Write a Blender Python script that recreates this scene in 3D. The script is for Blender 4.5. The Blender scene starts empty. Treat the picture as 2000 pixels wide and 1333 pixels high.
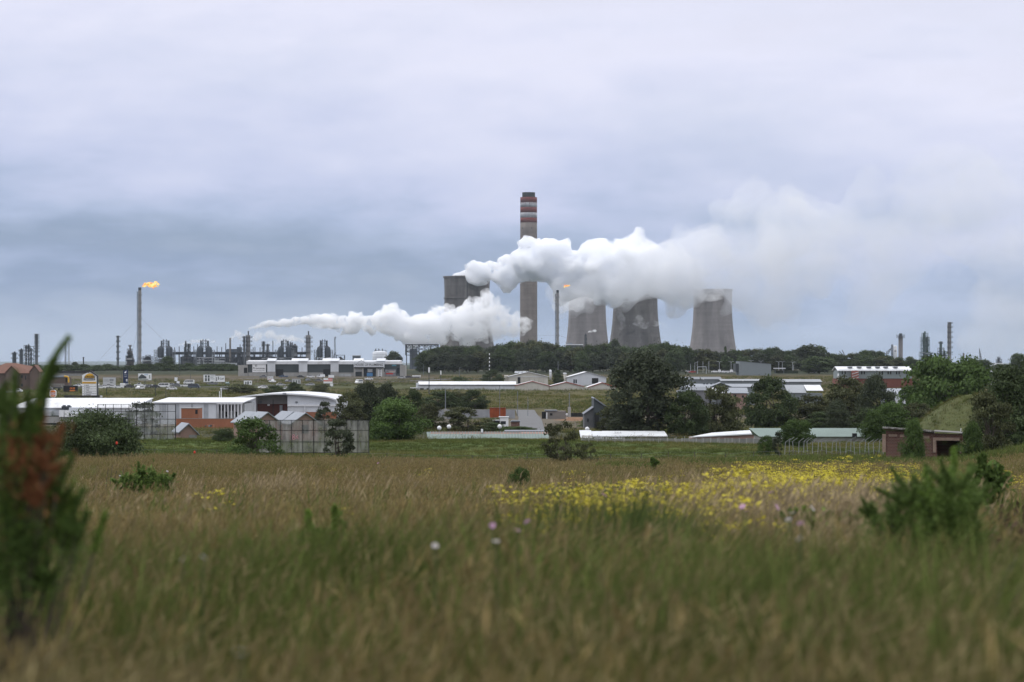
import bpy, math, random
import numpy as np
from mathutils import Vector, Matrix, noise
R = math.radians
sc = bpy.context.scene
COL = sc.collection
rnd = random.Random(7)

# ------------------------------------------------------------------ camera, sky, sun, exposure
F = 4722.2          # focal length in pixels of the 2000 px wide photograph
HOR = 712.0         # row of the true horizon
CZ = 20.0           # height of the camera above the datum
cd = bpy.data.cameras.new('camera')
cam = bpy.data.objects.new('camera', cd)
COL.objects.link(cam)
cam.location = (0, 0, CZ)
cam.rotation_euler = (R(90), 0, 0)
cd.lens = 85; cd.sensor_width = 36; cd.shift_y = (HOR - 666.5) / 2000
cd.clip_start = 0.1; cd.clip_end = 120000
cd.dof.use_dof = True; cd.dof.focus_distance = 300; cd.dof.aperture_fstop = 2.6
sc.camera = cam

SUN_EL, SUN_AZ = R(52), R(-62)      # high, from the left and somewhat in front of the camera
w = bpy.data.worlds.new('World'); sc.world = w; w.use_nodes = True
nt = w.node_tree; nt.nodes.clear()
def nd(t, loc=None, **kw):
    n = nt.nodes.new(t)
    for k, v in kw.items(): setattr(n, k, v)
    return n
def lk(a, b): nt.links.new(a, b)
out = nd('ShaderNodeOutputWorld')
sky = nd('ShaderNodeTexSky', sky_type='NISHITA', sun_disc=False, sun_elevation=SUN_EL, sun_rotation=SUN_AZ)
bg1 = nd('ShaderNodeBackground'); bg1.inputs[1].default_value = 0.1
lk(sky.outputs[0], bg1.inputs[0])
geo = nd('ShaderNodeTexCoord')
sep = nd('ShaderNodeSeparateXYZ'); lk(geo.outputs['Generated'], sep.inputs[0])
# cloud deck: rows of cloud flattened towards the horizon
mp = nd('ShaderNodeMapping'); mp.inputs['Scale'].default_value = (1, 1, 3.4); mp.inputs['Location'].default_value = (.37, 0, .11)
lk(geo.outputs['Generated'], mp.inputs[0])
n1 = nd('ShaderNodeTexNoise'); n1.inputs['Scale'].default_value = 5.0; n1.inputs['Detail'].default_value = 7; n1.inputs['Roughness'].default_value = .5; n1.inputs['Distortion'].default_value = .5
lk(mp.outputs[0], n1.inputs[0])
n2 = nd('ShaderNodeTexNoise'); n2.inputs['Scale'].default_value = 17; n2.inputs['Detail'].default_value = 6; n2.inputs['Roughness'].default_value = .55
mp2 = nd('ShaderNodeMapping'); mp2.inputs['Scale'].default_value = (1, 1, 3.2)
lk(geo.outputs['Generated'], mp2.inputs[0]); lk(mp2.outputs[0], n2.inputs[0])
# elevation, wobbled by the noise, picks the cloud tone
def math_(op, a, b=None, c=None):
    m = nd('ShaderNodeMath', operation=op)
    for i, v in enumerate((a, b, c)):
        if v is None: continue
        if isinstance(v, (int, float)): m.inputs[i].default_value = v
        else: lk(v, m.inputs[i])
    return m.outputs[0]
wob = math_('MULTIPLY', math_('SUBTRACT', n1.outputs[0], .5), .10)
wob2 = math_('MULTIPLY', math_('SUBTRACT', n2.outputs[0], .5), .085)
el = math_('ADD', sep.outputs[2], math_('ADD', wob, wob2))
right = math_('MULTIPLY', sep.outputs[0], .10)      # the deck brightens a little to the right
el = math_('ADD', el, right)
ramp = nd('ShaderNodeValToRGB')
cr = ramp.color_ramp
cr.elements[0].position = 0.0; cr.elements[0].color = (.36, .44, .60, 1)
cr.elements[1].position = 1.0; cr.elements[1].color = (1.35, 1.36, 1.42, 1)
for p, c in ((.02, (.26, .345, .515)), (.045, (.425, .51, .71)), (.07, (.58, .635, .845)), (.10, (.70, .735, .92)), (.135, (.81, .825, .985)), (.2, (.72, .735, .86)), (.45, (1.25, 1.26, 1.33))):
    e = cr.elements.new(p); e.color = (*c, 1)
lk(el, ramp.inputs[0])
bg2 = nd('ShaderNodeBackground'); bg2.inputs[1].default_value = 1.0
lk(ramp.outputs[0], bg2.inputs[0])
mix = nd('ShaderNodeMixShader')
mr = nd('ShaderNodeMapRange'); mr.inputs[1].default_value = .25; mr.inputs[2].default_value = .5; mr.inputs[3].default_value = .86; mr.inputs[4].default_value = 1.0
lk(n1.outputs[0], mr.inputs[0]); lk(mr.outputs[0], mix.inputs[0])
lk(bg1.outputs[0], mix.inputs[1]); lk(bg2.outputs[0], mix.inputs[2]); lk(mix.outputs[0], out.inputs[0])

sl = bpy.data.lights.new('sun', 'SUN'); so = bpy.data.objects.new('sun', sl); COL.objects.link(so)
sl.energy = 1.5; sl.angle = R(16); sl.color = (1, .985, .965)
sd = Vector((math.sin(SUN_AZ) * math.cos(SUN_EL), math.cos(SUN_AZ) * math.cos(SUN_EL), math.sin(SUN_EL)))
so.rotation_euler = (-sd).to_track_quat('-Z', 'Y').to_euler()
so.location = (0, 0, 400)

sc.view_settings.view_transform = 'Standard'; sc.view_settings.look = 'None'
sc.view_settings.exposure = 0.0; sc.view_settings.gamma = 1
sc.render.engine = 'CYCLES'
cy = sc.cycles
cy.max_bounces = 32; cy.diffuse_bounces = 2; cy.glossy_bounces = 2; cy.transmission_bounces = 3; cy.volume_bounces = 32
cy.transparent_max_bounces = 24; cy.volume_max_steps = 512; cy.use_denoising = True
cy.caustics_reflective = False; cy.caustics_refractive = False

# ------------------------------------------------------------------ helpers
class MB:
    """collects shapes and links them as one mesh object"""
    def __init__(s): s.v = []; s.f = []; s.m = []; s.slot = 0; s.uv = None
    def add(s, vs, fs):
        o = len(s.v); s.v += [tuple(p) for p in vs]
        s.f += [tuple(i + o for i in f) for f in fs]; s.m += [s.slot] * len(fs); return s
    def box(s, x0, x1, y0, y1, z0, z1):
        return s.add([(x0, y0, z0), (x1, y0, z0), (x1, y1, z0), (x0, y1, z0), (x0, y0, z1), (x1, y0, z1), (x1, y1, z1), (x0, y1, z1)],
                     [(0, 3, 2, 1), (4, 5, 6, 7), (0, 1, 5, 4), (1, 2, 6, 5), (2, 3, 7, 6), (3, 0, 4, 7)])
    def prism(s, poly, y0, y1):                 # polygon in x,z (counter-clockwise seen from -y) pushed along y
        n = len(poly)
        return s.add([(x, y0, z) for x, z in poly] + [(x, y1, z) for x, z in poly],
                     [tuple(range(n)), tuple(range(2 * n - 1, n - 1, -1))] + [(i, i + n, (i + 1) % n + n, (i + 1) % n) for i in range(n)])
    def prismx(s, poly, x0, x1):                # polygon in y,z pushed along x
        n = len(poly)
        return s.add([(x0, y, z) for y, z in poly] + [(x1, y, z) for y, z in poly],
                     [tuple(range(n - 1, -1, -1)), tuple(range(n, 2 * n))] + [(i, (i + 1) % n, (i + 1) % n + n, i + n) for i in range(n)])
    def lathe(s, prof, n=16, x=0, y=0, cap=True):
        vs = []; fs = []
        for r, z in prof:
            for k in range(n):
                a = 2 * math.pi * k / n; vs.append((x + r * math.cos(a), y + r * math.sin(a), z))
        for j in range(len(prof) - 1):
            for k in range(n):
                fs.append((j * n + k, j * n + (k + 1) % n, (j + 1) * n + (k + 1) % n, (j + 1) * n + k))
        if cap:
            fs.append(tuple(range(n - 1, -1, -1))); fs.append(tuple(range((len(prof) - 1) * n, len(prof) * n)))
        return s.add(vs, fs)
    def cyl(s, x, y, z0, z1, r, r2=None, n=12):
        return s.lathe([(r, z0), (r if r2 is None else r2, z1)], n, x, y)
    def bar(s, p, q, r, n=4, r2=None):
        p = Vector(p); q = Vector(q); d = q - p
        if d.length < 1e-6: return s
        a = d.orthogonal().normalized(); b = d.normalized().cross(a); r2 = r if r2 is None else r2
        vs = []
        for c, rr in ((p, r), (q, r2)):
            for k in range(n):
                t = 2 * math.pi * (k + .5) / n; vs.append(c + (a * math.cos(t) + b * math.sin(t)) * rr)
        return s.add(vs, [(k, (k + 1) % n, (k + 1) % n + n, k + n) for k in range(n)] + [tuple(range(n - 1, -1, -1)), tuple(range(n, 2 * n))])
    def path(s, pts, r, n=6):
        for i in range(len(pts) - 1): s.bar(pts[i], pts[i + 1], r, n)
        return s
    def disc(s, cx, y, cz, rx, rz, n=20, t=.02):
        return s.prism([(cx + rx * math.cos(2 * math.pi * k / n), cz + rz * math.sin(2 * math.pi * k / n)) for k in range(n)], y, y + t)
    def build(s, name, mats, parent=None, smooth=False):
        me = bpy.data.meshes.new(name); me.from_pydata(s.v, [], s.f)
        mats = mats if isinstance(mats, (list, tuple)) else [mats]
        for m in mats: me.materials.append(m)
        if len(mats) > 1: me.polygons.foreach_set('material_index', s.m)
        if smooth: me.polygons.foreach_set('use_smooth', [True] * len(s.f))
        me.update()
        return link(name, me, parent)
def link(name, me, parent=None):
    o = bpy.data.objects.new(name, me); COL.objects.link(o)
    if parent is not None: o.parent = parent
    return o
def tag(o, label=None, cat=None, group=None, kind=None):
    if label: o['label'] = label
    if cat: o['category'] = cat
    if group: o['group'] = group
    if kind: o['kind'] = kind
    return o
def thing(name, label, cat, loc, rz=0, group=None):
    o = bpy.data.objects.new(name, None); COL.objects.link(o)
    o.empty_display_size = .5; o.location = loc; o.rotation_euler = (0, 0, rz)
    return tag(o, label, cat, group)
def copy_tree(o, parent=None):
    c = o.copy(); COL.objects.link(c)
    if parent is not None: c.parent = parent
    for ch in [q for q in bpy.data.objects if q.parent == o]: copy_tree(ch, c)
    return c
def kids(o): return [q for q in bpy.data.objects if q.parent == o]

FONT_CACHE = {}
def text_part(txt, height, width, parent, x, y, z, mat, name='lettering', bold=.0, align='CENTER', ry=0):
    """flat letters facing -y, scaled to a given cap height and overall width"""
    cu = bpy.data.curves.new('txt', 'FONT'); cu.body = txt; cu.align_x = align; cu.offset = bold; cu.extrude = .004
    ob = bpy.data.objects.new('txt', cu); COL.objects.link(ob)
    dg = bpy.context.evaluated_depsgraph_get(); dg.update()
    me = bpy.data.meshes.new_from_object(ob.evaluated_get(dg))
    bpy.data.objects.remove(ob); bpy.data.curves.remove(cu)
    co = np.empty(len(me.vertices) * 3, np.float32); me.vertices.foreach_get('co', co); co = co.reshape(-1, 3)
    lo, hi = co.min(0), co.max(0)
    sx = width / (hi[0] - lo[0]); sz = height / (hi[1] - lo[1])
    nx = (co[:, 0] - (lo[0] + hi[0]) / 2) * sx; nz = (co[:, 1] - (lo[1] + hi[1]) / 2) * sz
    co2 = np.stack([nx, -co[:, 2], nz], 1).astype(np.float32)
    me.vertices.foreach_set('co', co2.ravel()); me.name = name
    me.materials.clear(); me.materials.append(mat); me.update()
    o = link(name, me, parent); o.location = (x, y, z); return o

# ------------------------------------------------------------------ materials
MATS = {}
def M(name, col, rough=.8, var=.2, scale=.6, metal=0., bump=0., streak=0., emit=None, spec=.3, rand=0., rib=0., ribax=0, stain=None, attr=None, brick=None, transl=0., hband=0.):
    if name in MATS: return MATS[name]
    m = bpy.data.materials.new(name); m.use_nodes = True; MATS[name] = m
    t = m.node_tree; N = t.nodes; L = t.links
    b = N['Principled BSDF']; b.inputs['Roughness'].default_value = rough; b.inputs['Metallic'].default_value = metal
    b.inputs['Specular IOR Level'].default_value = spec
    tc = N.new('ShaderNodeTexCoord')
    def noise_(sc_, det, vec=None, rgh=.6):
        n = N.new('ShaderNodeTexNoise'); n.inputs['Scale'].default_value = sc_; n.inputs['Detail'].default_value = det; n.inputs['Roughness'].default_value = rgh
        L.new(vec or tc.outputs['Object'], n.inputs[0]); return n.outputs[0]
    def mul(colsock, fac, lo, hi, a=.25, bb=.75):
        r = N.new('ShaderNodeMapRange'); r.inputs[1].default_value = a; r.inputs[2].default_value = bb; r.inputs[3].default_value = lo; r.inputs[4].default_value = hi
        L.new(fac, r.inputs[0])
        v = N.new('ShaderNodeVectorMath'); v.operation = 'SCALE'; L.new(colsock, v.inputs[0]); L.new(r.outputs[0], v.inputs['Scale']); return v.outputs[0]
    if brick:
        bt = N.new('ShaderNodeTexBrick'); bt.inputs['Scale'].default_value = brick
        mpn = N.new('ShaderNodeMapping'); mpn.inputs['Rotation'].default_value = (R(90), 0, 0); L.new(tc.outputs['Object'], mpn.inputs[0]); L.new(mpn.outputs[0], bt.inputs[0])
        bt.inputs['Color1'].default_value = (*col, 1); bt.inputs['Color2'].default_value = (col[0] * .7, col[1] * .75, col[2] * .8, 1); bt.inputs['Mortar'].default_value = (.3, .26, .23, 1)
        c = bt.outputs[0]
    else:
        rgb = N.new('ShaderNodeRGB'); rgb.outputs[0].default_value = (*col, 1); c = rgb.outputs[0]
    if attr:
        a = N.new('ShaderNodeAttribute'); a.attribute_name = attr
        mm = N.new('ShaderNodeVectorMath'); mm.operation = 'MULTIPLY'; L.new(c, mm.inputs[0]); L.new(a.outputs['Vector'], mm.inputs[1]); c = mm.outputs[0]
    if var: c = mul(c, noise_(scale, 6), 1 - var, 1 + var)
    if streak:
        mpn = N.new('ShaderNodeMapping'); mpn.inputs['Scale'].default_value = (1, 1, .06); L.new(tc.outputs['Object'], mpn.inputs[0])
        c = mul(c, noise_(scale * 2.2, 4, mpn.outputs[0]), 1 - streak, 1 + streak * .5)
    if hband:
        mpn = N.new('ShaderNodeMapping'); mpn.inputs['Scale'].default_value = (.03, .03, 1); L.new(tc.outputs['Object'], mpn.inputs[0])
        c = mul(c, noise_(hband, 3, mpn.outputs[0]), .86, 1.12)
    if stain:
        mx = N.new('ShaderNodeMix'); mx.data_type = 'RGBA'
        r = N.new('ShaderNodeMapRange'); r.inputs[1].default_value = .54; r.inputs[2].default_value = .7; r.inputs[4].default_value = .8
        L.new(noise_(scale * 1.7, 5), r.inputs[0]); L.new(r.outputs[0], mx.inputs[0]); L.new(c, mx.inputs[6]); mx.inputs[7].default_value = (*stain, 1); c = mx.outputs[2]
    if rand:
        oi = N.new('ShaderNodeObjectInfo'); c = mul(c, oi.outputs['Random'], 1 - rand, 1 + rand, 0, 1)
    L.new(c, b.inputs['Base Color'])
    h = None
    if rib:
        wv = N.new('ShaderNodeTexWave'); wv.bands_direction = 'XYZ'[ribax]; wv.inputs['Scale'].default_value = rib; L.new(tc.outputs['Object'], wv.inputs[0]); h = wv.outputs[1]
    elif bump: h = noise_(scale * 4, 6)
    if h is not None:
        bp = N.new('ShaderNodeBump'); bp.inputs['Strength'].default_value = bump or .5; bp.inputs['Distance'].default_value = .1
        L.new(h, bp.inputs['Height']); L.new(bp.outputs[0], b.inputs['Normal'])
    if emit:
        b.inputs['Emission Color'].default_value = (*emit[0], 1); b.inputs['Emission Strength'].default_value = emit[1]
    if transl:
        tr = N.new('ShaderNodeBsdfTranslucent'); L.new(c, tr.inputs[0]); ms = N.new('ShaderNodeMixShader'); ms.inputs[0].default_value = transl
        L.new(b.outputs[0], ms.inputs[1]); L.new(tr.outputs[0], ms.inputs[2]); L.new(ms.outputs[0], N['Material Output'].inputs[0])
    return m

# ------------------------------------------------------------------ terrain
PROF = [(-80, -1.4), (0, -1.5), (6, -1.6), (12, -1.92), (20, -2.3), (35, -2.95), (60, -3.9), (100, -5.3), (150, -6.95), (200, -8.3), (230, -8.75), (270, -9.4),
        (330, -10.4), (400, -11.6), (480, -12.8), (560, -13.6), (680, -13.6), (800, -12.4), (920, -11.1), (1050, -10.6), (1200, -9.4), (1350, -7.0), (1500, -5.2),
        (1650, -4.8), (2000, -4.6), (2500, -4.4), (4000, -4.0), (9000, -2.5), (31000, -1)]
PX = np.array([p[0] for p in PROF], float); PZ = np.array([p[1] for p in PROF], float)
def _smooth_profile():
    d = np.linspace(-80, 4000, 8161); z = np.interp(d, PX, PZ)
    k = np.ones(21) / 21; zz = np.convolve(np.pad(z, 10, 'edge'), k, 'valid')
    k = np.ones(121) / 121; z3 = np.convolve(np.pad(z, 60, 'edge'), k, 'valid')
    t = np.clip((d - 150) / 200, 0, 1); return d, zz * (1 - t) + z3 * t
SD, SZ = _smooth_profile()
def gz(x, y):
    x = np.asarray(x, float); y = np.asarray(y, float)
    z = np.where(y < 3900, np.interp(y, SD, SZ), np.interp(y, PX, PZ))
    a = np.clip(y / 60, 0, 1) * np.clip((1600 - y) / 600, 0, 1)
    px = x / np.maximum(y, 5) * F
    z = z + a * .16 * np.sin(x * .11 + y * .023) + a * .22 * np.sin(y * .045 + x * .021 + 1.3)
    z = z + .035 * np.sin(x * .9 + 1.1 * np.sin(y * .5)) * np.exp(-np.maximum(y, 0) / 60)
    # the bank that rises at the right edge of the field
    z = z + 1.3 * np.clip((px - 850) / 180, 0, 1) ** 1.5 * np.exp(-((y - 185) / 38) ** 2)
    return z + CZ
def g(x, y): return float(gz(x, y))
def pos(px, D):
    x = (px - 1000) / F * D; return Vector((x, D, g(x, D)))
def at(px, py):
    """ground point seen at a place of the picture"""
    Ds = np.concatenate([np.linspace(4, 400, 1600), np.linspace(400, 3500, 3100)])
    x = (px - 1000) / F * Ds; z = CZ - (py - HOR) / F * Ds
    i = np.argmax(z <= gz(x, Ds)); return pos(px, float(Ds[i]) if i else 3000.)
def zp(py, D): return CZ - (py - HOR) / F * D        # height of a picture row at a distance
class Loc:
    """local metres of a thing standing at distance D with its origin at column px0 on the ground"""
    def __init__(s, px0, D, base=None):
        s.px0 = px0; s.D = D; s.o = pos(px0, D)
        if base is not None: s.o.z = min(s.o.z + 5, zp(base, D))
    def X(s, px): return (px - s.px0) / F * s.D
    def Z(s, py): return zp(py, s.D) - s.o.z
    def m(s, px): return px / F * s.D
    def box(s, mb, px0, px1, py0, py1, y0, y1):     # py0 above py1
        return mb.box(s.X(px0), s.X(px1), y0, y1, s.Z(py1), s.Z(py0))
# ------------------------------------------------------------------ ground
def build_ground():
    ys = np.concatenate([np.linspace(-80, 60, 60), np.geomspace(62, 400, 120), np.geomspace(406, 1800, 150), np.geomspace(1850, 31000, 40)])
    ts = np.linspace(-1, 1, 181)
    hw = 40 + np.maximum(ys, 0) * .42
    X = ts[None, :] * hw[:, None]; Y = np.repeat(ys[:, None], len(ts), 1)
    Z = gz(X, Y)
    V = np.stack([X, Y, Z], 2).reshape(-1, 3); nr, nc = X.shape
    i = np.arange(nr - 1)[:, None] * nc + np.arange(nc - 1)[None, :]
    Q = np.stack([i, i + 1, i + 1 + nc, i + nc], 2).reshape(-1, 4)
    me = bpy.data.meshes.new('ground'); me.from_pydata(V.tolist(), [], Q.tolist())
    px = (X / np.maximum(Y, 4) * F + 1000).ravel(); y = Y.ravel()
    base = np.array([.085, .070, .036])
    C = np.tile(base, (len(y), 1))
    def zone(mask, c):
        mask = np.clip(mask, 0, 1)[:, None]; C[:] = C * (1 - mask) + np.array(c) * mask
    def band(a, b, f=25): return np.clip((y - a) / f, 0, 1) * np.clip((b - y) / f, 0, 1)
    zone(band(200, 345, 10), (.075, .105, .028))
    zone(band(345, 470), (.06, .062, .04))
    zone(band(460, 660) * .9, (.12, .105, .082))
    zone(band(660, 1020, 40), (.088, .080, .036))
    zone(band(1000, 1230, 50) * (px < 900), (.070, .075, .035))
    zone(band(1200, 1380, 30) * (px < 840), (.10, .085, .06))
    zone(band(1380, 1900, 80), (.035, .042, .025))
    zone(np.clip((y - 1900) / 600, 0, 1), (.04, .055, .038))
    zone(band(560, 640, 12) * np.clip((px - 1082) / 10, 0, 1) * np.clip((1160 - px) / 10, 0, 1), (.22, .125, .075))
    a = me.attributes.new('tint', 'FLOAT_COLOR', 'POINT')
    a.data.foreach_set('color', np.concatenate([C, np.ones((len(y), 1))], 1).astype(np.float32).ravel())
    me.polygons.foreach_set('use_smooth', [True] * len(Q))
    m = bpy.data.materials.new('grassland'); m.use_nodes = True; t = m.node_tree; N = t.nodes; L = t.links
    b = N['Principled BSDF']; b.inputs['Roughness'].default_value = .95; b.inputs['Specular IOR Level'].default_value = .1
    at_ = N.new('ShaderNodeAttribute'); at_.attribute_name = 'tint'; tc = N.new('ShaderNodeTexCoord')
    c = at_.outputs[0]
    for scl, lo, hi, stretch in ((.045, .72, 1.28, .45), (.35, .78, 1.22, .5), (2.2, .75, 1.25, 1)):
        mpn = N.new('ShaderNodeMapping'); mpn.inputs['Scale'].default_value = (1, stretch, 1); L.new(tc.outputs['Object'], mpn.inputs[0])
        n = N.new('ShaderNodeTexNoise'); n.inputs['Scale'].default_value = scl; n.inputs['Detail'].default_value = 6; L.new(mpn.outputs[0], n.inputs[0])
        r = N.new('ShaderNodeMapRange'); r.inputs[1].default_value = .3; r.inputs[2].default_value = .7; r.inputs[3].default_value = lo; r.inputs[4].default_value = hi; L.new(n.outputs[0], r.inputs[0])
        v = N.new('ShaderNodeVectorMath'); v.operation = 'SCALE'; L.new(c, v.inputs[0]); L.new(r.outputs[0], v.inputs['Scale']); c = v.outputs[0]
    L.new(c, b.inputs['Base Color'])
    bp = N.new('ShaderNodeBump'); bp.inputs['Distance'].default_value = .4; L.new(n.outputs[0], bp.inputs['Height']); L.new(bp.outputs[0], b.inputs['Normal'])
    me.materials.append(m); me.update()
    tag(link('ground', me), kind='structure')
build_ground()

def strip(name, pts, width, mat, lift=.06):
    """a flat road or path laid on the ground along points"""
    mb = MB(); P = []
    for i in range(len(pts) - 1):
        a, b = Vector(pts[i]), Vector(pts[i + 1]); n = max(2, int((b - a).length / 6))
        for k in range(n + (i == len(pts) - 2)): P.append(a.lerp(b, k / n))
    vs = []; n = len(P)
    for i, p in enumerate(P):
        d = (P[min(i + 1, n - 1)] - P[max(i - 1, 0)]); d = Vector((d.x, d.y, 0)).normalized(); s = Vector((d.y, -d.x, 0)) * width / 2
        for k in (1, .5, 0, -.5, -1):
            q = p + s * k; vs.append((q.x, q.y, g(q.x, q.y) + lift))
    mb.add(vs, [(i * 5 + k, i * 5 + k + 1, i * 5 + 6 + k, i * 5 + 5 + k) for i in range(n - 1) for k in range(4)])
    return tag(mb.build(name, mat), kind='structure')
ASPH = M('asphalt', (.10, .10, .105), .9, .25, .4)
strip('road', [at(-150, 757.5), at(250, 757.5), at(520, 753.5), at(760, 746.5), at(1000, 738)], 9, ASPH, .15)
strip('car_park', [at(470, 739.5), at(850, 739.5)], 12, M('parking', (.13, .125, .12), .9, .25, .4), .12)
strip('lane', [pos(1038, 470), pos(1034, 620), pos(1025, 700)], 5.5, M('concrete_lane', (.13, .132, .135), .9, .2, .5), .12)
strip('gravel_lot', [pos(1325, 1480), pos(1460, 1480)], 10, M('lot', (.13, .125, .115), .9, .25, .4), .12)

# far hills on the left skyline
def far_ridge():
    vs = []; xs = np.linspace(-9500, 9500, 120); D = 24000
    for j, f in enumerate((0, .5, 1, .5, 0)):
        for x in xs:
            h = (24 + 7 * math.sin(x * .0009) + 4 * math.sin(x * .0031 + 1)) * f
            y = D + (j - 2) * 1200; vs.append((x, y, g(x, y) + h - (2 if f == 0 else 0)))
    n = len(xs); mb = MB(); mb.add(vs, [(j * n + i, j * n + i + 1, (j + 1) * n + i + 1, (j + 1) * n + i) for j in range(4) for i in range(n - 1)])
    tag(mb.build('hills', M('far_hill', (.03, .05, .045), .95, .2, .002), smooth=True), kind='structure')
far_ridge()

# the grassy mound behind the brick shed
def mound():
    D = 300; c = pos(1905, D); mb = MB(); n, k = 48, 14; vs = []
    for j in range(k + 1):
        r = j / k
        for i in range(n):
            a = 2 * math.pi * i / n; x = c.x + math.cos(a) * r * 10.2; y = D + math.sin(a) * r * 16
            h = 5.9 * (1 - r * r) ** 1.25 * (1 + .05 * math.sin(a * 3)); vs.append((x, y, g(x, y) + h - .3 * r))
    mb.add(vs, [(j * n + i, j * n + (i + 1) % n, (j + 1) * n + (i + 1) % n, (j + 1) * n + i) for j in range(k) for i in range(n)])
    tag(mb.build('grassy_mound', M('mound_grass', (.070, .080, .026), .95, .35, .5, bump=.8), smooth=True), kind='structure')
mound()
# ------------------------------------------------------------------ the power station
CONC = M('tower_concrete', (.165, .152, .145), .9, .26, .05, streak=.5, hband=.28, stain=(.075, .07, .068))
CONC_L = M('tower_concrete_pale', (.225, .205, .20), .9, .18, .05, streak=.35, hband=.2)
CONC_C = M('chimney_concrete', (.20, .17, .15), .9, .15, .1, streak=.2, hband=.3)
DARKST = M('dark_steel', (.045, .055, .065), .7, .3, .3, rand=.2)
GREYST = M('grey_steel', (.17, .19, .21), .6, .25, .3, rand=.15)
PALEST = M('pale_steel', (.42, .44, .46), .6, .2, .3, rand=.1)

def cooling_tower(label, px, D, top_py, half_top, half_bot, mat, rings=(), lift=True):
    o = pos(px, D); t = thing('cooling_tower', label, 'cooling tower', o)
    H = zp(top_py, D) - o.z; rt = half_top / F * D; rb = half_bot / F * D
    zt = H * .80                                   # throat
    rb_ = rb * 1.12; bb = zt / math.sqrt((rb_ / rt) ** 2 - 1)
    rr = lambda z: rt * math.sqrt(1 + ((z - zt) / bb) ** 2) if z < zt else rt * (1 + .03 * ((z - zt) / (H - zt)) ** 2)
    pr = [(rr(z), z) for z in np.linspace(7, H, 30)]
    pr2 = [(r - 1.2, z) for r, z in reversed(pr)]
    MB().lathe(pr + pr2, 64, cap=False).build('shell', mat, t, True)
    rim = MB(); rim.lathe([(rr(H) - 1.4, H - 1.6), (rr(H) + .9, H - 1.6), (rr(H) + .9, H + .5), (rr(H) - 1.4, H + .5), (rr(H) - 1.4, H - 1.6)], 64, cap=False).build('rim', mat, t)
    for py in rings:
        z = zp(py, D) - o.z
        MB().lathe([(rr(z) - .3, z - .7), (rr(z) + 1.3, z - .5), (rr(z) + 1.3, z + .5), (rr(z) - .3, z + .7)], 64, cap=False).build('walkway', CONC, t)
    legs = MB()
    for k in range(36):
        a = 2 * math.pi * k / 36; b = 2 * math.pi * (k + .5) / 36; r = rr(7) + .5
        for e in (-.5, .5):
            c = b + e * 2 * math.pi / 36; legs.bar((r * 1.04 * math.cos(b), r * 1.04 * math.sin(b), -1), (r * math.cos(c), r * math.sin(c), 7.4), .45)
    legs.build('leg_ring', CONC, t)
    if lift:                                       # ladder run up the shell, facing the camera
        a = -math.pi / 2 + .03; ld = MB(); zs = np.linspace(8, H, 24)
        for i in range(23):
            r0, r1 = rr(zs[i]) + .5, rr(zs[i + 1]) + .5; ld.bar((r0 * math.cos(a), r0 * math.sin(a), zs[i]), (r1 * math.cos(a), r1 * math.sin(a), zs[i + 1]), .45)
        ld.build('ladder', DARKST, t)
    return t
cooling_tower('leftmost of the four cooling towers, dark concrete with a ringed wide collar', 912, 3300, 541, 44, 54, CONC, (583,))
cooling_tower('second cooling tower from the left, just right of the slim guyed flare stack', 1147, 3900, 566, 36, 43.5, CONC_L, (), False)
cooling_tower('third cooling tower from the left, the broad dark one veiled by steam', 1241, 3300, 552, 43, 53, CONC, (), False)
cooling_tower('rightmost cooling tower, pale banded concrete standing apart from the others', 1392, 3900, 566, 37.5, 46.5, CONC_L, (), False)

def striped_chimney():
    D = 3700; o = pos(1032.5, D); t = thing('chimney', 'tall concrete chimney with red and white bands near its top', 'chimney', o)
    Z = lambda py: zp(py, D) - o.z
    H = Z(386); r0, r1 = 17.2 / F * D, 16.3 / F * D
    rr = lambda z: r0 + (r1 - r0) * z / H
    red = M('chimney_red', (.16, .036, .032), .8, .25, .12, streak=.3); whi = M('chimney_white', (.36, .36, .38), .8, .3, .12, streak=.35, stain=(.2, .19, .19))
    MB().lathe([(rr(z), z) for z in np.linspace(-2, Z(435.5), 20)], 40).build('shaft', CONC_C, t, True)
    for a, b, m in ((435.5, 426, red), (426, 416, whi), (416, 405.5, red), (405.5, 396, whi), (396, 386, red)):
        mb = MB(); mb.lathe([(rr(Z(a)) + .05, Z(a)), (rr(Z(b)) + .05, Z(b))], 40)
        mb.build('band', m, t, True)
    MB().lathe([(12.6 / F * D, H), (12.6 / F * D, Z(376.5)), (12.6 / F * D - 1, Z(376.5)), (12.6 / F * D - 1, H)], 32, cap=False).build('flue_cap', M('soot', (.03, .035, .035), .9, .3, .1), t)
    # dripping paint below the top red band
    rn = random.Random(3)
    for k in range(26):
        a = 2 * math.pi * k / 26; r = rr(Z(400)) + .12; h = rn.uniform(.6, 4.2) / F * D; c, s_ = math.cos(a), math.sin(a); w_ = rn.uniform(.5, .95)
        dr = MB(); dr.add([(r * c - w_ * s_, r * s_ + w_ * c, Z(396)), (r * c + w_ * s_, r * s_ - w_ * c, Z(396)), (r * c + w_ * .5 * s_, r * s_ - w_ * .5 * c, Z(396) - h), (r * c - w_ * .5 * s_, r * s_ + w_ * .5 * c, Z(396) - h)], [(0, 1, 2, 3)]); dr.build('paint_drip', red, t)
    for a in (-1.2, -2.4): MB().box(rr(Z(446)) * math.cos(a) - .5, rr(Z(446)) * math.cos(a) + .5, rr(Z(446)) * math.sin(a) - .4, rr(Z(446)) * math.sin(a) + .4, Z(448), Z(445)).build('vent_opening', DARKST, t)
striped_chimney()

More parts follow.
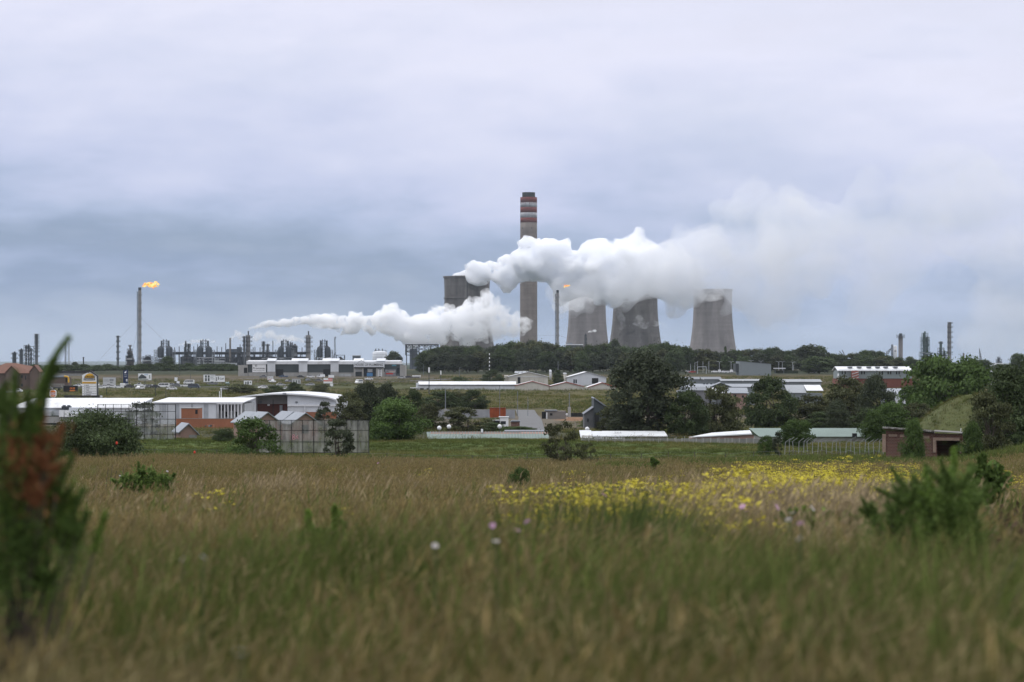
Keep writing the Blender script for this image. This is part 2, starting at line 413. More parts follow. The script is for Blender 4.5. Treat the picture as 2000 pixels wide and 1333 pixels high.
# ------------------------------------------------------------------ steam
def ico():
    t = (1 + 5 ** .5) / 2
    v = [Vector(p).normalized() for p in ((-1, t, 0), (1, t, 0), (-1, -t, 0), (1, -t, 0), (0, -1, t), (0, 1, t), (0, -1, -t), (0, 1, -t), (t, 0, -1), (t, 0, 1), (-t, 0, -1), (-t, 0, 1))]
    f = [(0, 11, 5), (0, 5, 1), (0, 1, 7), (0, 7, 10), (0, 10, 11), (1, 5, 9), (5, 11, 4), (11, 10, 2), (10, 7, 6), (7, 1, 8), (3, 9, 4), (3, 4, 2), (3, 2, 6), (3, 6, 8), (3, 8, 9), (4, 9, 5), (2, 4, 11), (6, 2, 10), (8, 6, 7), (9, 8, 1)]
    for _ in range(2):
        nf = []; mid = {}
        def mp_(a, b):
            k = (min(a, b), max(a, b))
            if k not in mid: v.append(((v[a] + v[b]) / 2).normalized()); mid[k] = len(v) - 1
            return mid[k]
        for a, b, c in f:
            x, y, z = mp_(a, b), mp_(b, c), mp_(c, a); nf += [(a, x, z), (b, y, x), (c, z, y), (x, y, z)]
        f = nf
    return np.array([tuple(p) for p in v]), np.array(f)
IV, IF = ico()

def steam_mat(name, dens, scale, thr, x0=None, x1=None, d1=None, color=(.988, .992, 1), aniso=.0, step=.07, soft=.12):
    m = bpy.data.materials.new(name); m.use_nodes = True; t = m.node_tree; N = t.nodes; L = t.links
    N.remove(N['Principled BSDF'])
    v = N.new('ShaderNodeVolumePrincipled'); v.inputs['Color'].default_value = (*color, 1); v.inputs['Anisotropy'].default_value = aniso
    v.inputs['Density Attribute'].default_value = ''
    ge = N.new('ShaderNodeNewGeometry')
    n = N.new('ShaderNodeTexNoise'); n.inputs['Scale'].default_value = 1 / scale; n.inputs['Detail'].default_value = 8; n.inputs['Roughness'].default_value = .68
    L.new(ge.outputs['Position'], n.inputs[0])
    r = N.new('ShaderNodeMapRange'); r.inputs[1].default_value = thr; r.inputs[2].default_value = thr + soft; r.inputs[4].default_value = dens
    L.new(n.outputs[0], r.inputs[0]); s = r.outputs[0]
    if x0 is not None:
        sp = N.new('ShaderNodeSeparateXYZ'); L.new(ge.outputs['Position'], sp.inputs[0])
        r2 = N.new('ShaderNodeMapRange'); r2.inputs[1].default_value = x0; r2.inputs[2].default_value = x1; r2.inputs[3].default_value = 1; r2.inputs[4].default_value = d1
        L.new(sp.outputs[0], r2.inputs[0])
        mu = N.new('ShaderNodeMath'); mu.operation = 'MULTIPLY'; L.new(s, mu.inputs[0]); L.new(r2.outputs[0], mu.inputs[1]); s = mu.outputs[0]
    L.new(s, v.inputs['Density']); L.new(v.outputs[0], N['Material Output'].inputs['Volume'])
    try: m.cycles.volume_step_rate = step
    except Exception: pass
    return m
def P3(px, py, D): return np.array([(px - 1000) / F * D, D, zp(py, D)])
def plume(name, label, ctrl, mat, seed, vox, sub=2, squash=1.0, jit=.45, step=.45, disp=.35):
    """billowing hull grown from puffs strung along a path; ctrl: (px, py, D, radius px)"""
    rn = np.random.RandomState(seed); puffs = []
    for i in range(len(ctrl) - 1):
        a, b = ctrl[i], ctrl[i + 1]; A = P3(*a[:3]); B = P3(*b[:3]); ra, rb = a[3] / F * a[2], b[3] / F * b[2]
        n = max(1, int(np.linalg.norm(B - A) / (step * (ra + rb) / 2)))
        for k in range(n):
            u = k / n; r = ra + (rb - ra) * u; c = A + (B - A) * u + rn.normal(0, 1, 3) * r * jit * .5
            R1 = r * rn.uniform(.55, .85); puffs.append((c, R1))
            for _ in range(9 if sub else 0):
                d = rn.normal(0, 1, 3); d /= np.linalg.norm(d); R2 = R1 * rn.uniform(.28, .55); c2 = c + d * R1 * rn.uniform(.75, 1.05); puffs.append((c2, R2))
                if sub > 1:
                    for _ in range(4):
                        e = d + rn.normal(0, .6, 3); e /= np.linalg.norm(e); R3 = R2 * rn.uniform(.3, .55); puffs.append((c2 + e * R2 * rn.uniform(.8, 1.05), R3))
    puffs = [p for p in puffs if p[1] > vox * .9]
    V = np.concatenate([IV * r * np.array([1, 1, squash]) + c for c, r in puffs]); Fs = np.concatenate([IF + i * len(IV) for i in range(len(puffs))])
    me = bpy.data.meshes.new(name); me.vertices.add(len(V)); me.vertices.foreach_set('co', V.astype(np.float32).ravel())
    me.loops.add(len(Fs) * 3); me.polygons.add(len(Fs)); me.loops.foreach_set('vertex_index', Fs.ravel().astype(np.int32))
    me.polygons.foreach_set('loop_start', np.arange(0, len(Fs) * 3, 3, dtype=np.int32)); me.update(calc_edges=True)
    tmp = bpy.data.objects.new('tmp', me); COL.objects.link(tmp)
    md = tmp.modifiers.new('r', 'REMESH'); md.mode = 'VOXEL'; md.voxel_size = vox; md.use_smooth_shade = True
    dg = bpy.context.evaluated_depsgraph_get(); dg.update()
    m2 = bpy.data.meshes.new_from_object(tmp.evaluated_get(dg)); bpy.data.objects.remove(tmp); bpy.data.meshes.remove(me)
    nv = len(m2.vertices); co = np.empty(nv * 3, np.float32); m2.vertices.foreach_get('co', co); co = co.reshape(-1, 3).astype(float)
    no = np.empty(nv * 3, np.float32); m2.vertex_normals.foreach_get('vector', no); no = no.reshape(-1, 3)
    s1 = vox * 7; d = np.array([noise.turbulence(Vector(p) / s1, 4, False, amplitude_scale=.55, frequency_scale=2.1) for p in co]) - .55
    co += no * (d * disp * vox * 3.5)[:, None]
    m2.vertices.foreach_set('co', co.astype(np.float32).ravel()); m2.update()
    tmp = bpy.data.objects.new('tmp', m2); COL.objects.link(tmp); md = tmp.modifiers.new('r', 'REMESH'); md.mode = 'VOXEL'; md.voxel_size = vox; md.use_smooth_shade = True
    dg = bpy.context.evaluated_depsgraph_get(); dg.update(); m3 = bpy.data.meshes.new_from_object(tmp.evaluated_get(dg)); bpy.data.objects.remove(tmp); bpy.data.meshes.remove(m2); m2 = m3; m2.name = name
    m2.materials.clear(); m2.materials.append(mat)
    o = link(name, m2); return tag(o, label, 'steam plume')
def build_steam():
    plume('steam_plume', 'big white steam plume pouring off the leftmost cooling tower across the chimney', [
        (880, 545, 3300, 8), (905, 541, 3285, 16), (928, 540, 3270, 26), (955, 541, 3262, 36), (1000, 529, 3240, 47), (1060, 528, 3210, 62), (1130, 537, 3190, 66), (1200, 535, 3180, 68), (1270, 520, 3170, 74), (1340, 508, 3170, 76), (1400, 500, 3170, 70)],
        steam_mat('steam_dense', .35, 20, .42, P3(1000, 0, 3250)[0], P3(1380, 0, 3180)[0], .03, color=(.985, .990, 1)), 11, 2.2)
    plume('steam_cloud', 'broad soft steam cloud drifting right above the other three cooling towers', [
        (1070, 580, 3110, 30), (1130, 570, 3110, 46), (1210, 552, 3110, 64), (1290, 536, 3115, 86), (1370, 524, 3120, 100), (1460, 518, 3140, 108), (1560, 506, 3160, 116), (1680, 492, 3200, 126), (1810, 465, 3220, 150), (1960, 450, 3250, 165), (2110, 430, 3270, 175)],
        steam_mat('steam_soft', .030, 60, .37, P3(1300, 0, 3150)[0], P3(1780, 0, 3200)[0], .22, soft=.28, color=(.96, .97, 1)), 12, 4.5, 2, .85, .6, .4)
    for i, (lab, ctrl, dens, sd_) in enumerate((
        ('steam veil hanging over the top of the second cooling tower', [(1085, 590, 3800, 22), (1120, 592, 3780, 26), (1160, 580, 3780, 26), (1200, 570, 3780, 22)], .018, 3),
        ('torn steam veil hanging down the left side of the third cooling tower', [(1196, 585, 3180, 13), (1204, 605, 3175, 15), (1212, 628, 3170, 14), (1225, 648, 3165, 9)], .010, 7),
        ('steam veil wrapped round the rim of the third cooling tower', [(1195, 566, 3210, 15), (1225, 572, 3200, 20), (1255, 572, 3200, 20), (1290, 562, 3210, 16)], .017, 4),
        ('steam veil curling over the rim of the rightmost cooling tower', [(1352, 572, 3800, 14), (1385, 580, 3790, 17), (1415, 575, 3790, 15)], .016, 5),
        ('pale steam wisp drifting low across the third cooling tower', [(1228, 640, 3000, 8), (1250, 630, 3000, 15), (1275, 630, 3000, 14), (1305, 635, 3000, 8)], .022, 6))):
        plume('steam_wisp', lab, ctrl, steam_mat('steam_veil', dens * 2.8, 16, .42, soft=.16), 20 + sd_, 2.6, 1, .8, .6)
    D = 2480
    plume('steam_plume', 'long white steam plume blowing right from the taller ringed refinery stack', [
        (485, 646, D, 2.6), (490, 640, D, 5), (510, 634, D, 8), (545, 632, D, 9), (590, 626, D, 13), (640, 630, D, 18), (690, 626, D, 27), (740, 630, D, 30), (800, 634, D, 38), (860, 632, D, 42), (910, 630, D, 44), (960, 634, D, 38), (1005, 636, D, 30), (1042, 632, D, 15)],
        steam_mat('steam_refinery', .5, 11, .41, P3(640, 0, D)[0], P3(1060, 0, D)[0], .16, soft=.18), 31, 1.0)
    plume('steam_plume', 'short white steam puff leaving the second ringed refinery stack', [
        (603.5, 646, D - 60, 2.0), (612, 639, D - 60, 4.5), (628, 636, D - 60, 7), (650, 638, D - 60, 8)], steam_mat('steam_puff', .15, 10, .30), 32, .8, 1)
    for lab, ctrl, dens, sd_ in (
        ('ragged steam wisp rising beside the slim patterned stack of the refinery', [(450, 668, D, 3), (455, 658, D, 5), (462, 650, D, 6), (470, 655, D, 8), (480, 658, D, 8)], .07, 41),
        ('ragged steam puff floating just right of the taller ringed stack', [(490, 666, D + 60, 5), (505, 658, D + 60, 11), (522, 652, D + 60, 11), (545, 658, D + 60, 8), (580, 662, D + 60, 8)], .05, 42),
        ('thin steam streak trailing from the leftmost twin silo unit', [(340, 676, D + 40, 2), (360, 672, D + 40, 4), (378, 668, D + 40, 6), (398, 665, D + 40, 5), (420, 668, D + 40, 4)], .07, 43),
        ('low steam puff behind the third twin silo unit', [(525, 670, D + 80, 4), (545, 668, D + 80, 7), (575, 664, D + 80, 8), (598, 668, D + 80, 5)], .05, 44),
        ('tiny white steam puff from the lattice vent before the second cooling tower', [(1145, 651, 2350, 1.6), (1152, 648, 2350, 4), (1160, 647, 2350, 4.4), (1167, 646, 2350, 2.5)], .2, 45),
        ('faint smoke trail from the plain grey chimney far right', [(1759, 649, 2750, 1.6), (1772, 646, 2750, 2.6), (1788, 646, 2750, 3), (1806, 648, 2750, 3)], .02, 46),
        ('small torn steam wisp above the white storage tank', [(697, 676, D, 2), (704, 672, D, 4), (712, 675, D, 3)], .05, 47)):
        plume('steam_wisp', lab, ctrl, steam_mat('steam_small', dens * 3, 7, .40, soft=.16), sd_, .7, 1)
# ------------------------------------------------------------------ trees and bushes
def leaf_mat(name, col, rough=.75):
    return M(name, col, rough, .3, .35, attr='shade', rand=.22, transl=.18, spec=.15)
GUM = leaf_mat('gum_leaves', (.055, .068, .039)); DEEP = leaf_mat('dark_leaves', (.054, .076, .031)); MIDG = leaf_mat('green_leaves', (.064, .102, .029))
BRIG = leaf_mat('fresh_leaves', (.075, .115, .032)); OLIV = leaf_mat('olive_leaves', (.072, .080, .036)); RUST = leaf_mat('rusty_leaves', (.20, .075, .030))
BARK = M('bark', (.085, .07, .058), .9, .3, 1.5); BARKP = M('pale_bark', (.22, .20, .18), .9, .3, 1.2)

def leaves_mesh(name, C, S, Nn, shade, mat, rn, asp=1.5):
    """one quad per leaf clump: centres, sizes, normals, tint"""
    n = len(C); Nn = Nn / np.maximum(np.linalg.norm(Nn, axis=1, keepdims=True), 1e-6)
    T = np.cross(Nn, rn.normal(0, 1, (n, 3))); T /= np.maximum(np.linalg.norm(T, axis=1, keepdims=True), 1e-6); B = np.cross(Nn, T)
    S = S[:, None]; a = T * S * asp * .5; b = B * S * .5
    V = np.stack([C - a, C - b + Nn * S * .12, C + a, C + b + Nn * S * .12], 1).reshape(-1, 3)
    me = bpy.data.meshes.new(name); me.vertices.add(4 * n); me.vertices.foreach_set('co', V.astype(np.float32).ravel())
    me.loops.add(4 * n); me.polygons.add(n); me.loops.foreach_set('vertex_index', np.arange(4 * n, dtype=np.int32)); me.polygons.foreach_set('loop_start', np.arange(0, 4 * n, 4, dtype=np.int32))
    me.update(calc_edges=True)
    at_ = me.attributes.new('shade', 'FLOAT_COLOR', 'POINT')
    cc = np.ones((n, 4)); cc[:, :3] = shade if shade.ndim == 2 else shade[:, None]
    at_.data.foreach_set('color', np.repeat(cc, 4, 0).astype(np.float32).ravel())
    me.materials.append(mat); return me

def tree_proto(seed, w, h, cb, nl, nleaf, leaf, mat, bark=BARK, trunk_r=.35, lobe=(.16, .28), top=1.0, flat=.8, trunks=1, droop=0, spiky=0):
    """crown lobes inside an uneven envelope between cb*h and h; w = crown width; returns crown and trunk meshes"""
    rn = np.random.RandomState(seed); lob = []; z0 = cb * h
    for i in range(nl):
        for _ in range(40):
            u = rn.uniform(0, 1) ** (1.5 if cb < .05 else 1); a = rn.uniform(0, 2 * math.pi)
            env = math.sin(math.pi * min(1, (u * .82 + .16))) ** .6 * (1 if top >= 1 else (1 - (1 - top) * u))
            r = math.sqrt(rn.uniform(0.05, 1)) * env * w * .5 * (1 - lobe[0]) * rn.uniform(.9, 1.12)
            c = np.array([r * math.cos(a), r * math.sin(a), z0 + (h - z0) * (.08 + .84 * u)])
            if all(np.linalg.norm((c - q[0]) / 1.0) > .5 * min(q[1], w * lobe[0]) for q in lob): break
        lob.append((c, w * rn.uniform(*lobe)))
    C = []; S = []; Nn = []; Sh = []
    tot = sum(l[1] ** 2 for l in lob)
    for c, r in lob:
        k = max(8, int(nleaf * r * r / tot)); d = rn.normal(0, 1, (k, 3)); d /= np.linalg.norm(d, axis=1, keepdims=True)
        d[:, 2] = np.where(d[:, 2] < -.35, -d[:, 2] * .6, d[:, 2])
        rad = r * (1 - .55 * rn.uniform(0, 1, k) ** 2.2) * (1 + .18 * np.sin(d[:, 0] * 5 + d[:, 2] * 7 + c[0]))
        p = c + d * rad[:, None] * np.array([1, 1, flat])
        stray = rn.uniform(0, 1, k) < .09; p[stray] += rn.normal(0, 1, (stray.sum(), 3)) * r * .28
        p[:, 2] -= droop * rn.uniform(0, 1, k) * r
        C.append(p); S.append(leaf * rn.uniform(.55, 1.35, k)); nn = d + rn.normal(0, .75, (k, 3)); nn[:, 2] += .25; Nn.append(nn)
        Sh.append(np.full(k, rn.uniform(.78, 1.28)) * rn.uniform(.75, 1.25, k))
    C = np.concatenate(C); C[:, 2] = np.maximum(C[:, 2], .05 * h * (cb > 0) + .02)
    lo_, hi_ = np.percentile(C, 1, axis=0), np.percentile(C, 99.3, axis=0)
    sc_ = np.array([w / (hi_[0] - lo_[0]), w / (hi_[1] - lo_[1]), (h - (z0 if cb > .04 else 0)) / (hi_[2] - (lo_[2] if cb > .04 else 0))])
    C[:, 2] = (C[:, 2] - hi_[2]) * sc_[2] + h; C[:, :2] = (C[:, :2] - (lo_ + hi_)[:2] / 2) * sc_[:2]
    for c, r in lob: c[2] = (c[2] - hi_[2]) * sc_[2] + h; c[:2] = (c[:2] - (lo_ + hi_)[:2] / 2) * sc_[:2]
    crown = leaves_mesh('crown', C, np.concatenate(S), np.concatenate(Nn), np.concatenate(Sh), mat, rn)
    mb = MB(); 
    for t in range(trunks):
        off = Vector((0, 0, 0)) if trunks == 1 else Vector((rn.uniform(-.12, .12) * w, rn.uniform(-.1, .1) * w, 0))
        top_ = Vector((off.x * 1.5 + rn.uniform(-.05, .05) * w, off.y + rn.uniform(-.05, .05) * w, z0 + (h - z0) * .55)); pts = [off + Vector((0, 0, -.3))]
        for k in range(1, 6): pts.append(off.lerp(top_, k / 5) + Vector((rn.uniform(-.02, .02) * w, rn.uniform(-.02, .02) * w, 0)))
        for k in range(5): mb.bar(pts[k], pts[k + 1], trunk_r * (1 - k * .15), 7, trunk_r * (1 - (k + 1) * .15))
        for c, r in lob[t::trunks][:9]:
            b = pts[rn.randint(2, 5)]; e = Vector(c); mid = b.lerp(e, .5) + Vector((0, 0, -.06 * h * rn.uniform(0, 1)))
            mb.bar(b, mid, trunk_r * .38, 5, trunk_r * .25); mb.bar(mid, e, trunk_r * .25, 5, trunk_r * .08)
    tr = mb.build('trunk', bark); tm = tr.data; bpy.data.objects.remove(tr)
    return crown, tm

PROTOS = {}
def proto(kind):
    if kind in PROTOS: return PROTOS[kind]
    spec = {   # seed, w, h, crown base, lobes, leaves, leaf size
        'gum1': dict(seed=1, w=11, h=16, cb=.14, nl=30, nleaf=5200, leaf=.62, mat=GUM, bark=BARKP, trunk_r=.3, flat=.8),
        'gum2': dict(seed=2, w=10, h=16, cb=.18, nl=26, nleaf=4600, leaf=.62, mat=GUM, bark=BARKP, trunk_r=.28, flat=.9),
        'gum3': dict(seed=3, w=12, h=15, cb=.10, nl=32, nleaf=5400, leaf=.62, mat=DEEP, trunk_r=.3, flat=.75),
        'gum4': dict(seed=4, w=9, h=16, cb=.16, nl=24, nleaf=4200, leaf=.6, mat=OLIV, bark=BARKP, trunk_r=.26),
        'big_gum': dict(seed=5, w=12.5, h=15.5, cb=.06, nl=92, nleaf=18500, leaf=.34, mat=GUM, trunk_r=.42, lobe=(.085, .165), flat=.9, droop=.5),
        'dense1': dict(seed=6, w=12, h=10.5, cb=0, nl=70, nleaf=14500, leaf=.32, mat=DEEP, trunk_r=.35, lobe=(.07, .15), trunks=2, droop=.4),
        'dense2': dict(seed=7, w=11, h=11, cb=0, nl=66, nleaf=13500, leaf=.32, mat=OLIV, trunk_r=.35, lobe=(.07, .15), trunks=2, droop=.3),
        'round': dict(seed=8, w=9, h=7.2, cb=0.0, nl=60, nleaf=17000, leaf=.24, mat=MIDG, trunk_r=.3, lobe=(.13, .2), flat=.85),
        'broad': dict(seed=9, w=15, h=9.5, cb=.10, nl=75, nleaf=20000, leaf=.33, mat=MIDG, trunk_r=.5, lobe=(.08, .14), flat=.75),
        'bush': dict(seed=10, w=6, h=3.4, cb=0.0, nl=46, nleaf=15000, leaf=.115, mat=DEEP, trunk_r=.08, lobe=(.10, .18), trunks=4, flat=.8),
        'shrub': dict(seed=11, w=4.2, h=3.2, cb=0, nl=40, nleaf=6500, leaf=.115, mat=MIDG, trunk_r=.05, lobe=(.08, .15), trunks=4, top=.6),
        'small': dict(seed=12, w=2.6, h=3.3, cb=.14, nl=30, nleaf=4600, leaf=.115, mat=GUM, trunk_r=.07, lobe=(.10, .17), trunks=2),
        'sparse': dict(seed=13, w=9, h=9, cb=.08, nl=60, nleaf=8500, leaf=.26, mat=OLIV, trunk_r=.2, lobe=(.06, .13), trunks=3),
        'upright': dict(seed=14, w=7.5, h=8.5, cb=.02, nl=70, nleaf=19000, leaf=.2, mat=DEEP, trunk_r=.25, lobe=(.08, .15), trunks=3, top=.7),
        'dome': dict(seed=24, w=6.6, h=3.5, cb=0, nl=95, nleaf=26000, leaf=.115, mat=DEEP, trunk_r=.08, lobe=(.11, .18), trunks=4, flat=.85),
        'open_shrub': dict(seed=21, w=4.2, h=3.2, cb=0, nl=46, nleaf=3600, leaf=.12, mat=OLIV, trunk_r=.04, lobe=(.05, .11), trunks=6, top=.8),
        'scrub': dict(seed=15, w=9, h=4, cb=0, nl=22, nleaf=2200, leaf=.5, mat=DEEP, trunk_r=.1, lobe=(.13, .22), trunks=2),
        'cypress': dict(seed=16, w=3, h=12, cb=.02, nl=34, nleaf=1800, leaf=.45, mat=DEEP, trunk_r=.2, lobe=(.2, .3), top=.25),
    }[kind]
    c, t = tree_proto(**spec); PROTOS[kind] = (c, t, spec['w'], spec['h']); return PROTOS[kind]
def tree(kind, px, D, wpx, toppx, label, group=None, name='tree', cat='tree', rz=None, base=None):
    """a tree of a kind whose crown is wpx wide and reaches the picture row toppx"""
    c, t, w, h = proto(kind); o = pos(px, D)
    if base is not None: o.z = zp(base, D)
    H = zp(toppx, D) - o.z; W = wpx / F * D
    r = thing(name, label, cat, o, rnd.uniform(0, 6.28) if rz is None else rz, group); r.scale = (W / w, W / w, H / h)
    link('crown', c, r); link('trunk', t, r); return r

# the dense gum row under the cooling towers
SKY1 = [(832, 690), (850, 681), (870, 676), (895, 680), (925, 676), (945, 680), (980, 672), (1010, 669), (1040, 667), (1068, 672), (1085, 674), (1110, 677), (1150, 678), (1180, 672), (1200, 667), (1222, 680), (1260, 676), (1290, 668), (1330, 676)]
SKY2 = [(1345, 681), (1375, 681), (1398, 690), (1440, 683), (1480, 680), (1520, 681), (1548, 688), (1575, 680), (1600, 677), (1616, 692), (1640, 694), (1670, 688), (1700, 685), (1722, 686), (1740, 700)]
ORD = ['first', 'second', 'third', 'fourth', 'fifth', 'sixth', 'seventh', 'eighth', 'ninth', 'tenth', 'eleventh', 'twelfth', 'thirteenth', 'fourteenth']
ROWN = {}
def where(px):
    for a, b, s in ((0, 866, 'left of the leftmost cooling tower'), (866, 966, 'below the leftmost cooling tower'), (966, 1014, 'between the leftmost cooling tower and the striped chimney'),
                    (1014, 1054, 'below the striped chimney'), (1054, 1102, 'beside the slim flare stack near the chimney'), (1102, 1190, 'below the second cooling tower'), (1190, 1296, 'below the third cooling tower'),
                    (1296, 1346, 'in the gap before the rightmost cooling tower'), (1346, 1440, 'below the rightmost cooling tower'), (1440, 1510, 'above the plain grey box building'), (1510, 1630, 'right of the grey box building'), (1630, 1760, 'above the white roofed long block'), (1760, 2100, 'near the right refinery columns')):
        if a <= px < b: return s
def row_tree(kind, px, D, wpx, top, what, depth='', group='gum trees of the far tree row'):
    key = (what, where(px), depth); i = ROWN[key] = ROWN.get(key, -1) + 1
    lab = f"{what}, {ORD[i]} from the left {depth}{where(px)}"
    lab = lab.replace(' in the gap before the rightmost', ' before the rightmost')
    if len(lab.split()) > 16: lab = f"{what.split()[-2]} gum, {ORD[i]} {depth}{where(px)}"
    return tree(kind, px, D, wpx, top, lab, group, 'gum_tree')
KN = {'gum1': 'grey green gum', 'gum2': 'tall grey green gum', 'gum3': 'broad dark green gum', 'gum4': 'olive green gum'}
px = 836
while px < 1336:
    k = rnd.choice(['gum1', 'gum2', 'gum3', 'gum4', 'gum3'])
    row_tree(k, px, 1600 + rnd.uniform(-25, 25), rnd.uniform(34, 46), float(np.interp(px, *zip(*SKY1))) + rnd.uniform(-1, 4), KN[k])
    px += rnd.uniform(12, 16)
px = 845
while px < 1336:
    k = rnd.choice(['gum1', 'gum2', 'gum4', 'gum3'])
    row_tree(k, px, 1500 + rnd.uniform(-25, 25), rnd.uniform(32, 42), float(np.interp(px, *zip(*SKY1))) + rnd.uniform(8, 18), KN[k], 'in the front rank ')
    px += rnd.uniform(19, 25)
px = 1348
while px < 1752:
    k = rnd.choice(['gum1', 'gum2', 'gum3', 'gum4', 'gum3'])
    row_tree(k, px, 1650 + rnd.uniform(-25, 25), rnd.uniform(30, 42), float(np.interp(px, *zip(*SKY2))) + rnd.uniform(-1, 4), KN[k])
    px += rnd.uniform(13, 18)
px = 1360
while px < 1740:
    k = rnd.choice(['gum1', 'gum3', 'gum4'])
    row_tree(k, px, 1590, rnd.uniform(30, 38), float(np.interp(px, *zip(*SKY2))) + rnd.uniform(8, 16), KN[k], 'in the front rank ')
    px += rnd.uniform(26, 34)
tree('cypress', 1417, 1580, 8, 678, 'narrow dark cypress poking up below the rightmost cooling tower', name='cypress_tree')
tree('gum2', 1199, 1560, 30, 665, 'tallest feathery gum sticking out between the second and third cooling towers', name='gum_tree')
tree('gum1', 1578, 1560, 66, 676, 'biggest rounded gum right of the grey box building', name='gum_tree')
tree('gum3', 1600, 1450, 60, 698, 'lower spreading grey green tree left of the white roofed block', name='tree')
tree('gum2', 1620, 1640, 11, 690, 'small lone palm like tree in the gap before the cranes', name='tree')
tree('gum1', 770, 1600, 34, 688, 'dark round tree between the white tank and the pipe bridge frame', name='tree')
tree('gum3', 835, 1520, 46, 690, 'dark tree under the pipe bridge frame right of the plumbing shop', name='tree')
for px, wp, top, lab, D in ((1757, 22, 699, 'dark tree at the foot of the plain grey chimney', 1640), (1776, 26, 698, 'dark tree left of the teal lattice tower', 1600), (1790, 24, 703, 'upright dark tree just left of the teal column tower foot', 1620), (1808, 18, 695, 'dark conifer in front of the teal lattice tower', 1620),
                         (1900, 22, 701, 'small dark tree left of the far crane mast', 1600), (1918, 40, 704, 'wide dark tree under the far crane mast', 1580), (1958, 40, 712, 'low dark tree below the small far right column', 1500), (1988, 34, 692, 'tall grey tree rising at the right edge of the skyline', 1500)):
    tree('gum3' if wp > 20 else 'cypress', px, D, wp, top, lab, 'trees by the right refinery', 'tree')

# scrub in front of the refinery on the left
px = 72
for i in range(30):
    x_ = 72 + i * 13.6 + rnd.uniform(-3, 3)
    k = i % 3
    land = ('left of the small black stack' if x_ < 163 else 'left of the big flare stack' if x_ < 262 else 'below the first twin silo unit' if x_ < 345 else 'below the second twin silo unit' if x_ < 425 else 'left of the long retail block')
    key = ('scrub', land); n_ = ROWN[key] = ROWN.get(key, -1) + 1
    tree('scrub', x_, 1750 + rnd.uniform(-60, 90), rnd.uniform(22, 34), 712.5 + rnd.uniform(-3, 3) + (2 if x_ < 260 else 0), f'{ORD[n_]} low dark scrub bush from the left, {land}', 'scrub bushes below the refinery', 'scrub_bush', 'bush')
tree('gum3', 328, 1820, 26, 697, 'dark tree in front of the first twin silo unit', name='tree')
tree('gum1', 146, 1900, 16, 708, 'small tree by the two thin masts', name='tree')

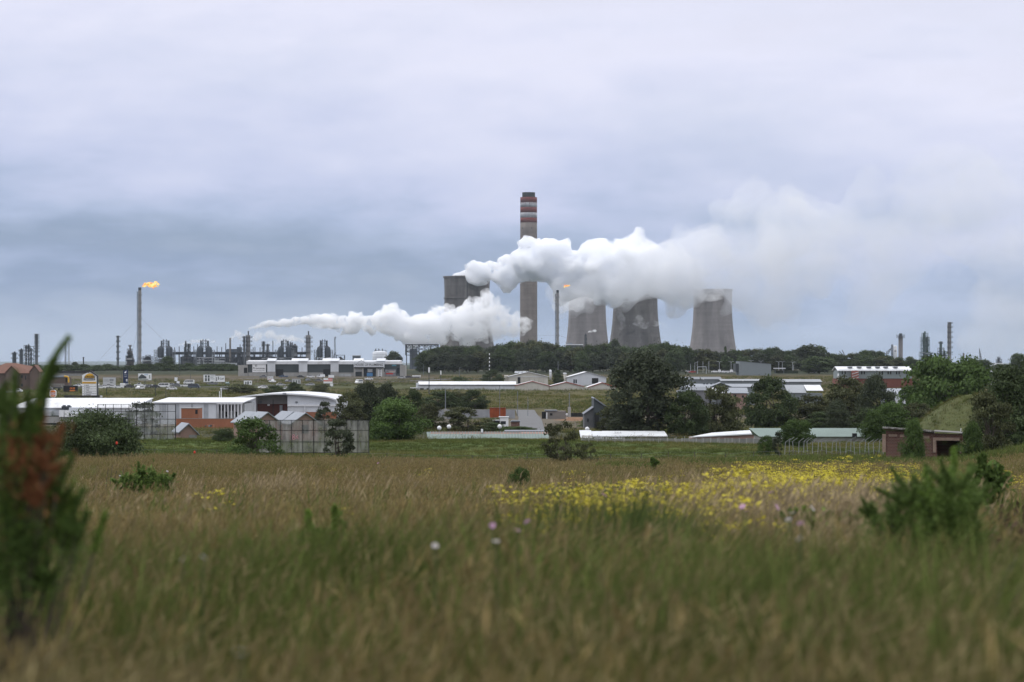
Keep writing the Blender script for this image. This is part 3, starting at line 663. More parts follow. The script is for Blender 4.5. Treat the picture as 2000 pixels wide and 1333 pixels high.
# trees and bushes of the middle distance
G2 = 'middle distance trees'
for a in (
    ('dense2', 470, 905, 62, 751, 'dark round bush left of the road, behind the arched white warehouse', 'scrub_bush'),
    ('dense1', 536, 900, 44, 754, 'low dark bush above the middle of the arched warehouse roof', 'scrub_bush'),
    ('dense1', 576, 905, 36, 748, 'dark bush second from the right behind the arched warehouse', 'scrub_bush'),
    ('dense2', 627, 880, 42, 751, 'dark bush right of the arched roof top under the red sign', 'scrub_bush'),
    ('dense1', 960, 1120, 42, 724, 'dark round tree left of the two big cream barns', 'tree'),
    ('scrub', 900, 1180, 34, 737, 'low bush behind the long white shed', 'scrub_bush'),
    ('upright', 1091, 1110, 22, 724, 'dark conifer between the two big cream barns', 'conifer_tree'),
    ('dense1', 862, 700, 70, 765, 'left one of the dark round bushes on the slope below the long white shed', 'scrub_bush'),
    ('dense2', 888, 720, 50, 766, 'middle one of the dark round bushes on the slope below the long shed', 'scrub_bush'),
    ('dense1', 922, 690, 56, 764, 'right one of the dark round bushes on the slope below the long shed', 'scrub_bush'),
    ('big_gum', 716, 440, 62, 750, 'tall dark tree right of the arched warehouse', 'tree'),
    ('big_gum', 757, 470, 66, 752, 'dark olive tree behind the round green tree', 'tree'),
    ('dense2', 682, 430, 64, 769, 'dark tree overlapping the right end of the arched warehouse', 'tree'),
    ('dense1', 805, 460, 60, 765, 'dark tree at the right behind the round green tree', 'tree'),
    ('dense2', 838, 420, 60, 790, 'bushy dark tree at the left end of the green roofed row', 'tree'),
    ('round', 776, 330, 106, 782, 'round deep green tree on the meadow edge', 'tree'),
    ('round', 731, 345, 24, 818, 'small yellow green bush at the foot of the round green tree', 'scrub_bush'),
    ('sparse', 905, 400, 96, 797, 'loose olive tree behind the green roofed row', 'tree'),
    ('dense1', 958, 400, 60, 826, 'low dark bush behind the middle of the green roofed row', 'scrub_bush'),
    ('round', 1010, 395, 70, 834, 'low green hedge bush right of the white booth', 'scrub_bush'),
    ('dense2', 1030, 410, 46, 837, 'small hedge bush at the lane end', 'scrub_bush'),
    ('small', 631, 430, 30, 786, 'small dark tree in front of the arched warehouse', 'tree'),
    ('big_gum', 1262, 380, 150, 691, 'largest dark gum tree with a thick trunk behind the white roofs', 'gum_tree'),
    ('dense2', 1196, 400, 60, 795, 'thin grey lower tree at the left foot of the largest gum', 'tree'),
    ('dense1', 1345, 375, 80, 766, 'dark spreading tree just right of the largest gum', 'tree'),
    ('dense2', 1402, 385, 90, 757, 'olive brown spreading tree right of the largest gum', 'tree'),
    ('dense1', 1502, 440, 98, 740, 'tall dark tree right of the small pinkish house', 'tree'),
    ('dense2', 1585, 450, 90, 775, 'olive tree left of centre in the right wood', 'tree'),
    ('dense2', 1655, 470, 90, 741, 'tall olive tree in front of the white roofed block', 'tree'),
    ('big_gum', 1712, 455, 70, 735, 'tall dark tree below the middle of the white roofed block', 'tree'),
    ('dense1', 1755, 440, 70, 790, 'dark tree below the right end of the white roofed block', 'tree'),
    ('dense1', 1600, 400, 66, 806, 'lower dark tree behind the right green roof', 'tree'),
    ('big_gum', 1636, 390, 44, 783, 'slim pale olive tree behind the right green roof', 'tree'),
    ('dense1', 1690, 395, 70, 800, 'lower dark tree right of the slim pale olive tree', 'tree'),
    ('broad', 1858, 420, 172, 701, 'huge broad green tree crown left of the right edge', 'tree'),
    ('dense2', 1790, 390, 80, 790, 'dark bush under the left of the broad green crown', 'tree'),
    ('round', 1735, 330, 78, 789, 'fresh green tree left of the grassy mound', 'tree'),
    ('round', 1706, 322, 50, 805, 'paler green bush left of the fresh green tree', 'scrub_bush'),
    ('dense2', 1830, 345, 70, 800, 'dark bush on top behind the grassy mound', 'scrub_bush'),
    ('upright', 1962, 215, 130, 722, 'tall dark tree filling the right edge', 'tree'),
    ('upright', 2030, 225, 120, 700, 'dark tree cut off by the right edge', 'tree'),
    ('sparse', 1930, 200, 96, 770, 'loose dark leafy tree leaning left before the grassy mound', 'tree'),
    ('round', 1897, 184, 42, 828, 'narrow dark green shrub right of the brick shed', 'scrub_bush'),
    ('round', 1783, 180, 46, 822, 'green shrub growing against the brick shed', 'scrub_bush'),
    ('round', 1556, 268, 62, 822, 'small round tree by the slanted fence posts', 'tree'),
    ('shrub', 1497, 225, 36, 852, 'low sprawling bush in front of the concrete wall', 'scrub_bush'),
    ('small', 1518, 222, 18, 845, 'thin sapling among the slanted fence posts', 'tree'),
    ('dome', 192, 190, 164, 806, 'big round dark bush on the field edge at left', 'scrub_bush'),
    ('bush', 145, 196, 70, 838, 'darker low bush at the left foot of the big round bush', 'scrub_bush'),
    ('small', 276, 330, 66, 788, 'round tree seen through the tall net screen', 'tree'),
    ('shrub', 494, 200, 104, 818, 'leafy green shrub left of the panelled screen', 'scrub_bush'),
    ('small', 662, 200, 54, 821, 'small upright tree in front of the panelled screen', 'tree'),
    ('open_shrub', 1098, 190, 78, 826, 'leafy green shrub in front of the green roofed row', 'scrub_bush'),
    ('open_shrub', 1150, 195, 36, 866, 'low twiggy right side growth beside the leafy centre shrub', 'scrub_bush'),
    ('bush', 437, 300, 44, 838, 'low grey green bush beside the small gabled hut', 'scrub_bush'),
    ('shrub', 1150, 480, 40, 818, 'thin bush before the black gabled house', 'scrub_bush'),
):
    tree(a[0], a[1], a[2], a[3], a[4], a[5], None, a[6], 'bush' if 'bush' in a[6] else 'tree')
tree('shrub', 1018, 78, 52, 915, 'small upright grey green shrub standing alone in the brown grass', None, 'scrub_bush', 'bush')
# ------------------------------------------------------------------ buildings
WHITE = M('white_sheet', (.62, .645, .68), .55, .08, .25, streak=.10, rib=3.0, bump=.12)
WHITER = M('white_roof', (.70, .715, .74), .5, .10, .12, streak=.12, stain=(.50, .50, .50))
WROOF2 = M('weathered_white_roof', (.62, .64, .66), .55, .10, .2, stain=(.42, .42, .42))
CREAM = M('cream_sheet', (.56, .54, .48), .7, .10, .2, streak=.15, rib=3.0, bump=.12)
ZINC = M('zinc_roof', (.25, .275, .31), .45, .12, .2, streak=.12, rib=2.6, bump=.2)
ZINCD = M('dark_zinc', (.15, .165, .185), .5, .12, .2, rib=2.6, bump=.2)
GREENR = M('green_roof', (.16, .215, .192), .55, .12, .25, streak=.1, rib=2.2, bump=.25)
SLATE = M('charcoal_sheet', (.060, .072, .078), .6, .12, .2)
GREYW = M('grey_sheet', (.20, .225, .24), .6, .10, .15, streak=.08)
BLOCK = M('block_wall', (.34, .335, .32), .85, .15, .4, streak=.15)
BRICK = M('red_brick', (.155, .062, .042), .9, .18, .35, brick=2.2, streak=.15)
BRICKO = M('orange_brick', (.30, .125, .07), .9, .15, .35, streak=.12)
BRICKP = M('pinkish_brick', (.30, .20, .17), .9, .15, .4, streak=.15)
TILE = M('brown_tile', (.19, .10, .075), .85, .15, .5, rib=2.5, ribax=1, bump=.3)
GLASS = M('dark_glass', (.022, .026, .032), .15, .2, .4, spec=.6)
DARK = M('dark_opening', (.018, .019, .021), .8, .2, .4)
RED = M('red_trim', (.36, .07, .05), .6, .15, .4)
YEL = M('yellow_paint', (.75, .42, .03), .55, .1, .5)
BLACK = M('black_paint', (.012, .012, .013), .5, .1, .5)
NAVY = M('navy_paint', (.012, .025, .075), .5, .1, .5)
SIGNW = M('sign_white', (.80, .81, .82), .55, .05, .4)
REDP = M('sign_red', (.50, .04, .03), .5, .08, .5)
ORANGE = M('sign_orange', (.75, .22, .04), .5, .08, .5)
RUSTO = M('rust_orange', (.32, .075, .028), .7, .3, .8, streak=.25)
CWALL = M('concrete_wall', (.25, .25, .24), .9, .2, .5, streak=.25)
WOOD = M('weathered_post', (.09, .08, .07), .9, .3, 2)

def bld(name, label, cat, px0, D, base=None, group=None):
    L = Loc(px0, D, base); return thing(name, label, cat, L.o, 0, group), L
def pb(t, L, name, mat, px0, px1, py0, py1, y0=-.06, y1=.1, label=None):
    mb = MB(); L.box(mb, px0, px1, py0, py1, y0, y1); o = mb.build(name, mat, t)
    if label: o['label'] = label
    return o
def gable_y(t, L, px0, px1, eave, ridge, base, y0, y1, wall, roof, over=.35, th=.14, pxm=None, name='roof', trim=None):
    """house whose gable end faces the camera"""
    xm = L.X(pxm if pxm else (px0 + px1) / 2); a, b = L.X(px0), L.X(px1); e, r, z0 = L.Z(eave), L.Z(ridge), L.Z(base) - 1
    MB().prism([(a, z0), (b, z0), (b, e), (xm, r), (a, e)], y0, y1).build('wall', wall, t)
    s1 = (r - e) / (xm - a); s2 = (r - e) / (b - xm); ea, eb = e - s1 * over, e - s2 * over; g_ = .03
    MB().prism([(a - over, ea + g_), (xm, r + g_), (b + over, eb + g_), (b + over, eb + th), (xm, r + th), (a - over, ea + th)], y0 - over, y1 + over).build(name, roof, t)
    if trim:
        MB().prism([(a - over, ea - .1), (xm, r - .12), (b + over, eb - .1), (b + over, eb + th + .02), (xm, r + th + .04), (a - over, ea + th + .02)], y0 - over - .12, y0 - over - .01).build('barge_board', trim, t)
def gable_x(t, L, px0, px1, eave, ridge, base, y0, y1, wall, roof, over=.4, th=.14, name='roof'):
    """house whose roof ridge runs across the picture"""
    a, b = L.X(px0), L.X(px1); e, r, z0 = L.Z(eave), L.Z(ridge), L.Z(base) - 1; ym = (y0 + y1) / 2
    MB().prismx([(y0, z0), (y1, z0), (y1, e), (ym, r), (y0, e)], a, b).build('wall', wall, t)
    s = (r - e) / (ym - y0); eo = e - s * over
    MB().prismx([(y0 - over, eo + .03), (ym, r + .03), (y1 + over, eo + .03), (y1 + over, eo + th), (ym, r + th), (y0 - over, eo + th)], a - over, b + over).build(name, roof, t)
def mono(t, L, px0, px1, front, back, base, y0, y1, wall, roof, over=.3, th=.14, name='roof'):
    a, b = L.X(px0), L.X(px1); f, k, z0 = L.Z(front), L.Z(back), L.Z(base) - 1; s = (k - f) / (y1 - y0)
    MB().prismx([(y0, z0), (y1, z0), (y1, k), (y0, f)], a, b).build('wall', wall, t)
    MB().prismx([(y0 - over, f - s * over + .03), (y1 + over, k + s * over + .03), (y1 + over, k + s * over + th), (y0 - over, f - s * over + th)], a - over, b + over).build(name, roof, t)

# --- the long retail block
def retail():
    t, L = bld('retail_building', 'long charcoal retail block with white upstand panels, Prommac and House of Plumbing signs', 'building', 484, 1370, 737)
    D0, D1 = 0, 28
    mb = MB(); L.box(mb, 484, 781, 712, 739, D0, D1); mb.build('wall', SLATE, t)
    pb(t, L, 'plinth', BLOCK, 485, 691.5, 728, 739, -.25, -.01); pb(t, L, 'plinth', BLOCK, 753, 779, 734.5, 739, -.25, -.01)
    a, b = L.X(481.5), L.X(781.5)
    MB().prismx([(-.9, L.Z(711.8)), (-.9, L.Z(706)), (14, L.Z(704)), (28.5, L.Z(706)), (28.5, L.Z(711.8))], a, b).build('roof', WHITER, t)
    for c0, c1 in ((522.5, 538), (584, 600.5), (646, 661.5), (736, 752)):
        mb = MB(); L.box(mb, c0, c1, 706.3, 726.5 if c0 < 700 else 711, -1.3, -.5)
        mb.prismx([(-2.2, L.Z(706.3)), (-2.2, L.Z(705.3)), (5, L.Z(700.2)), (5, L.Z(706.3))], L.X(c0 - .7), L.X(c1 + .7)); mb.build('upstand_panel', WHITE, t)
        pb(t, L, 'panel_base', BLOCK, c0, c1, 726.6, 739, -1.2, -.3)
    for c0, c1 in ((568.5, 584), (629, 646), (690, 709)):
        MB().prismx([(1, L.Z(705.5)), (6, L.Z(700.2)), (10, L.Z(700.2)), (10, L.Z(705))], L.X(c0), L.X(c1)).build('roof_monitor', WHITER, t)
    for c0, c1 in ((539, 553.5), (631.5, 645.5)): pb(t, L, 'roller_door', DARK, c0, c1, 721.5, 738.5, -.32, -.26)
    for c0, c1 in ((556, 583), (602, 630), (662, 691)):
        o = pb(t, L, 'wall_seam', M('seam_grey', (.16, .17, .18), .7), c0, c1, 727.6, 728, -.36, -.25)
    # left and right wings
    pb(t, L, 'side_wing', BLOCK, 465.5, 483.9, 713.5, 739, -.6, 18); pb(t, L, 'wing_window', DARK, 476.5, 483, 718.5, 729, -.7, -.59)
    pb(t, L, 'side_wing', BLOCK, 781.1, 791.5, 713.8, 739, -.6, 18); pb(t, L, 'wing_window', GLASS, 775, 780.5, 719, 730, -.3, -.0)
    # left sign
    s = pb(t, L, 'shop_sign', SIGNW, 493, 519.5, 711.5, 727.5, -.45, -.02)
    X = lambda p: L.X(p)
    text_part('Prommac', L.m(4.2), L.m(24), s, X(506.2), -.48, L.Z(719.6), M('ink', (.05, .05, .055), .6), bold=.012)
    text_part('MINING AND INDUSTRIAL', L.m(1.6), L.m(22), s, X(506.2), -.48, L.Z(724.2), MATS['ink'])
    lg = MB(); lg.lathe([(L.m(2.0), -.02), (L.m(2.0), .02), (L.m(1.45), .02), (L.m(1.45), -.02), (L.m(2.0), -.02)], 20, cap=False)
    lo = lg.build('sign_emblem', MATS['ink'], s); lo.rotation_euler = (R(90), 0, 0); lo.location = (X(500.3), -.49, L.Z(714.6))
    MB().box(X(498), X(501), -.5, -.46, L.Z(714.9), L.Z(714.3)).build('sign_emblem', MATS['ink'], s)
    # plumbing shop front
    cr = pb(t, L, 'entrance_canopy', WHITE, 691.5, 751, 707.8, 719.2, -3.2, 0)
    text_part('HOUSE OF PLUMBING', L.m(4.6), L.m(55), cr, X(721), -3.25, L.Z(712.8), MATS['ink'], bold=.01)
    pb(t, L, 'canopy_edge', BLACK, 692, 750, 717.4, 719.4, -3.4, -3.21)
    MB().prism([(X(699), L.Z(708)), (X(706.5), L.Z(704.4)), (X(714), L.Z(708)), (X(712), L.Z(708)), (X(706.5), L.Z(705.4)), (X(701), L.Z(708))], -3.4, -3.2).build('sign_gable', BLACK, t)
    for p in (693, 709, 736.5, 748.5): pb(t, L, 'pillar', BLOCK, p - 1.6, p + 1.6, 719.5, 739, -3, -1.8)
    pb(t, L, 'shop_front', GLASS, 711, 735, 719.5, 738, -.35, -.02); pb(t, L, 'white_shutter', SIGNW, 693.6, 706.5, 719.6, 726.5, -.35, -.02)
    p = pb(t, L, 'poster', SIGNW, 718, 727.5, 721, 727, -.5, -.36); pb(t, L, 'poster', M('poster_blue', (.10, .28, .55), .6), 716.5, 728, 728.5, 735.5, -.5, -.36)
    bn = pb(t, L, 'banner', SIGNW, 738, 746.5, 720.5, 737, -2.2, -1.9)
    for i, z in enumerate((723, 727, 731, 735)): MB().box(X(740), X(744.5), -2.25, -2.2, L.Z(z + .7), L.Z(z - .7)).build('banner_mark', MATS['ink'], bn)
    b2 = pb(t, L, 'window_poster', M('poster_grey', (.22, .22, .24), .5, .5, 1.2), 751.5, 773, 722.3, 735.3, -.4, -.02)
    MB().box(X(754), X(768), -.45, -.4, L.Z(731.5), L.Z(729)).build('poster_product', REDP, b2)
    MB().box(X(760), X(771), -.45, -.4, L.Z(728), L.Z(725.5)).build('poster_product', M('tan', (.45, .38, .33), .7), b2)
    pb(t, L, 'high_sign', M('aqua_sign', (.10, .28, .36), .5), 765.5, 774, 712.6, 715.6, -.5, -.02)
retail()

# --- long white shed and the gabled sheds beside it
t, L = bld('long_shed', 'very long low white shed on the slope left of the cream gabled sheds', 'shed', 818, 1000, 763)
gable_x(t, L, 818, 1006, 752.2, 746.2, 765, 0, 12, WHITE, WHITER)
pb(t, L, 'fascia', M('dark_fascia', (.10, .09, .085), .7), 817, 1007, 751.6, 752.8, -.6, -.45)
for a, b in ((820.5, 827.5), (833, 837)): pb(t, L, 'window', GLASS, a, b, 758.5, 761.5)
pb(t, L, 'canopy', WHITER, 801, 817, 757.6, 758.8, -.5, 5); pb(t, L, 'end_wall', WHITE, 812.5, 817.9, 748.5, 764, .4, 11)
pb(t, L, 'downpipe', BLACK, 837.4, 838, 752.5, 764, -.25, -.1)
GS = 'cream gabled sheds'
for c0, c1, r, e, lab, d in ((1006.5, 1072, 745.3, 753.5, 'leftmost low cream gabled shed touching the end of the long white shed', 0), (1073, 1139, 746.8, 755, 'middle low cream gabled shed with dark red roof edge', 1), (1148, 1204, 748, 757, 'rightmost low cream gabled shed partly behind the big gum', 2)):
    t, L = bld('gabled_shed', lab, 'shed', (c0 + c1) / 2, 1000 + d, 764, GS)
    gable_y(t, L, c0, c1, e, r, 766, 0, 22, CREAM, WROOF2, trim=RED)
    for k in range(1, 6): pb(t, L, 'wall_rib', M('cream_rib', (.42, .40, .35), .8), c0 + (c1 - c0) * k / 6 - .15, c0 + (c1 - c0) * k / 6 + .15, e + 1, 764, -.1, -.02)
    if d == 1: pb(t, L, 'link_wall', CREAM, 1139.2, 1148, 756.5, 766, .5, 8)
t, L = bld('barn', 'big cream barn with one dark doorway behind the leftmost low shed', 'barn', 1032, 1120, 753)
gable_y(t, L, 992.5, 1070.5, 736.3, 727.2, 756, 0, 40, CREAM, WROOF2, over=.6)
pb(t, L, 'gable_cladding', WROOF2, 993, 1070, 735.8, 737, -.14, -.02)
pb(t, L, 'door', DARK, 1011, 1016.5, 737, 749.5); pb(t, L, 'lean_to', CREAM, 984.5, 992.3, 734, 756, 8, 36)
for p in (1023, 1034, 1044, 1052.5, 1061): pb(t, L, 'door_track', M('cream_rib', (.42, .40, .35)), p - .25, p + .25, 738, 752)
for p in (1009, 1016, 1024):
    MB().cyl(L.X(p), 12, L.Z(729.5), L.Z(725.6), .9, .9, 10).build('roof_vent', WROOF2, t)
t, L = bld('barn', 'big white barn with a wide black doorway at right behind the gabled sheds', 'barn', 1146, 1120, 753)
gable_y(t, L, 1107.5, 1184, 737.5, 727, 756, 0, 40, WHITE, WHITER, over=.6)
pb(t, L, 'door', DARK, 1156, 1168.5, 739, 750)
for a in (1120, 1124): pb(t, L, 'window', GLASS, a, a + 2.6, 741.5, 749)
pb(t, L, 'side_roof', WHITER, 1103, 1107.3, 729, 731, 6, 38); pb(t, L, 'side_wall', CREAM, 1104, 1107.3, 731.2, 756, 8, 36)
t, L = bld('silo_tank', 'slim white upright tank between the two barns', 'tank', 1075, 1180, 742)
MB().lathe([(L.m(2.4), 0), (L.m(2.4), L.Z(724)), (L.m(1.2), L.Z(722.5))], 16).build('tank', WHITER, t, True); MB().lathe([(L.m(2.46), L.Z(728)), (L.m(2.46), L.Z(727.3))], 16).build('band', GREYW, t)

# --- left warehouse complex
t, L = bld('warehouse', 'low white flat roofed warehouse at left with rooftop cooling units', 'warehouse', 180, 540, 822)
MB().prismx([(0, -1), (30, -1), (30, L.Z(783)), (0, L.Z(797.5))], L.X(20), L.X(258)).build('wall', WHITE, t)
MB().prismx([(-.5, L.Z(797.8)), (30.5, L.Z(782.6)), (30.5, L.Z(781.4)), (-.5, L.Z(796.4))], L.X(18), L.X(260)).build('roof', WHITER, t)
pb(t, L, 'lower_bay', WHITE, 140, 168, 796, 814, -3.2, -.02); pb(t, L, 'lower_bay', M('bay_grey', (.42, .44, .46), .7), 72, 104, 803, 816, -3, -.02)
pb(t, L, 'brown_plinth', BLOCK, 66, 200, 813.5, 826, -3.4, -.03); pb(t, L, 'dark_band', DARK, 20, 140, 812, 813.4, -3.3, -.02)
for a in (124, 133):
    f = pb(t, L, 'cooling_unit', DARKST, a, a + 8, 793.5, 798.5, -2.4, -.8); MB().cyl(L.X(a + 4), -1.6, L.Z(793.5), L.Z(791.3), L.m(3.3), L.m(3.3), 12).build('fan', GREYST, f)
pb(t, L, 'unit_deck', DARKST, 121, 143, 798.6, 799.6, -2.6, -.4)
for a, b in ((122, 131), (132.5, 141)): pb(t, L, 'cool_cabinet', SIGNW, a, b, 801, 814, -4, -3.3)
pb(t, L, 'low_unit', SIGNW, 146, 160, 809, 814.5, -4.6, -3.3); pb(t, L, 'dark_door', DARK, 168.2, 171, 802, 813, -.3, -.02)

t, L = bld('warehouse', 'white warehouse with tall grey wall panels in the middle of the left complex', 'warehouse', 360, 555, 825)
MB().prismx([(0, -1), (26, -1), (26, L.Z(781)), (0, L.Z(787))], L.X(300), L.X(423)).build('wall', WHITE, t)
MB().prismx([(-.5, L.Z(787.6)), (26.5, L.Z(781.2)), (26.5, L.Z(779.8)), (-.5, L.Z(786))], L.X(297), L.X(476)).build('roof', WHITER, t)
for a, b in ((315, 325), (343, 350.5), (373, 377), (398, 407)): pb(t, L, 'grey_panel', M('panel_grey', (.36, .38, .41), .7), a, b, 789.5, 818)
pb(t, L, 'wall', M('bay_grey', (.42, .44, .46), .7), 423.2, 474.5, 789.5, 826, 3.5, 25)
for k in range(8): pb(t, L, 'column', WHITER, 425 + k * 6.5, 427 + k * 6.5, 788, 817, -.3, .3)
pb(t, L, 'colonnade_beam', WHITER, 423.2, 475, 787, 790, -.45, -.31)
for k in range(4): pb(t, L, 'opening', DARK, 426 + k * 10, 432 + k * 10, 793 + (k % 2) * 12, 803 + (k % 2) * 12, 3.3, 3.48)
t, L = bld('brick_yard_wall', 'long orange brick yard wall in front of the white warehouses', 'wall', 400, 500, 834)
pb(t, L, 'wall', BRICKO, 344, 456, 818.5, 838, 0, .4); pb(t, L, 'coping', CWALL, 343.5, 456.5, 817.6, 818.4, -.05, .45)
t, L = bld('brick_plant_room', 'plain orange brick box room standing behind the brick yard wall', 'building', 371, 512, 830)
pb(t, L, 'wall', BRICKO, 354, 388, 798.5, 836, 0, 6); pb(t, L, 'coping', CWALL, 353.5, 388.5, 797.4, 798.4, -.1, 6.1); pb(t, L, 'window', DARK, 381.5, 386, 801, 809)
def junk(px, py, D, name, label, mats, seed):
    rn = random.Random(seed); L = Loc(px, D, py); t = thing(name, label, 'machinery', L.o)
    for i in range(5): MB().box(L.m(-9 + i * 3.6), L.m(-6.5 + i * 3.6), -1, 1, 0, L.m(rn.uniform(2, 5))).build('crate_stack', mats[i % len(mats)], t)
    return t
junk(410, 834, 488, 'pallet_stacks', 'row of dark pallet stacks in front of the orange brick yard wall', [DARKST, BRICKO, GREYST], 3)

def arched():
    t, L = bld('warehouse', 'big white arched roof warehouse with a brown recess and black WAREHOUSE sign', 'warehouse', 560, 590, 826)
    X, Z = L.X, L.Z
    prof = [(441, 778.5), (470, 774.5), (500, 771.3), (530, 769), (560, 768.2), (600, 770.5), (640, 775), (656, 780)]
    MB().prism([(X(443), -1), (X(657), -1)] + [(X(a), Z(b + 3)) for a, b in reversed(prof)], 4.2, 42).build('wall', WHITE, t)
    # front wall left and right of the recess
    top = lambda p: float(np.interp(p, [a for a, b in prof], [b for a, b in prof])) + 3
    MB().prism([(X(443), -1), (X(499.5), -1), (X(499.5), Z(top(499.5))), (X(470), Z(top(470))), (X(443), Z(top(443)))], 0, 4.18).build('front_wall', WHITE, t)
    MB().prism([(X(561.5), -1), (X(657), -1), (X(657), Z(top(656))), (X(640), Z(top(640))), (X(600), Z(top(600))), (X(561.5), Z(top(561.5)))], 0, 4.18).build('front_wall', WHITE, t)
    pb(t, L, 'recess_cladding', M('recess_grey', (.30, .29, .28), .8), 499.6, 561.4, 774, 789.8, 3.9, 4.15); pb(t, L, 'recess_brick', M('brown_brick', (.13, .055, .045), .9, .2, .4), 499.6, 561.4, 789.9, 830, 3.8, 4.15)
    up = [(X(a), Z(b)) for a, b in prof]; dn = [(x, z - 1.0 * (L.m(3) / .37) * .25) for x, z in up]
    lo = [(x, z - L.m(2.6)) for x, z in reversed(up)]
    MB().prism(lo[::-1][::1] + up[::-1], -1.2, 43).build('roof', WHITER, t)
    pb(t, L, 'ridge_seam', M('panel_grey', (.36, .38, .41)), 553, 560, 767.5, 770, -1.3, -1.21)
    pb(t, L, 'lower_band', WHITER, 562, 657, 790.5, 794, -.6, -.02); pb(t, L, 'lower_wall', WHITE, 563, 655, 794, 805, -.25, -.02); pb(t, L, 'brick_base', BRICKO, 562, 658, 805.2, 832, -.3, -.02)
    for p in (595.5, 629): pb(t, L, 'pilaster', WHITER, p - .8, p + .8, 794, 830, -.6, -.31)
    pb(t, L, 'floodlight', GREYST, 577, 581.5, 784.5, 787, -.4, -.02); pb(t, L, 'floodlight', GREYST, 505, 509, 784, 788, 3.4, 3.85); pb(t, L, 'air_unit', SIGNW, 519.5, 524, 790.5, 793.5, 3.3, 3.78)
    pb(t, L, 'downpipe', DARKST, 530.3, 531.2, 781, 826, 3.2, 3.5); pb(t, L, 'door', M('panel_grey', (.36, .38, .41)), 543.5, 549, 792.5, 806, 3.5, 3.78); pb(t, L, 'low_roof', WHITER, 424, 443, 780.5, 784, 3, 30)
    s = pb(t, L, 'shop_sign', BLACK, 466.5, 491.5, 784.8, 789.8, -.3, -.02)
    text_part('WAREHOUSE', L.m(2.6), L.m(23), s, X(479), -.33, Z(787.3), SIGNW, bold=.015)
    m_ = MB().prism([(X(448.5), Z(788.6)), (X(457), Z(782.2)), (X(461), Z(783.6)), (X(466.3), Z(788.6))], -.3, -.02).build('mountain_emblem', YEL, t)
    MB().prism([(X(447.8), Z(789)), (X(456.8), Z(781.6)), (X(467), Z(789)), (X(464), Z(789)), (X(456.8), Z(783.3)), (X(451), Z(789))], -.36, -.31).build('emblem_outline', BLACK, m_)
    pb(t, L, 'vent_pipe', SIGNW, 425.5, 426.5, 758.5, 781, 6, 6.3); pb(t, L, 'vent_pipe', SIGNW, 422.3, 423, 765, 781, 6, 6.3)
arched()

# --- small houses behind the two screens
for lab, c, wd, e, r, D, dep in (('leftmost of the grey roofed huts behind the panelled screen, its ridge farthest left', 500, 50, 824, 806.5, 335, 14), ('second grey roofed hut from the left behind the panelled screen', 522, 46, 824, 807, 322, 12),
                         ('third grey roofed hut behind the panelled screen', 572, 48, 824, 806, 338, 14), ('rightmost grey roofed hut behind the panelled screen', 596, 52, 826, 808, 322, 12)):
    L = Loc(c, D, 866); t = thing('brick_house', lab, 'house', L.o, R(22), 'grey roofed huts'); w_ = L.m(wd) * .5; dep *= .36
    zr, ze = L.Z(r), L.Z(e)
    MB().prism([(-w_, -1), (w_, -1), (w_, ze), (0, zr), (-w_, ze)], 0, dep).build('wall', BRICKP, t)
    s_ = (zr - ze) / w_
    MB().prism([(-w_ - .4, ze - s_ * .4 + .02), (0, zr + .02), (w_ + .4, ze - s_ * .4 + .02), (w_ + .4, ze - s_ * .4 + .14), (0, zr + .14), (-w_ - .4, ze - s_ * .4 + .14)], -.4, dep + .4).build('roof', ZINC, t)
    MB().box(-.45, .45, -.08, -.01, ze - 1.4, ze - .3).build('window', GLASS, t)
L = Loc(368, 338, 862); t = thing('gabled_hut', 'small hut with pale sloping roof and red gable wall beside the net screen', 'house', L.o, R(18))
a, b = L.m(-16), L.m(17); zr, ze = L.Z(829), L.Z(843)
MB().prism([(a, -1), (b, -1), (b, ze - .3), (0, zr), (a, ze)], 0, 5).build('wall', BRICKP, t)
MB().box(L.m(1), b - .02, -.06, -.01, -.5, ze - .5).build('grey_panel', CWALL, t)
MB().prism([(a - .3, ze - .25), (0, zr + .02), (b + .3, ze - .55), (b + .3, ze - .4), (0, zr + .16), (a - .3, ze - .1)], -.4, 5.4).build('roof', ZINC, t)

# --- the two mesh screens
def netmat(name, col, dens):
    m = bpy.data.materials.new(name); m.use_nodes = True; T = m.node_tree; N = T.nodes; Lk = T.links; b = N['Principled BSDF']; b.inputs['Roughness'].default_value = .9
    tc = N.new('ShaderNodeTexCoord'); n = N.new('ShaderNodeTexNoise'); n.inputs['Scale'].default_value = 1.3; n.inputs['Detail'].default_value = 7
    mpn = N.new('ShaderNodeMapping'); mpn.inputs['Scale'].default_value = (1.6, 1, .5); Lk.new(tc.outputs['Object'], mpn.inputs[0]); Lk.new(mpn.outputs[0], n.inputs[0])
    r = N.new('ShaderNodeMapRange'); r.inputs[1].default_value = .3; r.inputs[2].default_value = .7; r.inputs[3].default_value = .45; r.inputs[4].default_value = 1.35; Lk.new(n.outputs[0], r.inputs[0])
    c = N.new('ShaderNodeRGB'); c.outputs[0].default_value = (*col, 1); v = N.new('ShaderNodeVectorMath'); v.operation = 'SCALE'; Lk.new(c.outputs[0], v.inputs[0]); Lk.new(r.outputs[0], v.inputs['Scale']); Lk.new(v.outputs[0], b.inputs['Base Color'])
    tr = N.new('ShaderNodeBsdfTransparent'); mx = N.new('ShaderNodeMixShader'); r2 = N.new('ShaderNodeMapRange'); r2.inputs[1].default_value = .3; r2.inputs[2].default_value = .7; r2.inputs[3].default_value = dens - .12; r2.inputs[4].default_value = dens + .12
    Lk.new(n.outputs[0], r2.inputs[0]); Lk.new(r2.outputs[0], mx.inputs[0]); Lk.new(tr.outputs[0], mx.inputs[1]); Lk.new(b.outputs[0], mx.inputs[2]); Lk.new(mx.outputs[0], N['Material Output'].inputs[0]); return m
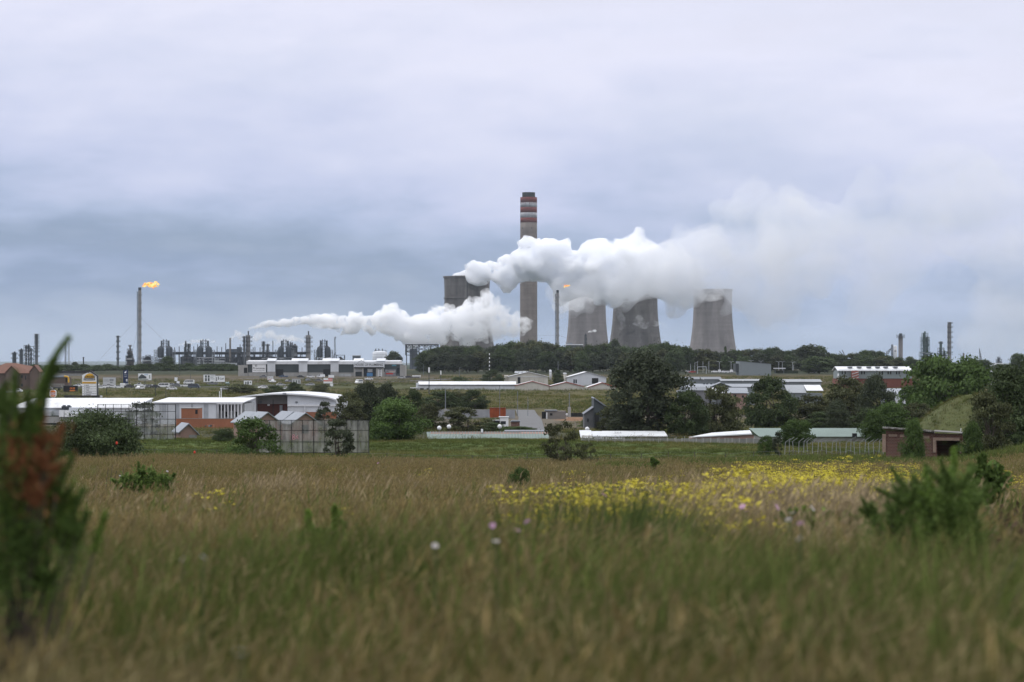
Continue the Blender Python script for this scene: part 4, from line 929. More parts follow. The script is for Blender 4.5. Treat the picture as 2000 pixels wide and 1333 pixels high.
NETC = netmat('net_mesh', (.36, .37, .37), .5); NETG = netmat('grey_screen_mesh', (.30, .295, .28), .62); NETCL = netmat('thin_net', (.36, .37, .38), .22)
def screen(name, label, D, base, cols, rows, mat, clear=()):
    L = Loc((cols[0] + cols[-1]) / 2, D, base); t = thing(name, label, 'screen', L.o); f = L.m(.8)
    for i, c in enumerate(cols):
        big = i in (0, len(cols) - 1) or i % 5 == 0
        MB().box(L.X(c) - f * (.9 if big else .55), L.X(c) + f * (.9 if big else .55), -f, f, -.6, L.Z(rows[0])).build('post', BLACK, t)
    for r in rows: MB().box(L.X(cols[0]), L.X(cols[-1]), -f * .7, f * .7, L.Z(r) - f * .55, L.Z(r) + f * .55).build('rail', BLACK, t)
    for i in range(len(cols) - 1):
        for j in range(len(rows) - 1):
            m = NETCL if (i, j) in clear else mat; a, b = L.X(cols[i]) + f * .5, L.X(cols[i + 1]) - f * .5
            mb = MB(); mb.add([(a, 0, L.Z(rows[j + 1]) + f * .4), (b, 0, L.Z(rows[j + 1]) + f * .4), (b, 0, L.Z(rows[j]) - f * .4), (a, 0, L.Z(rows[j]) - f * .4)], [(0, 1, 2, 3)])
            mb.build('net_panel', m, t)
    return t, L
screen('net_screen', 'tall netted frame screen behind the big round bush', 310, 861, [191 + k * 15.2 for k in range(11)], [790, 804, 819, 834, 848.5, 860], NETC, [(i, j) for i in range(11) for j in range(2) if not (3 <= i <= 7 and j > 0)])
t, L = screen('panel_screen', 'wide weathered grey panelled screen with pink graffiti on the meadow', 238, 890, [505 + k * 21.55 for k in range(11)], [821, 841, 863.5, 884.5], NETG)
pk = M('pink_spray', (.62, .30, .34), .8, .2, 3); ws = M('white_spray', (.6, .6, .6), .8, .2, 3)
gm = MB(); X, Z = L.X, L.Z; q = L.m(.5)
for p in ([(571.5, 850), (571.5, 858.5), (575, 858.5), (576.5, 856.5), (575, 854.5), (571.8, 854.2), (574.8, 853), (575.6, 851), (574, 849.6), (571.5, 850)], [(578.5, 852), (578.2, 858)], [(582, 850), (580, 854), (582.5, 857.5)]):
    gm.path([(X(a), -.05, Z(b)) for a, b in p], q, 4)
gm.build('graffiti', pk, t)
MB().path([(X(530 + 4 * math.cos(a)), -.05, Z(851 - 4.5 * math.sin(a))) for a in np.linspace(-.8, 3, 9)], q, 4).build('graffiti', ws, t)

# --- the low roofs behind the meadow
t, L = bld('green_roofed_row', 'long low building with ribbed pale green roof behind the meadow', 'building', 950, 355, 862)
a, b = L.X(832), L.X(1072); MB().prismx([(0, -1), (7, -1), (7, L.Z(846.4)), (0, L.Z(857.2))], a + .5, b).build('wall', BRICKP, t)
MB().prism([(a, L.Z(847)), (a + 14, L.Z(847)), (a + 14, L.Z(847) + .01), (a, L.Z(847) + .01)], 6, 6.4).build('ridge_cap', ZINC, t)
mb = MB(); z0, z1 = L.Z(857.5), L.Z(846.6); mb.add([(L.X(836), -.5, z0), (b, -.5, z0), (b, 7, z1), (L.X(830), 7, z1), (L.X(836), -.5, z0 - .14), (b, -.5, z0 - .14), (b, 7, z1 - .14), (L.X(830), 7, z1 - .14)], [(0, 1, 2, 3), (7, 6, 5, 4), (0, 4, 5, 1), (1, 5, 6, 2), (2, 6, 7, 3), (3, 7, 4, 0)]); mb.build('roof', GREENR, t)
for k in range(40): 
    x = L.X(838 + k * 5.8); MB().bar((x, -.5, z0 + .05), (x - .02, 7, z1 + .05), .05).build('roof_rib', GREENR, t)
pb(t, L, 'fascia', DARK, 836, 1072, 857.6, 859, -.5, -.42); pb(t, L, 'back_roof', ZINC, 985, 1072, 844.6, 846.8, 8, 12); pb(t, L, 'chimney', SIGNW, 938.5, 942.5, 840.5, 847, 5, 6)
t, L = bld('white_roofed_row', 'low white roofed building continuing the green roofed row to the right', 'building', 1190, 365, 860)
MB().prismx([(0, -1), (7, -1), (7, L.Z(846.5)), (0, L.Z(853))], L.X(1136), L.X(1300)).build('wall', BLOCK, t)
for a, b, f, k in ((1134, 1158, 856.5, 845), (1158, 1304, 853.5, 847)): MB().prismx([(-.4, L.Z(f)), (7.3, L.Z(k)), (7.3, L.Z(k) + .15), (-.4, L.Z(f) + .15)], L.X(a), L.X(b) - .03).build('roof', WROOF2, t)
pb(t, L, 'vaulted_awning', WHITER, 1160, 1190, 855, 858, -1.6, -.45); pb(t, L, 'vaulted_awning', WHITER, 1192, 1218, 855.5, 858, -1.6, -.45)
for p in (1204, 1209, 1214): pb(t, L, 'roof_clutter', SIGNW, p - 1.4, p + 1.4, 844.5 + (p % 2), 847, 4, 5)
pb(t, L, 'ridge_shed', WROOF2, 1180, 1290, 845.2, 846.8, 7.4, 9)
t, L = bld('low_shed', 'low brick shed with long pale sloping roof left of the right green roof', 'shed', 1420, 345, 866)
mb = MB(); mb.add([(L.X(1346), 0, L.Z(853.8)), (L.X(1478), 0, L.Z(846.5)), (L.X(1482), 8, L.Z(843)), (L.X(1400), 8, L.Z(848.5))], [(0, 1, 2, 3)]); mb.add([(L.X(1346), 0, L.Z(855.2)), (L.X(1478), 0, L.Z(849)), (L.X(1482), 8, L.Z(845)), (L.X(1400), 8, L.Z(850))], [(3, 2, 1, 0)])
mb.f += [(0, 4, 5, 1), (1, 5, 6, 2), (2, 6, 7, 3), (3, 7, 4, 0)]; mb.m += [0] * 4; mb.build('roof', WROOF2, t)
MB().prism([(L.X(1352), -1), (L.X(1476), -1), (L.X(1476), L.Z(850)), (L.X(1352), L.Z(856))], .3, 7).build('wall', BRICKP, t)
t, L = bld('green_roofed_house', 'low house with plain pale green hipped roof behind the right fence', 'house', 1600, 330, 864)
MB().box(L.X(1484), L.X(1702), 0, 8, -1, L.Z(852.6)).build('wall', BLOCK, t)
z0, z1 = L.Z(853), L.Z(838); mb = MB(); mb.add([(L.X(1482), -.5, z0), (L.X(1705), -.5, z0), (L.X(1705), 8.5, z0), (L.X(1482), 8.5, z0), (L.X(1468), 4, z1), (L.X(1702), 4, z1)], [(0, 1, 5, 4), (2, 3, 4, 5), (1, 2, 5), (3, 0, 4), (3, 2, 1, 0)]); mb.build('roof', GREENR, t)
pb(t, L, 'water_tank', DARK, 1663, 1671.5, 846.5, 854, -1.2, -.6)

t, L = bld('concrete_wall', 'long precast concrete slab wall in front of the low white roofs', 'wall', 1300, 300, 868)
for k in range(32):
    p = 1136 + k * 14; mb = MB(); L.box(mb, p + .4, p + 13.6, 857.2 + .5 * math.sin(k * 2.1), 870, 0, .12); mb.build('slab', CWALL, t); MB().box(L.X(p) - .08, L.X(p) + .08, -.06, .18, -.4, L.Z(856.2)).build('post', BLOCK, t)

# --- lane end: tank, booth, black gabled house, dirt yard
t, L = bld('yard_wall', 'long grey yard wall running left of the rusty orange tank', 'wall', 930, 600, 815)
pb(t, L, 'wall', M('wall_bluegrey', (.30, .31, .33), .85, .15, .4, streak=.2), 855, 1006, 801, 822, 0, .4)
pb(t, L, 'coping', BLOCK, 854.5, 1006.5, 800.2, 801, -.05, .45)
t, L = bld('rusty_tank', 'rusty orange ribbed skip tank beside the lane', 'tank', 972, 580, 816)
w_ = L.m(16); MB().prism([(-w_ * .95, 0), (w_ * .95, 0), (w_, L.Z(806)), (w_ * .98, L.Z(797.5)), (-w_ * .96, L.Z(797.5)), (-w_, L.Z(806))], 0, 2.6).build('body', RUSTO, t)
for k in range(7): MB().box(-w_ * .9 + k * w_ * .3 - .06, -w_ * .9 + k * w_ * .3 + .06, -.12, -.01, .1, L.Z(798)).build('rib', RUSTO, t)
MB().box(-w_, w_, -.14, 2.7, L.Z(797.6), L.Z(796.8)).build('rim', M('rust_dark', (.16, .05, .025), .8), t)
t, L = bld('guard_booth', 'small white booth with dark lower windows below the rusty tank', 'booth', 985, 520, 832)
pb(t, L, 'wall', SIGNW, 976.5, 993, 815.5, 836, 0, 3); pb(t, L, 'window', GLASS, 977.5, 988, 823, 829); pb(t, L, 'roof', WHITER, 974, 994, 814.3, 815.4, -.3, 3.3)
pb(t, L, 'awning', M('panel_grey', (.36, .38, .41)), 962, 976.3, 821, 822.4, -.2, 3); pb(t, L, 'side_opening', DARK, 963, 976, 822.6, 833, .5, 2.5)
t, L = bld('brick_hut', 'small red brick hut with flat roof at the bottom of the lane', 'hut', 1006, 500, 838)
pb(t, L, 'wall', BRICK, 998, 1015, 824.5, 842, 0, 4); MB().prism([(L.X(996.5), L.Z(824.4)), (L.X(1017), L.Z(824.4)), (L.X(1014), L.Z(821.8)), (L.X(1000), L.Z(821.8))], -.3, 4.3).build('roof', ZINCD, t)
t, L = bld('outbuilding', 'small flat roofed grey brown outbuilding right of the lane', 'building', 1080, 600, 822)
pb(t, L, 'wall', M('drab_wall', (.20, .185, .17), .9, .2, .4), 1066, 1105, 803.5, 828, 0, 6); pb(t, L, 'roof', ZINCD, 1064, 1088, 801.6, 803.4, -.3, 6.3); pb(t, L, 'door', DARK, 1058.5, 1065.8, 805, 820, .6, 4); pb(t, L, 'window', DARK, 1074, 1079, 807.5, 812)
pb(t, L, 'pier', SIGNW, 1067, 1069, 806, 820, -.3, -.02)
t, L = bld('dark_paling_fence', 'dark paling fence behind the sandy yard', 'fence', 1125, 640, 818)
for k in range(15): pb(t, L, 'pale', DARK, 1105 + k * 2.8, 1107.7 + k * 2.8, 806.5 + .4 * (k % 3), 820, 0, .06)
for p in (1105, 1119, 1133, 1146): pb(t, L, 'post', DARKST, p - .3, p + .3, 803, 821, -.1, .1)
def black_house():
    t, L = bld('black_gabled_house', 'dark barn like house with steep zinc roof left of the largest gum', 'house', 1165, 470, 845)
    X, Z = L.X, L.Z
    MB().prism([(X(1160), -1), (X(1200), -1), (X(1200), Z(806)), (X(1182), Z(795)), (X(1160), Z(779))], 0, 14).build('wall', SLATE, t)
    MB().prism([(X(1159.3), Z(778.6)), (X(1201), Z(806.2)), (X(1201), Z(804.6)), (X(1160.5), Z(776.8))], -.5, 14.5).build('roof', ZINC, t)
    MB().prism([(X(1141.5), -1), (X(1159.8), -1), (X(1159.8), Z(797)), (X(1141.5), Z(810))], 1, 11).build('side_wall', M('house_grey', (.13, .135, .14), .8), t)
    MB().prism([(X(1140), Z(810.6)), (X(1159.8), Z(796.6)), (X(1159.8), Z(795.4)), (X(1140), Z(809.2))], .6, 11.5).build('side_roof', ZINCD, t)
    pb(t, L, 'door', BLACK, 1161, 1170, 806, 840); pb(t, L, 'window', BLACK, 1147, 1150, 818, 824, .8, 1.02); pb(t, L, 'fence_panel', CWALL, 1174, 1192, 824, 842, -2, -1.8)
black_house()

# --- right hand buildings
t, L = bld('grey_box_building', 'plain windowless blue grey box building with sloping top edge', 'building', 1474, 1400, 739)
MB().prism([(L.X(1444), -1), (L.X(1506), -1), (L.X(1506), L.Z(711.8)), (L.X(1444), L.Z(706.2))], 0, 22).build('wall', M('bluegrey_clad', (.22, .25, .265), .65, .06, .08, streak=.06), t)
MB().prism([(L.X(1443.6), L.Z(706.2)), (L.X(1506.4), L.Z(711.8)), (L.X(1506.4), L.Z(711.2)), (L.X(1443.6), L.Z(705.6))], -.2, 22.2).build('coping', GREYST, t)
pb(t, L, 'side_block', SLATE, 1437.5, 1443.9, 710.5, 727, 3, 18); pb(t, L, 'base_strip', M('seam_grey', (.16, .17, .18)), 1444, 1506, 736.6, 739.5, -.3, -.02)
LR = 'long grey sheds at right'
for c0, c1, e, r, b_, lab, D in ((1332, 1408, 741.5, 737.2, 753, 'left one of the long low grey sheds below the car park', 1010), (1409, 1495, 744.5, 741.6, 755, 'middle one of the long low grey sheds below the car park', 1000), (1497, 1604, 746.5, 742, 756, 'right one of the long low grey sheds, below the box building', 990)):
    t, L = bld('low_shed', lab, 'shed', (c0 + c1) / 2, D, 756, LR)
    gable_x(t, L, c0, c1, e, r, 759, 0, 14, GREYW, ZINCD if c0 < 1400 else M('bluegrey_roof', (.27, .29, .31), .55, .1, .2))
    n_ = int((c1 - c0) / 14)
    for k in range(1, n_ + 1): pb(t, L, 'wall_rib', M('seam_grey', (.16, .17, .18)), c0 + k * 13 - .25, c0 + k * 13 + .25, e + .6, 757, -.16, -.02)
    pb(t, L, 'lamp', SIGNW, c0 + 40, c0 + 43, e - 1, e + .2, -.7, -.5)
t, L = bld('grey_house', 'wide grey roofed house with dark gable below the long sheds', 'house', 1400, 760, 786)
gable_x(t, L, 1332, 1474, 756.5, 751.2, 790, 0, 12, GREYW, ZINC); 
MB().prism([(L.X(1386), L.Z(757)), (L.X(1428), L.Z(757)), (L.X(1407), L.Z(748.5))], -1.5, 5).build('gable', SLATE, t)
MB().prism([(L.X(1383.5), L.Z(757.4)), (L.X(1407), L.Z(748.2)), (L.X(1430.5), L.Z(757.4)), (L.X(1430.5), L.Z(756.5)), (L.X(1407), L.Z(747.2)), (L.X(1383.5), L.Z(756.5))], -1.8, 6).build('gable_roof', ZINC, t)
for p in (1376, 1382, 1390): pb(t, L, 'roof_unit', DARKST, p, p + 3.5, 749.4, 751.6, 5, 6)
t, L = bld('white_roofed_house', 'small house with white roof slope and grey wall left of the pinkish house', 'house', 1395, 640, 792)
MB().box(L.X(1343), L.X(1385), 0, 8, -1, L.Z(763)).build('wall', M('house_grey2', (.19, .195, .205), .8, .1), t)
MB().prismx([(-.4, L.Z(763.5)), (8.4, L.Z(757.5)), (8.4, L.Z(756.8)), (-.4, L.Z(762.6))], L.X(1341.5), L.X(1388)).build('roof', ZINCD, t)
MB().prismx([(-.5, L.Z(768.5)), (7, L.Z(758.6)), (7, L.Z(757.8)), (-.5, L.Z(767.5))], L.X(1388.4), L.X(1421)).build('white_roof', WHITER, t)
MB().box(L.X(1389), L.X(1420), 0, 7, -1, L.Z(769)).build('front_wall', GREYW, t)
t, L = bld('pinkish_house', 'small pinkish brick house with grey roof right of the white roof slope', 'house', 1440, 630, 790)
gable_x(t, L, 1424, 1459, 768.2, 758.8, 792, 0, 8, BRICKP, ZINC); pb(t, L, 'window', GLASS, 1432, 1438, 771, 778); pb(t, L, 'window', GLASS, 1449, 1453, 773, 777)
t, L = bld('low_house', 'low grey and white double roof beside the tall olive wood', 'house', 1570, 720, 782)
MB().prismx([(-.4, L.Z(768.5)), (8, L.Z(753.5)), (8, L.Z(752.6)), (-.4, L.Z(767.5))], L.X(1538), L.X(1575)).build('roof', M('bluegrey_roof', (.27, .29, .31)), t); MB().prismx([(-.4, L.Z(764)), (8, L.Z(753.5)), (8, L.Z(752.6)), (-.4, L.Z(763))], L.X(1575.5), L.X(1608)).build('white_roof', WHITER, t)
MB().box(L.X(1539), L.X(1606), 0, 8, -1, L.Z(768.6)).build('wall', GREYW, t)
t, L = bld('shack', 'small pale shack roof between the largest gum and the grey house', 'house', 1333, 640, 786)
pb(t, L, 'wall', GREYW, 1325, 1342, 766, 790, 0, 4); pb(t, L, 'roof', ZINC, 1323, 1343, 763.5, 766, -.4, 4.4); pb(t, L, 'lower_roof', WROOF2, 1326, 1338, 776, 779, -3, -.02)
def right_block():
    t, L = bld('long_block', 'long grey green block with white roof and paired narrow windows', 'building', 1710, 960, 753)
    X, Z = L.X, L.Z
    MB().box(X(1638), X(1781), 0, 16, Z(739.8), Z(722.6)).build('wall', M('greygreen_clad', (.22, .255, .26), .7, .06, .15), t)
    MB().box(X(1636), X(1782.5), .25, 15.8, -1, Z(740)).build('brick_base', M('base_brick', (.17, .065, .05), .9, .15, .3), t)
    MB().prismx([(-.7, Z(725.2)), (-.7, Z(724)), (8, Z(716.2)), (16.7, Z(724)), (16.7, Z(725.2)), (8, Z(717.4))], X(1635.5), X(1782)).build('roof', WHITER, t)
    for p in (1644, 1649.5, 1682, 1687, 1717, 1722, 1733.5, 1738.5, 1750, 1755, 1769, 1774): pb(t, L, 'window', DARK, p, p + 2.2, 724.8, 731.5, -.12, -.02)
    for p in (1659, 1677, 1696, 1713, 1729, 1748): pb(t, L, 'roof_vent', ZINCD, p, p + 8, 716.6, 718.8, 3, 6)
    pb(t, L, 'stair_tower', M('stair_red', (.28, .10, .08), .8), 1662.5, 1675.5, 724.5, 741, -2.4, -.1)
    st = MB()
    for k in range(3): st.bar((X(1662.5), -2.5, Z(741 - k * 5)), (X(1675.5), -2.5, Z(737 - k * 5)), .14)
    st.build('stair_flight', M('rail_pale', (.5, .5, .5)), t); pb(t, L, 'stair_base', DARK, 1663, 1675, 741.2, 752, -2.3, -.1); pb(t, L, 'gate_pillar', SIGNW, 1635.5, 1637.6, 730, 743, -1.4, -.4)
right_block()
t, L = bld('grey_house', 'grey pitched roof glimpsed between the trees under the white roofed block', 'house', 1752, 620, 792)
MB().prismx([(-.4, L.Z(771)), (8, L.Z(760.5)), (8, L.Z(759.8)), (-.4, L.Z(770))], L.X(1726), L.X(1775)).build('roof', ZINC, t); pb(t, L, 'gable_wall', WHITE, 1748, 1770, 770.5, 795, 0, 7); pb(t, L, 'wall', GREYW, 1728, 1747.8, 771.2, 795, 0, 7)
t, L = bld('white_roofed_shed', 'small shed with white roof and pale wall right of the broad green crown', 'shed', 1945, 850, 748)
pb(t, L, 'wall', GREYW, 1918, 1938, 727, 752, 0, 8); pb(t, L, 'roof', WHITER, 1916, 1938, 724.4, 727, -.4, 8.4); pb(t, L, 'annex', BLOCK, 1934, 1964, 733.5, 752, -2, -.02); pb(t, L, 'annex_roof', ZINC, 1933, 1965, 731.6, 733.4, -2.3, 3)
# brick shed in front of the mound
def brick_shed():
    t, L = bld('brick_shed', 'derelict red brick shed with ragged asbestos roof in front of the grassy mound', 'shed', 1800, 193, 882); t.rotation_euler = (0, 0, -math.atan2(L.o.x, L.o.y) - .02)
    X, Z = L.X, L.Z
    mb = MB(); mb.prism([(X(1731), -1), (X(1821), -1), (X(1821), Z(847.5)), (X(1731), Z(842))], 0, .5).prism([(X(1731), -1), (X(1821), -1), (X(1821), Z(862)), (X(1731), Z(858))], .5, 5); mb.build('wall', BRICK, t)
    MB().prism([(X(1829.5), Z(856)), (X(1879), Z(856.5)), (X(1879), Z(848.5)), (X(1821.2), Z(846.6)), (X(1821.2), -1), (X(1829.5), -1)], 0, .35).build('porch_wall', BRICK, t)
    MB().box(X(1821.5), X(1879), 3, 3.4, -1, Z(850)).build('rear_wall', BRICK, t); MB().box(X(1874), X(1879), .4, 3, -1, Z(849)).build('side_wall', BRICK, t)
    pale = M('pale_brick', (.36, .24, .17), .9, .25, 2, brick=4)
    for a, b, c, d in ((1724, 1731, 849, 884), (1821.6, 1827.5, 855, 884)): pb(t, L, 'pier', pale, a, b, c, d, -.12, .5)
    pb(t, L, 'lintel', pale, 1827.6, 1873, 855, 860.6, -.12, .3)
    for a, b, c in ((1736.5, 1753, 848.5), (1758, 1767, 849.5), (1793, 1815, 852)): pb(t, L, 'air_brick', pale, a, b, c, c + 5, -.06, -.01)
    rf = MB(); n = 26
    for k in range(n):
        p = 1725 + k * 3.8; z = Z(836 + k * .26); rf.prismx([(-.6, z - .05), (5.4, z - .35), (5.4, z - .27), (-.6 + .1 * math.sin(k * 1.7), z + .07)], X(p), X(p + 3.2))
        rf.bar((X(p + 1.6), -.62, z + .05), (X(p + 1.6), 5.4, z - .25), .07, 6)
    rf.build('roof', M('asbestos', (.33, .32, .30), .9, .25, 1.5, stain=(.12, .11, .10)), t)
    MB().prism([(X(1824), Z(843.6)), (X(1881), Z(846.8)), (X(1881), Z(845.6)), (X(1824), Z(842.2))], -.5, 3.5).build('porch_roof', M('asbestos_dark', (.16, .155, .15), .9, .25, 1.5), t)
    pb(t, L, 'flue', SIGNW, 1874.5, 1876, 838, 846, 2, 2.08)
brick_shed()

# --- far left house and long dark roof
def brick_house():
    t, L = bld('tiled_house', 'two storey brown brick house with brown tiled roof at the left edge', 'house', 40, 1000, 765)
    X, Z = L.X, L.Z; wl = M('brown_wall', (.13, .095, .08), .85, .15, .3)
    MB().box(X(-30), X(62), 0, 10, -1, Z(729)).build('wall', wl, t)
    z0, z1 = Z(729.5), Z(709.5); mb = MB(); mb.add([(X(-34), -.8, z0), (X(64), -.8, z0), (X(64), 11, z0), (X(-34), 11, z0), (X(6), 5, z1), (X(26), 5, z1), (X(62), 5, Z(716.5))], [(0, 1, 6, 5, 4), (2, 3, 4, 5, 6), (1, 2, 6), (3, 0, 4), (3, 2, 1, 0)]); mb.build('roof', TILE, t)
    for a, b, r, e in ((13, 36, 715.5, 728), (60, 78, 714.5, 727)):
        MB().prism([(X(a), -1), (X(b), -1), (X(b), Z(e)), (X((a + b) / 2), Z(r + 1)), (X(a), Z(e))], -1.8, 5).build('gable_bay', wl, t)
        xm = X((a + b) / 2); MB().prism([(X(a - 1.5), Z(e + .8)), (xm, Z(r)), (X(b + 1.5), Z(e + .8)), (X(b + 1.5), Z(e - .3)), (xm, Z(r - 1.4)), (X(a - 1.5), Z(e - .3))], -2.2, 6).build('bay_roof', TILE, t)
    for p in (33, 41): 
        for z in (733.5, 750): pb(t, L, 'window', GLASS, p, p + 3.6, z, z + 5, -.1, -.01)
    for p in (27, 49): pb(t, L, 'window', GLASS, p, p + 2, 734, 742, -2 if p < 30 else -.1, -1.81 if p < 30 else -.01)
brick_house()
t, L = bld('long_low_building', 'long low building with black flat roof left of the pylon sign', 'building', 120, 1380, 736)
pb(t, L, 'wall', BLOCK, 82, 166, 728, 740, 0, 12); pb(t, L, 'roof', BLACK, 80, 176, 725.2, 728, -1, 13)
t, L = bld('workshop_building', 'brown workshop with grey roof and yellow arched corner pipe', 'building', 112, 1120, 757)
pb(t, L, 'wall', M('brown_wall', (.13, .095, .08)), 95, 132, 737.5, 760, 0, 10); pb(t, L, 'roof', ZINC, 93, 127, 734.3, 737.4, -.6, 10.5); pb(t, L, 'door', DARK, 128, 131.5, 739, 747)
MB().path([(L.X(126.5), -1.3, L.Z(735.6)), (L.X(131.5), -1.3, L.Z(735.7)), (L.X(134), -1.3, L.Z(737)), (L.X(135), -1.3, L.Z(740)), (L.X(135), -1.3, L.Z(747.5))], .38, 8).build('yellow_arch', YEL, t)
pb(t, L, 'low_wall', M('drab_wall', (.20, .185, .17)), 90, 127, 749.5, 760, -2, -1.6)
# ------------------------------------------------------------------ the refinery
PIPEG = M('process_grey', (.115, .125, .135), .6, .3, .25, rand=.2)
SILO = M('silo_dark', (.050, .062, .075), .6, .2, .15)
TEAL = M('teal_steel', (.085, .13, .125), .6, .3, .25)
STACKC = M('stack_grey', (.27, .265, .26), .75, .15, .12, streak=.25)
FIRE = None
def fire_mat():
    m = bpy.data.materials.new('flame'); m.use_nodes = True; T = m.node_tree; N = T.nodes; b = N['Principled BSDF']
    n = N.new('ShaderNodeTexNoise'); n.inputs['Scale'].default_value = .22; n.inputs['Detail'].default_value = 4; tc = N.new('ShaderNodeTexCoord'); T.links.new(tc.outputs['Object'], n.inputs[0])
    r = N.new('ShaderNodeValToRGB'); e = r.color_ramp.elements; e[0].position = .36; e[0].color = (1, .22, .04, 1); e[1].position = .6; e[1].color = (1, .80, .26, 1); k = r.color_ramp.elements.new(.46); k.color = (1, .46, .10, 1)
    T.links.new(n.outputs[0], r.inputs[0]); T.links.new(r.outputs[0], b.inputs['Emission Color']); b.inputs['Emission Strength'].default_value = 1.15; b.inputs['Base Color'].default_value = (.05, .02, .01, 1); return m
FIRE = fire_mat()
def lattice(mb, x0, x1, y0, y1, z0, z1, n, r, n2=None):
    """open steel tower"""
    c = [(x0, y0), (x1, y0), (x1, y1), (x0, y1)]
    for x, y in c: mb.bar((x, y, z0), (x, y, z1), r)
    for k in range(n + 1):
        z = z0 + (z1 - z0) * k / n
        for i in range(4): mb.bar((*c[i], z), (*c[(i + 1) % 4], z), r * .8)
        if k < n:
            z2 = z0 + (z1 - z0) * (k + 1) / n
            for i in (0, 1): mb.bar((*c[i if k % 2 else (i + 1) % 4], z), (*c[(i + 1) % 4 if k % 2 else i], z2), r * .6)
def platform(t, x, y, z, r, mat=DARKST):
    mb = MB(); mb.cyl(x, y, z - .2, z + .15, r, r, 12)
    for k in range(10):
        a = 2 * math.pi * k / 10; mb.bar((x + r * math.cos(a), y + r * math.sin(a), z), (x + r * math.cos(a), y + r * math.sin(a), z + 1.3), .09)
    mb.lathe([(r, z + 1.2), (r + .1, z + 1.3), (r, z + 1.4)], 12, x, y, cap=False); return mb.build('platform', mat, t)
def column(name, label, cat, px, D, wpx, top, mat, plats=(), cap=None, ladder=True, base=None, nozzle=None, group=None, taper=1.0, side=0):
    o = pos(px, D); t = thing(name, label, cat, o, 0, group); Z = lambda py: zp(py, D) - o.z; r = wpx / F * D / 2
    prof = [(r, -1), (r, Z(top) * .96), (r * taper, Z(top))]
    MB().lathe(prof, 14).build('shaft', mat, t, False)
    for p in plats: platform(t, 0, 0, Z(p), r * 1.7 + .5)
    if cap: MB().lathe([(r * taper * cap[0], Z(top)), (r * taper * cap[0], Z(top - cap[1]))], 12).build('cap', DARKST, t)
    if nozzle: MB().lathe([(nozzle[0] / F * D / 2, Z(top) - .1), (nozzle[0] / F * D / 2, Z(nozzle[1]))], 10).build('nozzle', DARKST, t)
    if ladder: MB().bar((-r - .3, -.3, 0), (-r - .3, -.3, Z(top)), .25).build('ladder', DARKST, t)
    if side:   # a slimmer pipe run alongside
        MB().bar((side / F * D, 0, 0), (side / F * D, 0, Z(top + 3)), r * .45, 8).build('side_pipe', mat, t)
    return t
def flame(L, t, pts, seed, name='flame'):
    rn = np.random.RandomState(seed); mb = MB()
    for px, py, r in pts:
        c = np.array([L.X(px), 0, L.Z(py)]); rr = L.m(r)
        for _ in range(11):
            q = c + rn.normal(0, .62, 3) * rr; s = rr * rn.uniform(.22, .6); o = len(mb.v)
            d = 1 + .3 * np.array([noise.noise(Vector(v * 1.7 + q)) for v in IV])
            mb.v += [tuple(q + v * s * e * np.array([1.25, 1, .85])) for v, e in zip(IV, d)]; mb.f += [tuple(int(i) + o for i in f) for f in IF]; mb.m += [0] * len(IF)
    return mb.build(name, FIRE, t, True)
def flare_stack(label, px, D, top, wpx, guys, flame_pts, seed):
    L = Loc(px, D); t = thing('flare_stack', label, 'flare stack', L.o); r = L.m(wpx) / 2; H = L.Z(top)
    MB().lathe([(r, -1), (r, H * .965), (r * .8, H * .965), (r * .8, H)], 16).build('shaft', STACKC, t)
    MB().lathe([(r * .95, H * .955), (r * .95, H)], 12).build('burner_tip', DARKST, t)
    for k in range(9): platform(t, 0, 0, H * (.12 + .098 * k), r * 1.35, GREYST)
    lp = MB()
    for k in range(2): lp.bar((-r - .4 - .7 * k, 0, 0), (-r - .4 - .7 * k, 0, H * .95), .22)
    lp.build('ladder_pipe', DARKST, t)
    for i, (gx, gy, hf, y) in enumerate(guys): MB().bar((0, 0, H * hf), (L.X(gx), y, L.Z(gy)), .085, 4).build('guy_wire', M('wire', (.16, .17, .19), .6, .1), t)
    # the flame is part of the burning flare
    flame(L, t, flame_pts, seed); return t
flare_stack('tallest flare stack at left with a big orange flame blowing right', 273, 2550, 562, 6.4, [(180, 712, .64, 20), (352, 700, .64, 10), (262, 712, .62, -30)], [(281, 559, 2.4), (286, 557, 4), (292, 556, 5), (298, 557, 5), (303, 558, 4.5), (308, 556, 2.6)], 3)
flare_stack('slim guyed flare stack with a faint flame right of the striped chimney', 1089, 2700, 567, 5.4, [(1046, 655, .42, 10), (1140, 668, .42, 15), (1084, 690, .5, -25)], [(1102, 560.5, 1.6), (1106, 559, 2.2), (1110, 558.5, 1.6)], 5)

